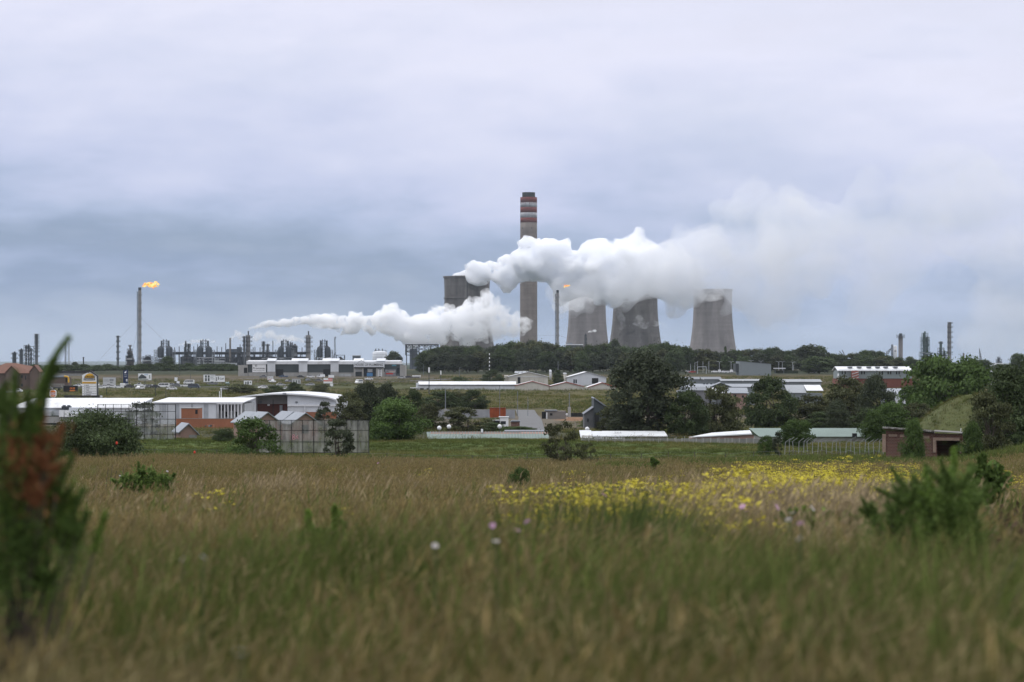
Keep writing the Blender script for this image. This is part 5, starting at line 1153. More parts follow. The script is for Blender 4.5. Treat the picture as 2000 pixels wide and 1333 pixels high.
def process_unit(label, px, D, wd=34, seed=0):
    L = Loc(px, D); t = thing('process_unit', label, 'process plant', L.o, 0, 'twin silo process units'); rn = random.Random(seed); X = lambda q: L.m(q); Z = L.Z; h = wd / 2
    fr = MB(); lattice(fr, X(-h), X(h), -6, 10, 0, Z(699), 4, .28); 
    for q in (-h / 2, 0, h / 2): fr.bar((X(q), -6, 0), (X(q), -6, Z(699)), .25)
    fr.bar((X(-4), -6.2, 0), (X(0), -6.2, Z(706)), .3); fr.bar((X(4), -6.2, 0), (X(0), -6.2, Z(706)), .3); fr.build('frame', PALEST if seed % 2 else GREYST, t)
    for s in (-1, 1):
        c = X(s * h * .52); r = X(h * .36)
        sl = MB().lathe([(r * .6, Z(700)), (r, Z(697)), (r, Z(682)), (r * .85, Z(679)), (r * .3, Z(677)), (r * .2, Z(676))], 16, c, 1).build('silo', SILO, t)
        MB().cyl(c * .86, 2, Z(690), Z(665 + rn.uniform(-.5, 1)), X(1.15), X(1.0), 10).build('vent_stack', DARKST, t)
    ct = MB(); lattice(ct, X(-h * .32), X(h * .32), -1, 5, Z(700), Z(666), 6, .25); 
    for q in (-.12, .12): ct.bar((X(h * q * 1.3), 1, Z(700)), (X(h * q * 1.3), 1, Z(663)), .35, 6)
    ct.build('central_tower', DARKST, t)
    for k in range(9):
        x = X(rn.uniform(-h, h)); MB().bar((x, -7, Z(718)), (x, -7, Z(rn.uniform(697, 708))), rn.uniform(.4, .9), 8).build('vessel', rnd.choice([PALEST, PIPEG, PIPEG, GREYST]), t)
    for k in range(6):
        z = Z(rn.uniform(700, 716)); a = rn.uniform(-h, 0); MB().bar((X(a), -6.6, z), (X(a + rn.uniform(8, h)), -6.6, z), .32, 6).build('pipe', rnd.choice([PALEST, GREYST]), t)
    for z in (703, 708, 713): MB().box(X(-h), X(h), -5, 9, Z(z) - .2, Z(z)).build('deck', DARKST, t)
    MB().box(X(-h * .8), X(h * .8), 3, 9, 0, Z(701)).build('machinery', M('machinery_dark', (.06, .07, .085), .8, .5, .4), t)
    for q in (-h - 1, h + 1): 
        mb = MB(); lattice(mb, X(q - 2), X(q + 2), -4, 2, 0, Z(684), 7, .2); mb.build('stair_tower', GREYST, t)
for i, (p, lab) in enumerate(((322, 'first twin silo process unit from the left'), (399, 'second twin silo process unit from the left'), (556, 'third twin silo unit, between the two ringed stacks'), (632, 'rightmost twin silo unit above the retail block'))): process_unit(lab, p, 2450, 34 if i < 2 else 30, i)

column('process_stack', 'taller ringed refinery stack at left blowing the long white plume', 'stack', 485, 2480, 8, 655, STACKC, (660, 668, 676, 686, 696), None, True, None, (2.6, 647))
column('process_stack', 'second ringed refinery stack, right of the middle of the retail roof', 'stack', 602.5, 2420, 8.5, 655, STACKC, (661, 669, 678, 688), None, True, None, (2.6, 647))
column('process_column', 'thin column with rings leaning against the taller ringed stack', 'column', 477.5, 2475, 3.5, 657, PIPEG, (660, 668, 676, 684))
column('patterned_stack', 'slim patterned lattice clad stack between silo unit two and the ringed stack', 'stack', 449.5, 2480, 3.6, 660.5, M('mottled_stack', (.20, .18, .165), .8, .5, .6), (), None, False)
column('guyed_stack', 'dark slim stack left of the big flare', 'stack', 230.7, 2500, 3.6, 656, PIPEG, (659, 668, 678, 689, 702))
MB_ = MB(); column('short_stack', 'short black stack with a cap on the left plain', 'stack', 163, 2300, 2.4, 699, BLACK, (), (1.6, 1.2), False)
column('process_column', 'tallest striped ringed column of the far left plant', 'column', 71.8, 2600, 5, 653, PIPEG, (655, 659, 663, 668, 672, 677, 682, 688, 697))
for px, w_, top, lab in ((28.5, 7, 689, 'leftmost stubby column of the far left plant'), (42, 6.2, 683, 'second stubby column of the far left plant')): column('process_column', lab, 'column', px, 2600, w_, top, SILO, (top + 3, top + 12), (.5, 2))
def cluster(label, px, D, cols, frame, seed, mat=PIPEG, fmat=DARKST):
    """a knot of columns, platforms and pipework: cols = (dx, width, top)"""
    L = Loc(px, D); t = thing('process_cluster', label, 'process plant', L.o); rn = random.Random(seed)
    for x0, x1, top, n in frame:
        mb = MB(); lattice(mb, L.m(x0), L.m(x1), -4, 4, 0, L.Z(top), n, .22); mb.build('frame', fmat, t)
        for k in range(1, n + 1): MB().box(L.m(x0), L.m(x1), -4, 4, L.Z(top) * k / n - .25, L.Z(top) * k / n).build('deck', fmat, t)
    for dx, w_, top in cols:
        r = L.m(w_) / 2; y = rn.uniform(-2, 2); MB().lathe([(r, 0), (r, L.Z(top) - r), (r * .5, L.Z(top))], 12, L.m(dx), y).build('vessel', mat, t)
        for k in range(3): platform(t, L.m(dx), y, L.Z(top) * rn.uniform(.45, .97), r + .9, fmat)
    for k in range(7):
        z = rn.uniform(.1, .8); x0, x1, top, n = frame[0]; MB().bar((L.m(x0), -4.4, L.Z(top) * z), (L.m(x1), -4.4, L.Z(top) * (z + rn.uniform(-.06, .06))), .3, 6).build('pipe', rn.choice([PALEST, mat]), t)
    return t
cluster('open steel frame plant between the stubby and the tall column at far left', 58, 2620, [(-6, 3, 674), (-2, 2.6, 672), (4, 2.4, 680)], [(-10, -1, 675, 5), (0, 9, 677, 5)], 1)
cluster('tapering brownish knot of vessels just left of the big flare', 253.5, 2500, [(0, 3.4, 674), (-3, 3, 684), (3.4, 3, 686), (-5, 2.6, 697), (6, 2.6, 699)], [(-6.5, 6.5, 696, 3), (-4, 4, 682, 5)], 2, M('brown_vessel', (.20, .17, .155), .8, .4, .4))
cluster('low dark drum plant between the big flare and the first silo unit', 288, 2480, [(0, 9, 696), (-6, 3, 700), (6, 3, 699)], [(-9, 10, 697, 3), (-3, 5, 694, 4)], 3, PIPEG)
cluster('pair of pale vessels and a column between silo units one and two', 365, 2440, [(-2, 3, 666), (3.4, 3.4, 672), (-6, 4, 700), (6, 3, 703), (0, 3, 690)], [(-8, 9, 690, 5), (-3, 6, 672, 8)], 4)
cluster('slim column and pale reactor right of the taller ringed stack', 519, 2440, [(-4.6, 3.4, 667), (3.6, 5, 672), (8, 3, 690)], [(-7, 8, 690, 4), (-6.5, -2.5, 668, 8)], 5)
cluster('tall tangle of pipes on the right side of silo unit three', 571, 2460, [(-4, 3, 668), (0, 3, 669), (5, 7, 672)], [(-7, 9, 676, 6)], 6)
cluster('low drum with frame right of the rightmost silo unit', 665, 2450, [(0, 8, 697), (-6, 2, 700)], [(-8, 8, 694, 3)], 7)
cluster('low grey vessels left of the retail block under the patterned stack', 452, 2430, [(-8, 3, 702), (0, 4, 700), (7, 3, 698), (13, 4, 702)], [(-12, 12, 701, 2), (6, 16, 690, 3)], 8)
cluster('pale piping unit between silo unit two and the patterned stack', 430, 2440, [(-6, 3, 702), (4, 3, 706)], [(-10, 10, 700, 3)], 9, PIPEG, PALEST)
def pipe_rack():
    L = Loc(470, 2500); t = thing('pipe_rack', 'long elevated dark pipe rack running behind the silo units', 'pipe rack', L.o); X, Z = L.X, L.Z
    for z, y in ((688.6, 2), (690.4, 3), (692, 1)): MB().bar((X(335), y, Z(z)), (X(600), y, Z(z)), .55, 6).build('pipe', DARKST, t)
    bm_ = MB()
    for k in range(24):
        p = 338 + k * 11.3; bm_.bar((X(p), 0, 0), (X(p), 0, Z(689)), .3); bm_.bar((X(p), 5, 0), (X(p), 5, Z(689)), .3); bm_.bar((X(p), 0, Z(693)), (X(p), 5, Z(693)), .3); bm_.bar((X(p), 0, Z(693)), (X(p + 5.6), 0, Z(689)), .16); bm_.bar((X(p + 5.6), 0, Z(689)), (X(p + 11), 0, Z(693)), .16)
    bm_.build('support_frame', DARKST, t); MB().box(X(336), X(600), -.2, 5.2, Z(689) - .2, Z(688.8)).build('deck', DARKST, t)
    MB().box(X(350), X(600), 8, 20, -1, Z(697)).build('low_plant', M('machinery_dark', (.06, .07, .085)), t)
pipe_rack()
t, L = bld('plant_building', 'dark blue grey plant building behind the patterned stack', 'building', 455, 2560)
pb(t, L, 'wall', M('plant_blue', (.075, .095, .12), .7, .15, .1), 441.5, 457, 683, 722, 0, 14); pb(t, L, 'tower_block', DARKST, 463, 470.5, 678.5, 722, -2, 12); pb(t, L, 'upper_floor', M('plant_blue2', (.11, .13, .155), .7, .2, .1), 443, 463, 682, 690, 1, 12)
for i, (p, top) in enumerate(((341, 679), (350, 677), (360, 678), (378.5, 677), (386, 673), (424, 677), (433, 678), (441, 671), (469, 673), (494.5, 679), (498, 678), (508, 679), (533, 666), (580, 679), (590, 679))):
    column('vent_pipe', f"thin dark vent pipe, {'shortest one' if i == 0 else ORD[i % 14] + ' from the left' if i < 14 else 'rightmost one'} above the pipe rack", 'pipe', p, 2520 + (i % 3) * 20, 1.5, top, DARKST, (), None, False, None, None, 'thin vent pipes above the pipe rack')
def crane(label, px, D, base_py, pts, w0, col=DARKST, nm='crane'):
    L = Loc(px, D); t = thing(nm, label, 'crane', L.o)
    for part_, a, b in pts:
        mb = MB(); A = Vector((L.X(a[0]), 0, L.Z(a[1]))); B = Vector((L.X(b[0]), 0, L.Z(b[1]))); d = (B - A).normalized(); s = Vector((d.z, 0, -d.x)) * L.m(w0) / 2; n = max(4, int((B - A).length / 2.4))
        for sg in (-1, 1): mb.bar(A + s * sg, B + s * sg * .4, .22)
        for k in range(n):
            u, v = k / n, (k + 1) / n; sg = 1 if k % 2 else -1; mb.bar(A.lerp(B, u) + s * sg * (1 - .6 * u), A.lerp(B, v) - s * sg * (1 - .6 * v), .13)
        mb.build(part_, col, t)
    return t
crane('pale lattice crane boom standing upright right of the last silo unit', 654.5, 2460, 702, [('boom', (654.8, 706), (653.8, 661)), ('jib', (653.8, 661), (656, 658.5)), ('mast', (651, 704), (654, 690))], 3.2, PIPEG)
t, L = bld('storage_tank', 'white domed storage tank behind the plumbing shop', 'tank', 742, 2350)
r = L.m(14.5); MB().lathe([(r, -1), (r, L.Z(689)), (r * .8, L.Z(687)), (r * .35, L.Z(685.8)), (.1, L.Z(685.6))], 32).build('shell', WHITE, t, True)
for z in (693, 698): MB().lathe([(r + .06, L.Z(z)), (r + .06, L.Z(z - .4))], 32).build('weld_band', M('panel_grey', (.36, .38, .41)), t)
for p in (734, 740, 747): MB().cyl(L.X(p), 0, L.Z(687), L.Z(681.5), .5, .5, 8).build('roof_nozzle', DARKST, t)
mb = MB(); lattice(mb, L.m(-10), L.m(12), -2, 2, L.Z(687.5), L.Z(684.5), 1, .2); mb.build('roof_rail', DARKST, t)
t, L = bld('box_tower', 'dark box structure with flat top left of the white storage tank', 'building', 696, 2340)
pb(t, L, 'wall', M('plant_blue', (.075, .095, .12)), 688.5, 703.5, 696, 722, 0, 8); pb(t, L, 'roof', PALEST, 687.8, 704.3, 694.4, 695.9, -.4, 8.4)
def gantry():
    L = Loc(823, 2200); t = thing('gantry_frame', 'long open steel gantry with crossed bracing left of the gum row', 'gantry', L.o); X, Z = L.X, L.Z
    mb = MB(); lattice(mb, X(792), X(818), 0, 10, Z(694), Z(673), 3, .3); mb.build('frame', DARKST, t)
    mb = MB(); lattice(mb, X(818), X(856), 0, 8, Z(690), Z(674.5), 2, .28); mb.build('frame', DARKST, t)
    mb = MB()
    for k in range(10):
        p = 793 + k * 6.2; mb.bar((X(p), -.2, Z(673.5)), (X(p + 3.1), -.2, Z(679)), .2); mb.bar((X(p + 3.1), -.2, Z(679)), (X(p + 6.2), -.2, Z(673.5)), .2)
    mb.build('bracing', DARKST, t); MB().bar((X(791), -.3, Z(673.4)), (X(857), -.3, Z(673.4)), .4).build('top_beam', DARKST, t)
    for p in (794, 806, 818, 830, 842, 854): MB().bar((X(p), 0, 0), (X(p), 0, Z(674)), .4).build('post', DARKST, t)
    MB().box(X(800), X(815), 2, 10, 0, Z(682)).build('plant_room', M('plant_blue2', (.11, .13, .155)), t)
gantry()
for p, top, lab in ((128, 670, 'taller of two thin masts on the left plain'), (134.3, 672, 'banded thin mast right of the taller one')):
    L = Loc(p, 2200); t = thing('lattice_mast', lab, 'mast', L.o); mb = MB(); lattice(mb, -.5, .5, -.5, .5, 0, L.Z(top), 24, .13); mb.build('mast_frame', PIPEG if p < 130 else PALEST, t)
    for q in (-7, 7): MB().bar((0, 0, L.Z(top) * .8), (q, 0, 0), .05).build('guy_wire', MATS['wire'], t)
t, L = bld('lattice_vent', 'small lattice vent with a puff of steam before the second cooling tower', 'vent', 1144, 2350)
mb = MB(); lattice(mb, L.m(-2.2), L.m(2.2), -1, 1, 0, L.Z(655), 9, .2); mb.build('frame', DARKST, t); MB().cyl(0, 0, 0, L.Z(652), .5, .5, 10).build('vent_pipe', DARKST, t)
t, L = bld('flat_plant_building', 'low plant building with white flat roof below the second cooling tower', 'building', 1120, 2250)
pb(t, L, 'wall', SLATE, 1107, 1138, 674.5, 722, 0, 14); pb(t, L, 'roof', WHITER, 1104, 1139, 672.6, 674.4, -.5, 15); pb(t, L, 'roof_plant', GREYST, 1108, 1118, 670, 672.5, 2, 8)
t, L = bld('pipe_bridge', 'thin pipe bridge peeking over the gums right of the striped chimney', 'pipe bridge', 1066, 2250); MB().bar((L.X(1062), 0, L.Z(674)), (L.X(1078), 0, L.Z(674)), .3).build('beam', DARKST, t); MB().bar((L.X(1070), 0, 0), (L.X(1070), 0, L.Z(674)), .4).build('post', DARKST, t)

# right hand plant
column('chimney', 'plain grey chimney far right with a faint smoke trail', 'chimney', 1759, 2750, 8.6, 656, M('tower_concrete_pale', (.30, .28, .265)), (656.5, 660), (.72, 4.4), False)
t, L = bld('white_silo', 'white upright silo with dark emblem left of the plain grey chimney', 'silo', 1748, 2720)
MB().lathe([(L.m(4.3), 0), (L.m(4.3), L.Z(677)), (L.m(3), L.Z(675.5))], 20).build('shell', WHITER, t, True)
em = MB().lathe([(L.m(1.9), -.1), (L.m(1.9), .1), (L.m(1.2), .1), (L.m(1.2), -.1), (L.m(1.9), -.1)], 20, cap=False).build('emblem', MATS['ink'], t); em.rotation_euler = (R(90), 0, 0); em.location = (0, -L.m(4.4), L.Z(686))
MB().box(L.m(-1.2), L.m(.4), -L.m(4.45), -L.m(4.32), L.Z(688), L.Z(687)).build('emblem', MATS['ink'], t)
mb = MB(); lattice(mb, L.m(-6.8), L.m(-4.4), -1.4, 1.4, 0, L.Z(673.5), 12, .22); mb.build('stair_tower', DARKST, t)
crane('low slanting crane boom left of the white silo', 1735, 2600, 710, [('boom', (1731, 697), (1741, 680)), ('mast', (1730, 712), (1732, 688)), ('jib', (1732, 688), (1741, 681))], 2.2, PIPEG)
crane('two thin crane jibs crossing above the trees right of the biggest gum', 1645, 2500, 705, [('boom', (1652, 700), (1639, 686)), ('mast', (1654, 705), (1645, 684))], 1.2, PIPEG)
cluster('teal scaffolded lattice tower on the right skyline', 1806.5, 2650, [(-2, 6, 650), (4, 5, 658), (0, 3.4, 647)], [(-8, 8, 659, 8), (-5, 5, 651, 9), (-10, 10, 688, 4)], 21, TEAL, TEAL)
cluster('teal low pipework right of the scaffolded tower', 1823, 2650, [(-4, 4, 690), (4, 4, 693)], [(-9, 9, 690, 4)], 22, TEAL, TEAL)
cluster('dark teal column with many platforms left of the tall pale stack', 1838, 2640, [(0, 5, 667), (7, 4, 685)], [(-5, 5, 680, 6), (5, 12, 687, 4)], 23, TEAL, DARKST)
column('process_stack', 'tallest pale stack with side pipe on the right skyline', 'stack', 1855.5, 2600, 5.4, 630, STACKC, (632, 640, 650, 660, 670, 680, 690), None, True, None, None, None, 1, -4)
column('short_stack', 'short pinkish stub stack far right', 'stack', 1882.5, 2600, 2.6, 690, M('brown_vessel', (.2, .17, .155)), ())
crane('thin far crane mast at the right', 1914, 2700, 706, [('boom', (1914.5, 712), (1913, 681)), ('jib', (1917, 704), (1913, 682))], 1.6, PIPEG)
cluster('small column on a white base near the right edge of the skyline', 1951, 2500, [(0, 3, 699), (-2, 2.4, 703)], [(-4, 4, 702, 3)], 24)
t, L = bld('white_tank', 'low white tank building at the foot of the small far right column', 'tank', 1952, 2450); pb(t, L, 'wall', WHITER, 1945, 1960, 709.5, 722, 0, 8); pb(t, L, 'side_tank', WHITE, 1978, 1986, 708, 722, 0, 6)
# ------------------------------------------------------------------ vehicles
PAINTS = {k: M('paint_' + k, c, .3, .04, .5, spec=.5) for k, c in dict(white=(.72, .73, .74), silver=(.40, .41, .43), grey=(.16, .165, .175), blue=(.05, .085, .16), navy=(.035, .05, .075), red=(.36, .03, .025), black=(.03, .031, .034), green=(.14, .20, .19)).items()}
TYRE = M('tyre', (.02, .02, .021), .9, .1, 2); RIM = M('rim', (.35, .35, .36), .4, .1, 2)
def section(prof, w, tumble=.12, zsh=.9):
    """body from a side profile, narrowed above the waist"""
    n = len(prof); vs = []
    for sgn in (-1, 1):
        for x, z in prof: vs.append((x, sgn * (w / 2 - max(0, z - zsh) * tumble), z))
    mb = MB(); mb.add(vs, [tuple(range(n)), tuple(range(2 * n - 1, n - 1, -1))] + [(i, i + n, (i + 1) % n + n, (i + 1) % n) for i in range(n)]); return mb
CARK = {
    'car': ([(-2.1, .3), (2.1, .3), (2.15, .62), (2.02, .86), (1.05, .98), (.45, 1.42), (-.95, 1.45), (-1.7, 1.02), (-2.1, .95), (-2.15, .6)], 1.7, [[(.92, .98), (.4, 1.36), (-.2, 1.38), (-.2, .98)], [(-.28, .98), (-.28, 1.38), (-.92, 1.38), (-1.5, 1.0)]], (1.3, -1.3), .31, (1.0, .99, .48, 1.39)),
    'minibus': ([(-2.5, .35), (2.5, .35), (2.55, .8), (2.3, 1.1), (1.65, 1.95), (1.3, 2.08), (-2.4, 2.08), (-2.52, 1.9), (-2.55, .7)], 1.75, [[(1.95, 1.2), (1.5, 1.82), (.8, 1.86), (.8, 1.2)], [(.7, 1.2), (.7, 1.86), (-.6, 1.86), (-.6, 1.2)], [(-.7, 1.2), (-.7, 1.86), (-2.3, 1.86), (-2.3, 1.2)]], (1.6, -1.5), .34, (2.2, 1.14, 1.72, 1.85)),
    'pickup': ([(-2.5, .45), (2.45, .45), (2.5, .8), (2.35, 1.05), (1.3, 1.12), (.7, 1.7), (-.4, 1.72), (-.55, 1.1), (-2.5, 1.08)], 1.72, [[(1.1, 1.14), (.66, 1.62), (-.3, 1.64), (-.4, 1.14)]], (1.55, -1.5), .37, (1.24, 1.14, .74, 1.66)),
    'van': ([(-2.2, .35), (2.2, .35), (2.25, .8), (2.1, 1.05), (1.55, 1.15), (1.0, 1.85), (-2.1, 1.9), (-2.2, 1.7)], 1.7, [[(1.4, 1.18), (.95, 1.74), (.3, 1.76), (.3, 1.18)]], (1.4, -1.35), .33, (1.5, 1.18, 1.05, 1.8)),
}
VEH = {}
def vehicle(kind, paint, loc, rz, label, group):
    if kind not in VEH:
        prof, w_, wins, ax, r, ws = CARK[kind]; root = thing('parked_' + kind, label, kind if kind != 'pickup' else 'pickup', (0, 0, 0))
        section(prof, w_).build('body', PAINTS['white'], root)
        gl = MB()
        for wn in wins:
            for sgn in (-1, 1):
                y = [sgn * (w_ / 2 - max(0, z - .9) * .12 + .012) for _, z in wn]; gl.add([(x, yy, z) for (x, z), yy in zip(wn, y)], [(0, 1, 2, 3)])
        gl.build('side_window', GLASS, root)
        x0, z0, x1, z1 = ws; h = w_ / 2 - .1; MB().add([(x0 + .03, -h, z0), (x0 + .03, h, z0), (x1 + .03, h - .08, z1), (x1 + .03, -h + .08, z1)], [(0, 1, 2, 3)]).build('windscreen', GLASS, root)
        for x in ax:
            for sgn in (-1, 1):
                whl = MB(); whl.lathe([(r, -.1), (r, .1)], 14); o = whl.build('wheel', TYRE, root); o.rotation_euler = (R(90), 0, 0); o.location = (x, sgn * (w_ / 2 - .06), r)
                rm = MB(); rm.lathe([(r * .55, -.11), (r * .55, .11)], 10); rm.build('rim', RIM, o)
        for sgn in (-1, 1): MB().box(prof[2][0] - .12, prof[2][0] + .02, sgn * w_ * .36 - .14, sgn * w_ * .36 + .14, .62, .76).build('headlight', SIGNW, root)
        VEH[kind] = root; used = root
    else:
        used = copy_tree(VEH[kind])
    used.location = loc; used.rotation_euler = (0, 0, rz); tag(used, label, None, group)
    b = [q for q in kids(used) if q.name.startswith('body')][0]; b.material_slots[0].link = 'OBJECT'; b.material_slots[0].material = PAINTS[paint]
    return used
def vat(px, py):
    p = at(px, py); p.z += .17; return p
VL = [  # kind, paint, px, py of the wheels, heading, label
    ('minibus', 'white', 319, 758.5, 178, 'white minibus in profile, the largest on the road at left'), ('minibus', 'white', 369, 751.5, 172, 'white minibus with dark windows behind the road, above the navy van'),
    ('minibus', 'navy', 379, 760, 0, 'dark navy minibus heading right on the road'), ('car', 'white', 335.5, 763, 190, 'white hatchback nearest the grass, under the white minibus'), ('car', 'white', 274, 762, 60, 'white car seen end on, pulled up at the grass edge'),
    ('van', 'white', 241, 758, 80, 'white van by the foot of the navy pylon'), ('car', 'white', 232, 760, 5, 'white car left of the van at the navy pylon'), ('car', 'black', 252, 758.5, 20, 'black car between the navy pylon and the parked pickups'),
    ('pickup', 'white', 273, 756.5, 185, 'white pickup behind the end on white car'), ('car', 'white', 285, 758, 10, 'white car just right of the white pickup'), ('car', 'grey', 294, 758.5, 0, 'grey car below the house billboard'), ('car', 'black', 301, 759, 200, 'black car left of the large white minibus'),
    ('car', 'grey', 344, 756, 180, 'grey car right of the large white minibus'), ('car', 'silver', 336, 755.5, 0, 'silver car half hidden behind the large white minibus'), ('car', 'white', 362, 757, 185, 'white car left of the navy minibus'), ('pickup', 'grey', 415.6, 753.5, 180, 'dark grey pickup under the pair of billboards'),
    ('car', 'green', 444.5, 753, 90, 'pale green car seen end on left of the roadside bush'), ('car', 'silver', 440, 763, 190, 'silver car on the near side left of the roadside bush'), ('car', 'white', 514, 760.5, 200, 'white sloping car between the two roadside bushes'),
    ('pickup', 'white', 532, 749, 120, 'white pickup below the small sign on the retail road'), ('car', 'silver', 548.5, 755, 10, 'silver car just above the middle roadside bush'), ('car', 'white', 559, 763, 170, 'white car half hidden by the middle roadside bush'),
    ('car', 'grey', 563.5, 748, 60, 'dark grey car left of the grey panel sign'), ('pickup', 'grey', 601.5, 746.5, 110, 'dark pickup in front of the second upstand panel'), ('car', 'grey', 622, 746.5, 170, 'grey car left of the red and white sign'),
    ('minibus', 'white', 701, 751, 245, 'white minibus alone on the slope below the plumbing shop'), ('car', 'white', 720.6, 743.5, 190, 'white car on the road below the plumbing shop entrance'), ('car', 'silver', 784, 740.5, 180, 'silver car by the right wing of the retail block'),
    ('car', 'black', 799, 740, 0, 'black car right of the retail block'), ('pickup', 'blue', 553.7, 738.8, 180, 'blue pickup before the left roller door'), ('van', 'white', 626.5, 739, 180, 'white van before the second roller door'),
    ('car', 'white', 607, 739, 0, 'white car parked left of the van at the second roller door'), ('car', 'black', 588, 739.3, 0, 'black car parked under the second upstand panel'), ('car', 'grey', 514, 739, 180, 'grey car parked under the Prommac sign'), ('car', 'silver', 606, 755, 185, 'silver car low on the road below the dark pickup'),
    ('car', 'white', 196.5, 760.5, 20, 'white car at the left end of the parked row by the pylon sign'), ('car', 'white', 205, 759, 15, 'second white car right of the pylon sign'), ('car', 'silver', 213, 758, 15, 'silver car under the grey white billboard'), ('car', 'white', 221, 759, 350, 'white car right of the grey white billboard foot'),
    ('car', 'white', 191, 757, 90, 'white car squeezed behind the pylon sign'), ('car', 'silver', 93, 763, 180, 'silver car by the round orange sign'), ('car', 'white', 33, 768, 180, 'white car in front of the tiled house'), ('car', 'silver', 22, 769.5, 180, 'silver car in front of the tiled house'),
    ('car', 'white', 153, 757, 180, 'white car seen between the black trailer and the pylon sign')]
for k, p, px, py, a, lab in VL: vehicle(k, p, vat(px, py), R(a), lab, 'cars along the road at left')
VR = [('car', 'red', 1352, 1475, 180, 'red car at the left end of the gravel car park'), ('pickup', 'white', 1397, 1480, 180, 'white pickup at the left end of the white parked row'), ('van', 'white', 1405, 1490, 90, 'white van seen end on in the parked row'), ('pickup', 'white', 1413, 1478, 0, 'white pickup in the middle of the parked row'),
      ('car', 'white', 1421, 1482, 180, 'white car right of the middle pickup in the parked row'), ('van', 'white', 1428, 1492, 90, 'white end on van before the box building'), ('pickup', 'white', 1434, 1480, 180, 'white pickup touching the grey box building'), ('van', 'white', 1223, 1440, 180, 'white van alone on the grass under the gum row'), ('car', 'silver', 1345, 1500, 0, 'silver car behind the red car'), ('car', 'white', 1588, 1470, 0, 'white car under the trees left of the white roofed block')]
for k, p, px, D, a, lab in VR:
    o = pos(px, D); o.z += .14; vehicle(k, p, o, R(a), lab, 'cars in the right car park')

# ------------------------------------------------------------------ signs and billboards
INK = MATS['ink']
def board(name, label, cat, px0, px1, py0, py1, base, mat=SIGNW, posts=2, D=None):
    D = D or at((px0 + px1) / 2, base).y; L = Loc((px0 + px1) / 2, D); t = thing(name, label, cat, L.o)
    p = pb(t, L, 'panel', mat, px0, px1, py0, py1, -.12, .12); pb(t, L, 'frame', GREYST, px0 - .4, px1 + .4, py0 - .4, py1 + .4, -.06, .06)
    for k in range(posts):
        x = L.X(px0 + (px1 - px0) * (k + .5) / posts) if posts > 1 else 0
        MB().bar((x, .2, -.5), (x, .2, L.Z(py1) + .4), .12, 6).build('post', DARKST, t)
    return t, L, p
def marks(L, p, rects, mat, y=-.15):
    for a, b, c, d in rects: MB().box(L.X(a), L.X(b), y, -.121, L.Z(d), L.Z(c)).build('print', mat, p)
def pylon():
    D = at(174, 779).y; L = Loc(174, D); t = thing('pylon_sign', 'tall white pylon sign with gabled top, mountain logo and tenant rows', 'sign', L.o); X, Z = L.X, L.Z
    MB().prism([(X(160.5), Z(774)), (X(188.5), Z(774)), (X(188.5), Z(733)), (X(174.8), Z(726.5)), (X(160.5), Z(733))], 0, .7).build('panel', SIGNW, t)
    p = [q for q in kids(t)][0]
    MB().prism([(X(172), Z(728)), (X(175.5), Z(723.2)), (X(190), Z(733.5)), (X(190), Z(736)), (X(188.7), Z(734.5)), (X(175.3), Z(726)), (X(173), Z(728.6))], -.3, 1).build('gable_roof', BLACK, t)
    MB().prism([(X(189), Z(774)), (X(190.2), Z(774)), (X(190.2), Z(734)), (X(189), Z(733))], .2, 2.2).build('side_panel', SLATE, t)
    MB().prism([(X(164), Z(737.5)), (X(168.5), Z(732)), (X(174), Z(729.6)), (X(180.5), Z(731)), (X(185.5), Z(737.5))], -.08, -.01).build('mountain_emblem', YEL, p)
    MB().prism([(X(165), Z(738.8)), (X(185.5), Z(738.8)), (X(184.5), Z(734.2)), (X(166), Z(734.2))], -.16, -.09).build('emblem_band', BLACK, p)
    text_part('Builders', L.m(3.2), L.m(17), p, X(175.3), -.18, Z(736.5), YEL, bold=.02)
    MB().box(X(163.5), X(185.5), -.12, -.01, Z(743.2), Z(739.6)).build('name_band', BLACK, p); text_part('WAREHOUSE', L.m(2.4), L.m(20), p, X(174.5), -.14, Z(741.4), SIGNW, bold=.015)
    MB().box(X(161), X(188), -.1, -.01, Z(749.6), Z(746.2)).build('yellow_band', YEL, p); text_part('ON YOUR SIDE', L.m(1.7), L.m(21), p, X(174.5), -.12, Z(747.9), INK, bold=.01)
    for i, (tx, wd) in enumerate((('BUCO', 6), ('OPTIC', 8), ('TILE', 6), ('WHATSTOCK', 12), ('GRANDE', 10))):
        z = 753 + i * 4.6; text_part(tx, L.m(2.0), L.m(wd), p, X(167.6 + wd / 2), -.03, Z(z), INK, bold=.02); MB().box(X(161), X(188), -.03, -.005, Z(z + 2.5), Z(z + 2.1)).build('row_line', INK, p); MB().box(X(165), X(165.7), -.03, -.005, Z(z + 1), Z(z - 1)).build('row_mark', INK, p)
    pb(t, L, 'base', SLATE, 126.5, 194, 775.2, 784, -.6, 2.0); pb(t, L, 'base_coping', BLACK, 125.5, 195, 772.8, 775.1, -.7, 2.1); pb(t, L, 'white_box', SIGNW, 195.2, 199, 773, 777, .2, 1)
pylon()
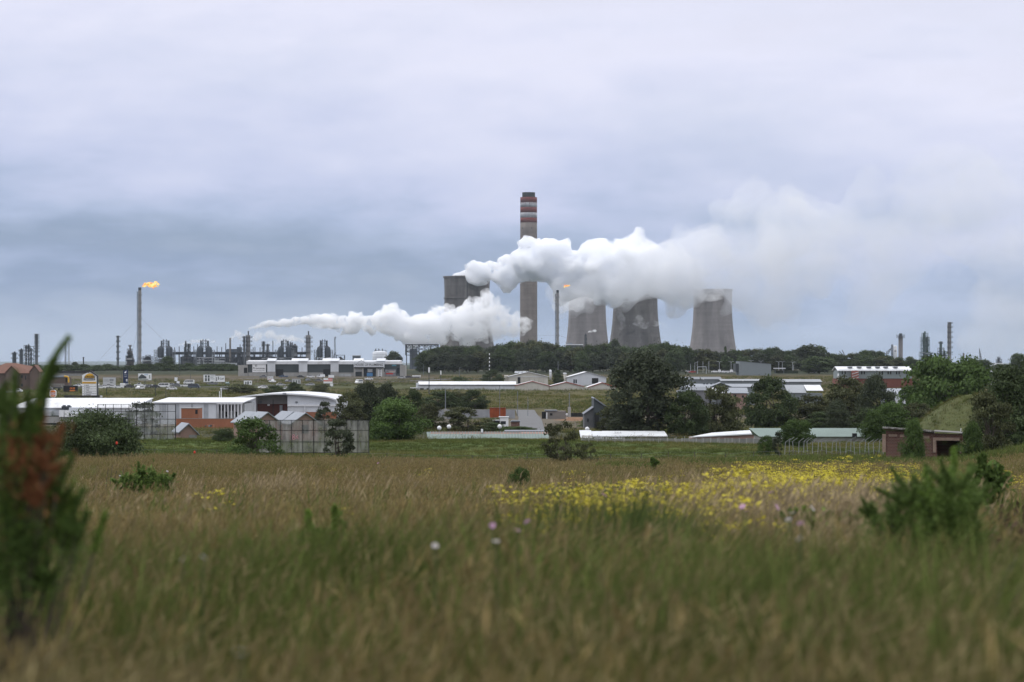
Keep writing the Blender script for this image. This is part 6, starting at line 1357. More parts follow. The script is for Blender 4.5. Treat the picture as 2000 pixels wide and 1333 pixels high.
def burger():
    D = at(103, 779).y; L = Loc(103.5, D); t = thing('round_sign', 'small rounded orange and white burger shop sign reading BURGER KING', 'sign', L.o); X, Z = L.X, L.Z
    rr = [(X(103.5 + 6.6 * math.copysign(abs(math.cos(a)) ** .6, math.cos(a))), Z(769.3 - 7.4 * math.copysign(abs(math.sin(a)) ** .6, math.sin(a)))) for a in np.linspace(0, 2 * math.pi, 33)[:-1]]
    p = MB().prism(rr, 0, .4).build('panel', SIGNW, t)
    tp = [(X(103.5 + 5.2 * math.cos(a)), Z(766.6 - 3.9 * math.sin(a))) for a in np.linspace(0, math.pi, 15)]; MB().prism(tp, -.06, -.01).build('top_bun', ORANGE, p)
    bt = [(X(103.5 - 5.2 * math.cos(a)), Z(772.8 + 2.6 * math.sin(a))) for a in np.linspace(0, math.pi, 15)]; MB().prism(bt, -.06, -.01).build('bottom_bun', ORANGE, p)
    text_part('BURGER', L.m(2.2), L.m(10), p, 0, -.05, Z(768.3), REDP, bold=.03); text_part('KING', L.m(2.2), L.m(9), p, 0, -.05, Z(771.3), REDP, bold=.03)
    MB().box(-.2, .2, .1, .3, -.5, Z(776)).build('post', DARKST, t)
burger()
t, L, p = board('billboard', 'grey white text billboard right of the pylon sign', 'billboard', 201.5, 226, 738, 752.5, 757, M('board_grey', (.52, .53, .54), .6, .06, .5))
marks(L, p, [(203.5, 212, 740.5, 741.3), (203.5, 212, 743, 743.7), (203.5, 213, 745, 745.6), (214, 222, 740.5, 744.5), (215, 220, 746, 748.5)], M('print_grey', (.25, .26, .27), .7))
t, L, p = board('billboard', 'billboard picturing a dark roofed house beside the navy pylon', 'billboard', 270, 296, 730, 743, 757, SIGNW, 1)
MB().prism([(L.X(270.5), L.Z(737)), (L.X(277), L.Z(731)), (L.X(286), L.Z(736.5)), (L.X(286), L.Z(739.5)), (L.X(270.5), L.Z(740))], -.16, -.121).build('print', SLATE, p); marks(L, p, [(270.2, 290, 740.2, 742.5), (291, 293.5, 733, 740)], M('print_green', (.30, .33, .30), .7)); marks(L, p, [(282, 289, 731, 733.5)], M('print_sky', (.45, .55, .65), .7))
t, L, p = board('billboard', 'left one of two joined billboards with dark portrait panels', 'billboard', 397.5, 420.5, 732.5, 746.5, 752, SIGNW); marks(L, p, [(400.5, 404, 733.5, 738), (406, 409.5, 733.5, 738), (400.5, 404, 739, 745), (406, 409.5, 739, 745)], SLATE); marks(L, p, [(411, 419, 734, 735.2), (411, 417, 737, 738), (411, 419, 740, 741)], M('print_grey', (.25, .26, .27)))
t, L, p = board('billboard', 'right one of two joined billboards, white with black lettering', 'billboard', 421, 439, 734.5, 746.5, 752, SIGNW); marks(L, p, [(422.5, 424, 737, 745), (426, 427.5, 736, 742)], INK); text_part('Call', L.m(3.4), L.m(8), p, L.X(433), -.14, L.Z(740), INK, bold=.02)
t, L, p = board('billboard', 'small white billboard with dark figures left of the roadside bush', 'billboard', 476.5, 492, 744, 752, 757, SIGNW); marks(L, p, [(479, 481.5, 746, 751), (483, 486, 745.5, 751), (488, 490, 746, 749)], SLATE)
t, L, p = board('road_sign', 'small white sign with dark lettering under the Prommac wing', 'sign', 522.5, 533.5, 735.8, 742.4, 748, SIGNW); text_part('FOR SALE', L.m(1.9), L.m(9), p, L.X(528), -.14, L.Z(738.4), INK, bold=.02); text_part('CALL NOW', L.m(1.5), L.m(8), p, L.X(528), -.14, L.Z(741), REDP, bold=.02)
t, L, p = board('road_sign', 'grey panel sign with faint upright stripes above the roadside bushes', 'sign', 570.5, 587, 741.5, 749.5, 754, M('board_grey', (.52, .53, .54))); marks(L, p, [(573, 575, 743, 748.5), (578, 580, 743, 748.5), (583, 585, 743, 748.5)], SLATE)
t, L, p = board('road_sign', 'tall red and white sign board above the right roadside bush', 'sign', 632, 649.5, 739.2, 749, 756, SIGNW); marks(L, p, [(632.2, 649.3, 743, 745.4), (641, 649.3, 739.4, 742)], M('sign_pink', (.55, .13, .10), .6))
t, L, p = board('road_sign', 'blank white sign under the third upstand panel', 'sign', 641.5, 652.5, 732.8, 738, 745, SIGNW)
t, L, p = board('road_sign', 'low white sign box right of the red and white sign', 'sign', 644.5, 650.5, 749.5, 755, 757, SIGNW)
t, L, p = board('road_sign', 'small white double sign on a pole right of the house billboard', 'sign', 341, 346.5, 737.5, 744.5, 756, SIGNW, 1); pb(t, L, 'panel', SIGNW, 345, 350.5, 745, 749, -.12, .12)
t, L, p = board('hoarding', 'black hoarding with orange lettering left of the pylon sign', 'sign', 124, 152, 753.8, 766, 767, BLACK); text_part('ON BE', L.m(4), L.m(10), p, L.X(141.5), -.15, L.Z(759), ORANGE, bold=.02); MB().box(L.X(136), L.X(147), -.15, -.122, L.Z(764.5), L.Z(762.5)).build('print', ORANGE, p)
def trailer():
    D = at(112, 763).y; L = Loc(112, D); t = thing('flatbed_trailer', 'dark parked trailer with wheels left of the black hoarding', 'trailer', L.o)
    MB().box(L.m(-14), L.m(11), -1.2, 1.2, L.m(4), L.m(6)).build('bed', DARKST, t); MB().box(L.m(-13), L.m(8), -1.1, 1.1, L.m(6), L.m(11)).build('load', M('drab_wall', (.2, .185, .17)), t)
    for x in (-10, -6, 4): o = MB().lathe([(L.m(2.1), -.2), (L.m(2.1), .2)], 14).build('wheel', TYRE, t); o.rotation_euler = (R(90), 0, 0); o.location = (L.m(x), -1.1, L.m(2.1))
trailer()
def navy():
    D = at(245, 757).y; L = Loc(245, D); t = thing('pylon_sign', 'tall narrow navy fuel station pylon with white emblem', 'sign', L.o); X, Z = L.X, L.Z
    MB().prism([(X(240.3), -1), (X(250), -1), (X(250), Z(722)), (X(240.3), Z(724.5))], 0, .6).build('panel', NAVY, t)
    MB().prism([(X(242.5), Z(728)), (X(246), Z(725)), (X(247.5), Z(725)), (X(246), Z(727)), (X(247), Z(728.5)), (X(244), Z(729.5))], -.05, -.01).build('emblem', SIGNW, t)
    for a, b, c in ((242.5, 248, 732.5), (242.5, 248, 736)): MB().box(X(a), X(b), -.05, -.01, Z(c + .5), Z(c)).build('line', SIGNW, t)
    for z in (741, 743.5): MB().box(X(246), X(249), -.05, -.01, Z(z + 1.6), Z(z)).build('price_panel', SIGNW, t)
    MB().box(X(246.5), X(251), -.6, -.05, -.3, Z(749)).build('side_box', M('panel_grey', (.36, .38, .41)), t)
navy()
t, L = bld('bus_shelter', 'small white roofed roadside kiosk right of the retail block', 'kiosk', 813, 1330); pb(t, L, 'roof', SIGNW, 805, 821.5, 733.6, 735.6, -.4, 3); pb(t, L, 'wall', WHITE, 806, 820.5, 735.7, 741, 0, 2.6); pb(t, L, 'opening', DARK, 807, 819.5, 737, 739.2, -.05, -.01)
t, L = bld('gas_rack', 'low rack of pale bottles in front of the charcoal retail wall', 'rack', 674, 1362); pb(t, L, 'rail', GREYST, 663, 687, 731.5, 732, -2, -1.8)
for k in range(9): MB().lathe([(.22, 0), (.22, 1.2), (.1, 1.4)], 8, L.X(664 + k * 2.7), -1.9).build('bottle', PALEST, t)

# ------------------------------------------------------------------ poles, lamps, fences
def pole(name, label, cat, px, D, top, r=.09, arm=0, head=None, group=None, mat=GREYST, two=False):
    L = Loc(px, D); t = thing(name, label, cat, L.o, 0, group); H = L.Z(top)
    MB().lathe([(r * 1.3, -.5), (r, H)], 8).build('pole', mat, t)
    for s in ((1, -1) if two else (1,)):
        if arm:
            a = L.m(arm) * s; MB().path([(0, 0, H - .05), (a * .35, 0, H + abs(a) * .3), (a, 0, H + abs(a) * .38)], r * .7, 5).build('arm', mat, t); MB().box(min(a, a * 1.35), max(a, a * 1.35), -.2, .2, H + abs(a) * .34, H + abs(a) * .42).build('lamp_head', mat, t)
    if head == 'ball': MB().lathe([(.02, H), (.26, H + .12), (.36, H + .36), (.26, H + .6), (.02, H + .72)], 12).build('globe', SIGNW, t, True)
    if head == 'box': MB().box(-.3, .3, -.3, .3, H - .1, H + 1.8).build('box', SIGNW, t)
    return t
LG = 'street lamps along the right car park'
for i, (px, top, two, lab) in enumerate(((1349, 711, False, 'plain pale pole left of the goal frame'), (1357, 710, False, 'single arm lamp just left of the goal frame'), (1362, 706, False, 'tall pale pole above the goal frame'), (1373, 706, False, 'second tall pale pole above the goal frame'), (1384.5, 706, False, 'pole right of the goal frame'),
        (1405, 708, True, 'double arm lamp above the left of the parked row'), (1428, 708, True, 'double arm lamp right before the grey box building'), (1467, 706, True, 'double arm lamp peeking above the middle of the grey box building'), (1486, 707, True, 'double arm lamp peeking above the right part of the grey box'), (1521, 708, True, 'first double arm lamp right of the grey box building'), (1528, 708, True, 'second double arm lamp right of the grey box, closest to the first'), (1548, 709, True, 'double arm lamp before the biggest rounded gum'), (1588, 710, True, 'lamp at the right under the biggest rounded gum'), (1550, 713, False, 'thin pole right of the white canopy'))):
    pole('street_lamp', lab, 'lamp', px, 1530, top, .13, 4.2 if ('lamp' in lab) else 0, None, LG, PALEST, two)
pole('striped_mast', 'thin mast with black and white bands rising before the leftmost gum row', 'mast', 956, 1180, 690, .16, 0, None, None, BLACK)
mm = [o for o in COL.objects if o.name.startswith('striped_mast')][0]; L = Loc(956, 1180)
for k in range(5): MB().lathe([(.22, L.Z(694 + k * 7.5)), (.22, L.Z(690.5 + k * 7.5))], 8).build('white_band', SIGNW, mm)
for px, D, top, lab in ((838, 900, 719.5, 'white box headed pole above the left end of the long shed'), (861, 1180, 723.5, 'small white box sign pole behind the long shed')): pole('box_pole', lab, 'pole', px, D, top + 8, .12, 0, 'box', None, DARKST)
pole('street_lamp', 'curved lamp in front of the gum row behind the long white shed', 'lamp', 897, 1250, 719, .11, 3, None, None, GREYST)
for px, D, top, lab in ((870, 600, 759, 'tall thin pole with pale box foot in front of the slope bushes'), (1112, 640, 768, 'tall thin pole with pale foot above the dirt yard')):
    t = pole('thin_pole', lab, 'pole', px, D, top, .1); MB().box(-.4, .4, -.3, .3, 0, 2.6).build('pale_foot', BLOCK, t)
pole('thin_pole', 'thin grey pole in front of the orange tank', 'pole', 976, 560, 752, .06); pole('thin_pole', 'thin grey pole over the lane top', 'pole', 1011, 640, 764, .07); pole('thin_pole', 'short grey pole at the lane bend', 'pole', 1031, 640, 776, .06); pole('thin_pole', 'tall pole rising before the gum row near the barns', 'pole', 1090, 1350, 706, .12); pole('thin_pole', 'slim pole before the left gum row', 'pole', 827, 1400, 712, .1)
for px, top, lab in ((858, 840, 'left globe lamp over the green roofed row'), (877, 837.5, 'middle globe lamp over the green roofed row'), (976, 837, 'right globe lamp over the green roofed row'), (1147, 842, 'globe lamp over the white roofed row')): pole('globe_lamp', lab, 'lamp', px, 375, top + 1, .06, 0, 'ball', 'globe lamps behind the low roofs', DARKST)
for i, (px, py, h, lab) in enumerate(((304, 775, 24, 'thin dark pole on the grass left of the white warehouse roof'), (324, 779, 17, 'short thin dark pole on the grass behind the white warehouse'), (303, 762, 20, 'dark pole in front of the large white minibus'), (389, 764, 12, 'thin pole right of the navy minibus'), (407, 748, 20, 'dark pole left of the joined billboards'), (372, 748, 18, 'dark pole beside the second minibus'), (351, 735, 32, 'thin lamp pole before the first silo unit'), (480, 724, 18, 'short pole left of the retail block'), (237, 752, 26, 'dark lamp pole left of the navy pylon'), (208, 772, 16, 'dark pole right of the pylon sign foot'))):
    p_ = at(px, py); pole('thin_pole', lab, 'pole', px, p_.y, py - h, .09, -3 if 'lamp' in lab else 0, None, 'thin poles by the left road', DARKST)
def goal():
    L = Loc(1371, 1460); t = thing('goal_frame', 'white goal like frame beside the parked white cars', 'frame', L.o); H = L.Z(717); w_ = L.m(8.5)
    for s in (-1, 1): MB().bar((s * w_, 0, -.3), (s * w_, 0, H), .16).build('post', PALEST, t)
    MB().bar((-w_, 0, H), (w_, 0, H), .16).build('crossbar', PALEST, t)
goal()
t, L = bld('canopy_shelter', 'small white flat canopy right of the grey box building', 'shelter', 1522, 1470); pb(t, L, 'roof', WHITER, 1512, 1534, 719, 720.8, -1, 4)
for p in (1514, 1531): pb(t, L, 'post', GREYST, p - .4, p + .4, 720.9, 740, 0, .3)
pb(t, L, 'hedge_wall', M('hedge_dark', (.03, .04, .024), .95, .4, 1.2, bump=.8), 1514, 1560, 724, 738, 3, 6)
# slanted fence posts with wire at right
def fence(name, label, pts, toppx, lean, mat, wires=3, armtop=True):
    A = pos(*pts[0][:2]); t = thing(name, label, 'fence', A); tops = []
    for i, (px, D) in enumerate(pts):
        o = pos(px, D) - A; H = toppx / F * D * (1 + .08 * math.sin(i * 2.3)); ln = lean * math.sin(i * 1.9 + 1) * .12
        e = (o.x + ln, o.y, o.z + H); mb = MB(); mb.bar((o.x, o.y, o.z - .4), e, .034, 5)
        if armtop: mb.bar(e, (e[0] + .45, e[1] - .25, e[2] + .35), .026, 5)
        mb.build('post', mat, t); tops.append((Vector((o.x, o.y, o.z)), Vector(e)))
    for k in range(wires):
        f = .25 + .7 * k / max(1, wires - 1)
        for i in range(len(tops) - 1):
            pass
        mb = MB(); mb.path([a.lerp(b, f) for a, b in tops], .006, 3); mb.build('wire', M('wire', (.16, .17, .19)), t)
fence('security_fence', 'leaning fence of pale cranked posts and dark stakes before the right green roof', [(1532 + k * 9.2, 232 + (k % 3) * 3) for k in range(22)], 25, 1, M('post_grey', (.24, .25, .25), .8, .2, 1))
fence('stake_fence', 'row of dark short stakes along the meadow edge', [(1540 + k * 8.3, 214 + 5 * math.sin(k)) for k in range(23)], 18, 1, WOOD, 2, False)
fence('wire_fence', 'low sagging wire fence of dark sticks crossing the middle of the meadow', [(700 + k * 55, 214 + 3 * math.sin(k * 1.3)) for k in range(17)], 19, 1.5, WOOD, 3, False)
fence('wire_fence', 'low wire fence of dark sticks behind the big round bush', [(262 + k * 40, 236) for k in range(7)], 12, 1, WOOD, 2, False)
fence('concrete_post_fence', 'thin pale posts in front of the concrete slab wall', [(1150 + k * 17, 288) for k in range(17)], 14, .3, BLOCK, 2, False)
fence('road_fence', 'thin dark roadside fence below the retail block', [(600 + k * 11, 1150) for k in range(20)], 9, .2, DARKST, 2, False)
def bars_gate():
    L = Loc(1155, 210); t = thing('broken_gate', 'broken wooden gate bar leaning beside the leafy centre shrub', 'gate', L.o)
    for p in (1141, 1168): MB().bar((L.X(p), 0, -.3), (L.X(p) + .05, 0, L.m(14)), .06, 6).build('post', WOOD, t)
    MB().bar((L.X(1141), 0, L.m(5)), (L.X(1169), 0, L.m(6.5)), .045, 5).build('bar', WOOD, t); MB().bar((L.X(1174), 0, L.m(2)), (L.X(1183), 0, L.m(9)), .05, 5).build('stay', WOOD, t)
bars_gate()
# a person in pale clothes standing in the dirt yard
def person(px, D, label, top_m, leg_m, rz=0, h=1.72):
    o = pos(px, D); t = bpy.data.meshes.new('person'); V = [(0, 0, .92), (0, 0, 1.12), (0, 0, 1.36), (0, 0, 1.47), (0, .01, 1.56), (0, -.01, 1.66), (-.1, 0, .88), (-.11, -.02, .48), (-.11, .02, .07), (.1, 0, .88), (.13, .06, .48), (.12, .1, .07), (-.19, 0, 1.38), (-.25, 0, 1.12), (-.24, -.08, .9), (.19, 0, 1.38), (.25, .02, 1.12), (.24, -.1, .9), (-.11, -.13, .04), (.12, -.05, .04)]
    E = [(0, 1), (1, 2), (2, 3), (3, 4), (4, 5), (0, 6), (6, 7), (7, 8), (0, 9), (9, 10), (10, 11), (2, 12), (12, 13), (13, 14), (2, 15), (15, 16), (16, 17), (8, 18), (11, 19)]
    RD = [.15, .14, .16, .06, .09, .09, .09, .06, .045, .09, .06, .045, .065, .045, .035, .065, .045, .035, .04, .04]
    t.from_pydata([tuple(c * h / 1.75 for c in v) for v in V], E, []); ob = bpy.data.objects.new('tmp', t); COL.objects.link(ob)
    md = ob.modifiers.new('skin', 'SKIN'); 
    for i, r_ in enumerate(RD): t.skin_vertices[0].data[i].radius = (r_, r_ * .8)
    t.skin_vertices[0].data[0].use_root = True; ob.modifiers.new('sub', 'SUBSURF').levels = 1
    dg = bpy.context.evaluated_depsgraph_get(); dg.update(); me = bpy.data.meshes.new_from_object(ob.evaluated_get(dg)); bpy.data.objects.remove(ob)
    sk = M('skin', (.16, .09, .06), .7, .1, 3); me.materials.clear()
    for m in (top_m, leg_m, sk): me.materials.append(m)
    for p in me.polygons: z = p.center.z; p.material_index = 2 if z > 1.47 or (z < .95 and abs(p.center.x) > .2) else (0 if z > .9 else 1); p.use_smooth = True
    me.name = 'person'; r = link('person', me); r.location = o; r.location.z += .02; r.rotation_euler = (0, 0, rz); return tag(r, label, 'person')
person(1107, 600, 'person in white clothes standing on the sandy yard beside the dark fence', SIGNW, M('cloth_pale', (.45, .44, .42), .9, .1, 2))
for px, py, lab, m in ((290, 757.5, 'person in dark clothes standing among the cars under the house billboard', SLATE), (297, 757.5, 'person in a pale top standing right of the one in dark clothes', M('cloth_pale', (.45, .44, .42))), (254.5, 754.5, 'person in a tan top right of the navy pylon', M('tan', (.45, .38, .33)))):
    p_ = at(px, py); person(px, p_.y, lab, m, SLATE, .4)
# ------------------------------------------------------------------ the wild grass field
def grass_mat(name, rough=.85, tr=.22, rand=.28):
    m = M(name, (1, 1, 1), rough, .16, .22, attr='shade', rand=rand, transl=tr, spec=.12)
    return m
GRASS = grass_mat('grass_blades')
class Clump:
    def __init__(s, seed): s.rn = np.random.RandomState(seed); s.V = []; s.F = []; s.C = []; s.n = 0
    def put(s, V, F, C): s.V.append(V); s.F.append(F + s.n); s.C.append(C); s.n += len(V)
    def blades(s, n, rad, h, w, lean, c0, c1, wind=.12, bend=1.0):
        rn = s.rn; a = rn.uniform(0, 6.28, n); r = rad * np.sqrt(rn.uniform(0, 1, n)); B = np.stack([r * np.cos(a), r * np.sin(a), np.full(n, -.03)], 1)
        H = rn.uniform(h[0], h[1], n); d = rn.uniform(0, 6.28, n); L_ = lean * rn.uniform(.2, 1, n); D = np.stack([np.cos(d) * L_ + wind * rn.uniform(.5, 1.4, n), np.sin(d) * L_, np.zeros(n)], 1)
        f = rn.uniform(0, 6.28, n); W = np.stack([np.cos(f), np.sin(f) * .6, np.zeros(n)], 1) * (w * rn.uniform(.6, 1.4, n))[:, None] * .5
        ts = (0, .4, .75, 1); P = []
        for t, k in zip(ts, (1, .9, .6, .08)):
            c = B + D * (t ** (1 + bend))[None] * H[:, None] if False else B + D * (t ** (1 + bend)) * H[:, None] + np.stack([0 * H, 0 * H, H * t * (1 - .18 * lean * t)], 1)
            P += [c - W * k, c + W * k]
        V = np.stack(P, 1).reshape(-1, 3); o = np.arange(n)[:, None, None] * 8 + np.array([[0, 1, 3, 2], [2, 3, 5, 4], [4, 5, 7, 6]])[None]
        tint = rn.uniform(.7, 1.3, n); C = []
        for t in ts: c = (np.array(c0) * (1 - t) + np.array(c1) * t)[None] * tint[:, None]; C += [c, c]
        s.put(V, o.reshape(-1, 4), np.stack(C, 1).reshape(-1, 3)); tip = (P[6] + P[7]) / 2; return tip, D
    def heads(s, tip, D, ln, wd, col, k=3, droop=.35):
        rn = s.rn; n = len(tip)
        for j in range(k):
            dirv = D * 1.4 + rn.normal(0, .28, (n, 3)); dirv[:, 2] = rn.uniform(.25, 1.3, n); dirv /= np.linalg.norm(dirv, axis=1, keepdims=True)
            sd = np.cross(dirv, rn.normal(0, 1, (n, 3))); sd /= np.linalg.norm(sd, axis=1, keepdims=True)
            l = (ln * rn.uniform(.6, 1.3, n))[:, None]; w = (wd * rn.uniform(.6, 1.4, n))[:, None]; p0 = tip - np.array([0, 0, 1]) * l * j * .28
            V = np.stack([p0, p0 + dirv * l * .5 + sd * w, p0 + dirv * l, p0 + dirv * l * .5 - sd * w], 1).reshape(-1, 3)
            C = np.repeat(np.array(col)[None] * rn.uniform(.65, 1.35, n)[:, None], 4, 0); s.put(V, np.arange(4 * n).reshape(-1, 4), C)
    def build(s, name, coll, mat):
        V = np.concatenate(s.V); Fs = np.concatenate(s.F); C = np.concatenate(s.C); me = bpy.data.meshes.new(name)
        me.vertices.add(len(V)); me.vertices.foreach_set('co', V.astype(np.float32).ravel()); me.loops.add(len(Fs) * 4); me.polygons.add(len(Fs))
        me.loops.foreach_set('vertex_index', Fs.astype(np.int32).ravel()); me.polygons.foreach_set('loop_start', np.arange(0, 4 * len(Fs), 4, dtype=np.int32)); me.update(calc_edges=True)
        a = me.attributes.new('shade', 'FLOAT_COLOR', 'POINT'); a.data.foreach_set('color', np.concatenate([C, np.ones((len(C), 1))], 1).astype(np.float32).ravel()); me.materials.append(mat)
        o = bpy.data.objects.new(name, me); coll.objects.link(o); return o
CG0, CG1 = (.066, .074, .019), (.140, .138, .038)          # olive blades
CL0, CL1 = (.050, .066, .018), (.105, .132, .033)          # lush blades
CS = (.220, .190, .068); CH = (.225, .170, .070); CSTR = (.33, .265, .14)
def make_clumps(lod):
    """0 brown seeding, 1 brown seeding b, 2 olive mixed, 3 lush tall, 4 straw, 5 dead weed, 6 reed; lod widens far blades"""
    coll = bpy.data.collections.new('grass_sources_' + 'abc'[lod]); k = (1, 1.9, 3.6)[lod]; q = (1, .62, .36)[lod]; rd = (.20, .30, .5)[lod]; out = []
    N = lambda n: max(4, int(n * q))
    for i in range(2):
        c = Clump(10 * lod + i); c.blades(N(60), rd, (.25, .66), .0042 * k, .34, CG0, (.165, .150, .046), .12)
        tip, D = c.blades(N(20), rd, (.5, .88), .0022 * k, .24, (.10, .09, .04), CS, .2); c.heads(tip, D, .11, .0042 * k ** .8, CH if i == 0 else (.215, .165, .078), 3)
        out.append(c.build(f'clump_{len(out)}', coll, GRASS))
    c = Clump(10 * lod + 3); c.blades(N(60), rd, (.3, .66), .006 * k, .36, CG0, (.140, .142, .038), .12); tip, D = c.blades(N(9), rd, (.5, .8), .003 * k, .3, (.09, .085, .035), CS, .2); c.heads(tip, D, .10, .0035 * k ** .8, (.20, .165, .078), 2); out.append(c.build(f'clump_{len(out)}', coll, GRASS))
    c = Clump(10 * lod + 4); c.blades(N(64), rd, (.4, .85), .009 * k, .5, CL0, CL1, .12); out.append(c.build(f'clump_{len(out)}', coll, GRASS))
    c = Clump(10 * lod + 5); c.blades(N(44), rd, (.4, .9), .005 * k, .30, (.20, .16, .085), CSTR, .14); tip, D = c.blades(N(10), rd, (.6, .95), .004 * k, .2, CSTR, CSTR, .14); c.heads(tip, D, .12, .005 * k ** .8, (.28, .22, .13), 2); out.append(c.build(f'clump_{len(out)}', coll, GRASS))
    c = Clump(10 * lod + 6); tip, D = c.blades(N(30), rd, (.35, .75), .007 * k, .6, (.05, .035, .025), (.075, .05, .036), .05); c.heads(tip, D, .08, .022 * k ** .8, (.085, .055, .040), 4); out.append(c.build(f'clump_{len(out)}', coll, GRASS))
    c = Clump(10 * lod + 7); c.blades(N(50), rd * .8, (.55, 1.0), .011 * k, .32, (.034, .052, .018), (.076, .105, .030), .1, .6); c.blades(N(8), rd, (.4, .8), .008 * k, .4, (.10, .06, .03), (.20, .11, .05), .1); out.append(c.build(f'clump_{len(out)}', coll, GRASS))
    return coll
def scatter(name, P, rot, scl, idx, coll, label=None):
    me = bpy.data.meshes.new(name); me.vertices.add(len(P)); me.vertices.foreach_set('co', P.astype(np.float32).ravel())
    a = me.attributes.new('rot', 'FLOAT_VECTOR', 'POINT'); a.data.foreach_set('vector', np.stack([0 * rot, 0 * rot, rot], 1).astype(np.float32).ravel())
    a = me.attributes.new('scl', 'FLOAT_VECTOR', 'POINT'); a.data.foreach_set('vector', scl.astype(np.float32).ravel())
    a = me.attributes.new('idx', 'INT', 'POINT'); a.data.foreach_set('value', idx.astype(np.int32)); me.update()
    o = link(name, me); ng = bpy.data.node_groups.new(name, 'GeometryNodeTree'); ng.interface.new_socket('Geometry', in_out='INPUT', socket_type='NodeSocketGeometry'); ng.interface.new_socket('Geometry', in_out='OUTPUT', socket_type='NodeSocketGeometry')
    N = ng.nodes; L = ng.links; gi = N.new('NodeGroupInput'); go = N.new('NodeGroupOutput'); ip = N.new('GeometryNodeInstanceOnPoints'); ci = N.new('GeometryNodeCollectionInfo')
    ci.inputs['Collection'].default_value = coll; ci.inputs['Separate Children'].default_value = True; ci.inputs['Reset Children'].default_value = True
    def na(n, t): x = N.new('GeometryNodeInputNamedAttribute'); x.data_type = t; x.inputs[0].default_value = n; return x.outputs[0]
    L.new(gi.outputs[0], ip.inputs['Points']); L.new(ci.outputs[0], ip.inputs['Instance']); ip.inputs['Pick Instance'].default_value = True
    L.new(na('idx', 'INT'), ip.inputs['Instance Index']); L.new(na('rot', 'FLOAT_VECTOR'), ip.inputs['Rotation']); L.new(na('scl', 'FLOAT_VECTOR'), ip.inputs['Scale']); L.new(ip.outputs[0], go.inputs[0])
    md = o.modifiers.new('scatter', 'NODES'); md.node_group = ng
    tag(o, label, None, None, 'stuff'); return o
def field_points(bands, seed):
    """random points per distance band (d0, d1, per square metre) over the view and a margin each side"""
    rn = np.random.RandomState(seed); Ps = []
    for d0, d1, den in bands:
        hw = lambda d: d * .29 + 2.2
        n = int(den * (d1 - d0) * 2 * hw((d0 + d1) / 2)); u = rn.uniform(0, 1, n * 2); d = d0 + (d1 - d0) * u; keep = rn.uniform(0, hw(d1), n * 2) < hw(d); d = d[keep][:n]; x = rn.uniform(-1, 1, len(d)) * hw(d); Ps.append(np.stack([x, d], 1))
    P = np.concatenate(Ps); return P, rn
def vnoise(x, y, s, o=0): return np.array([noise.noise(Vector((a * s + o, b * s, o))) for a, b in zip(x, y)])
CLUMPS = [make_clumps(i) for i in range(3)]
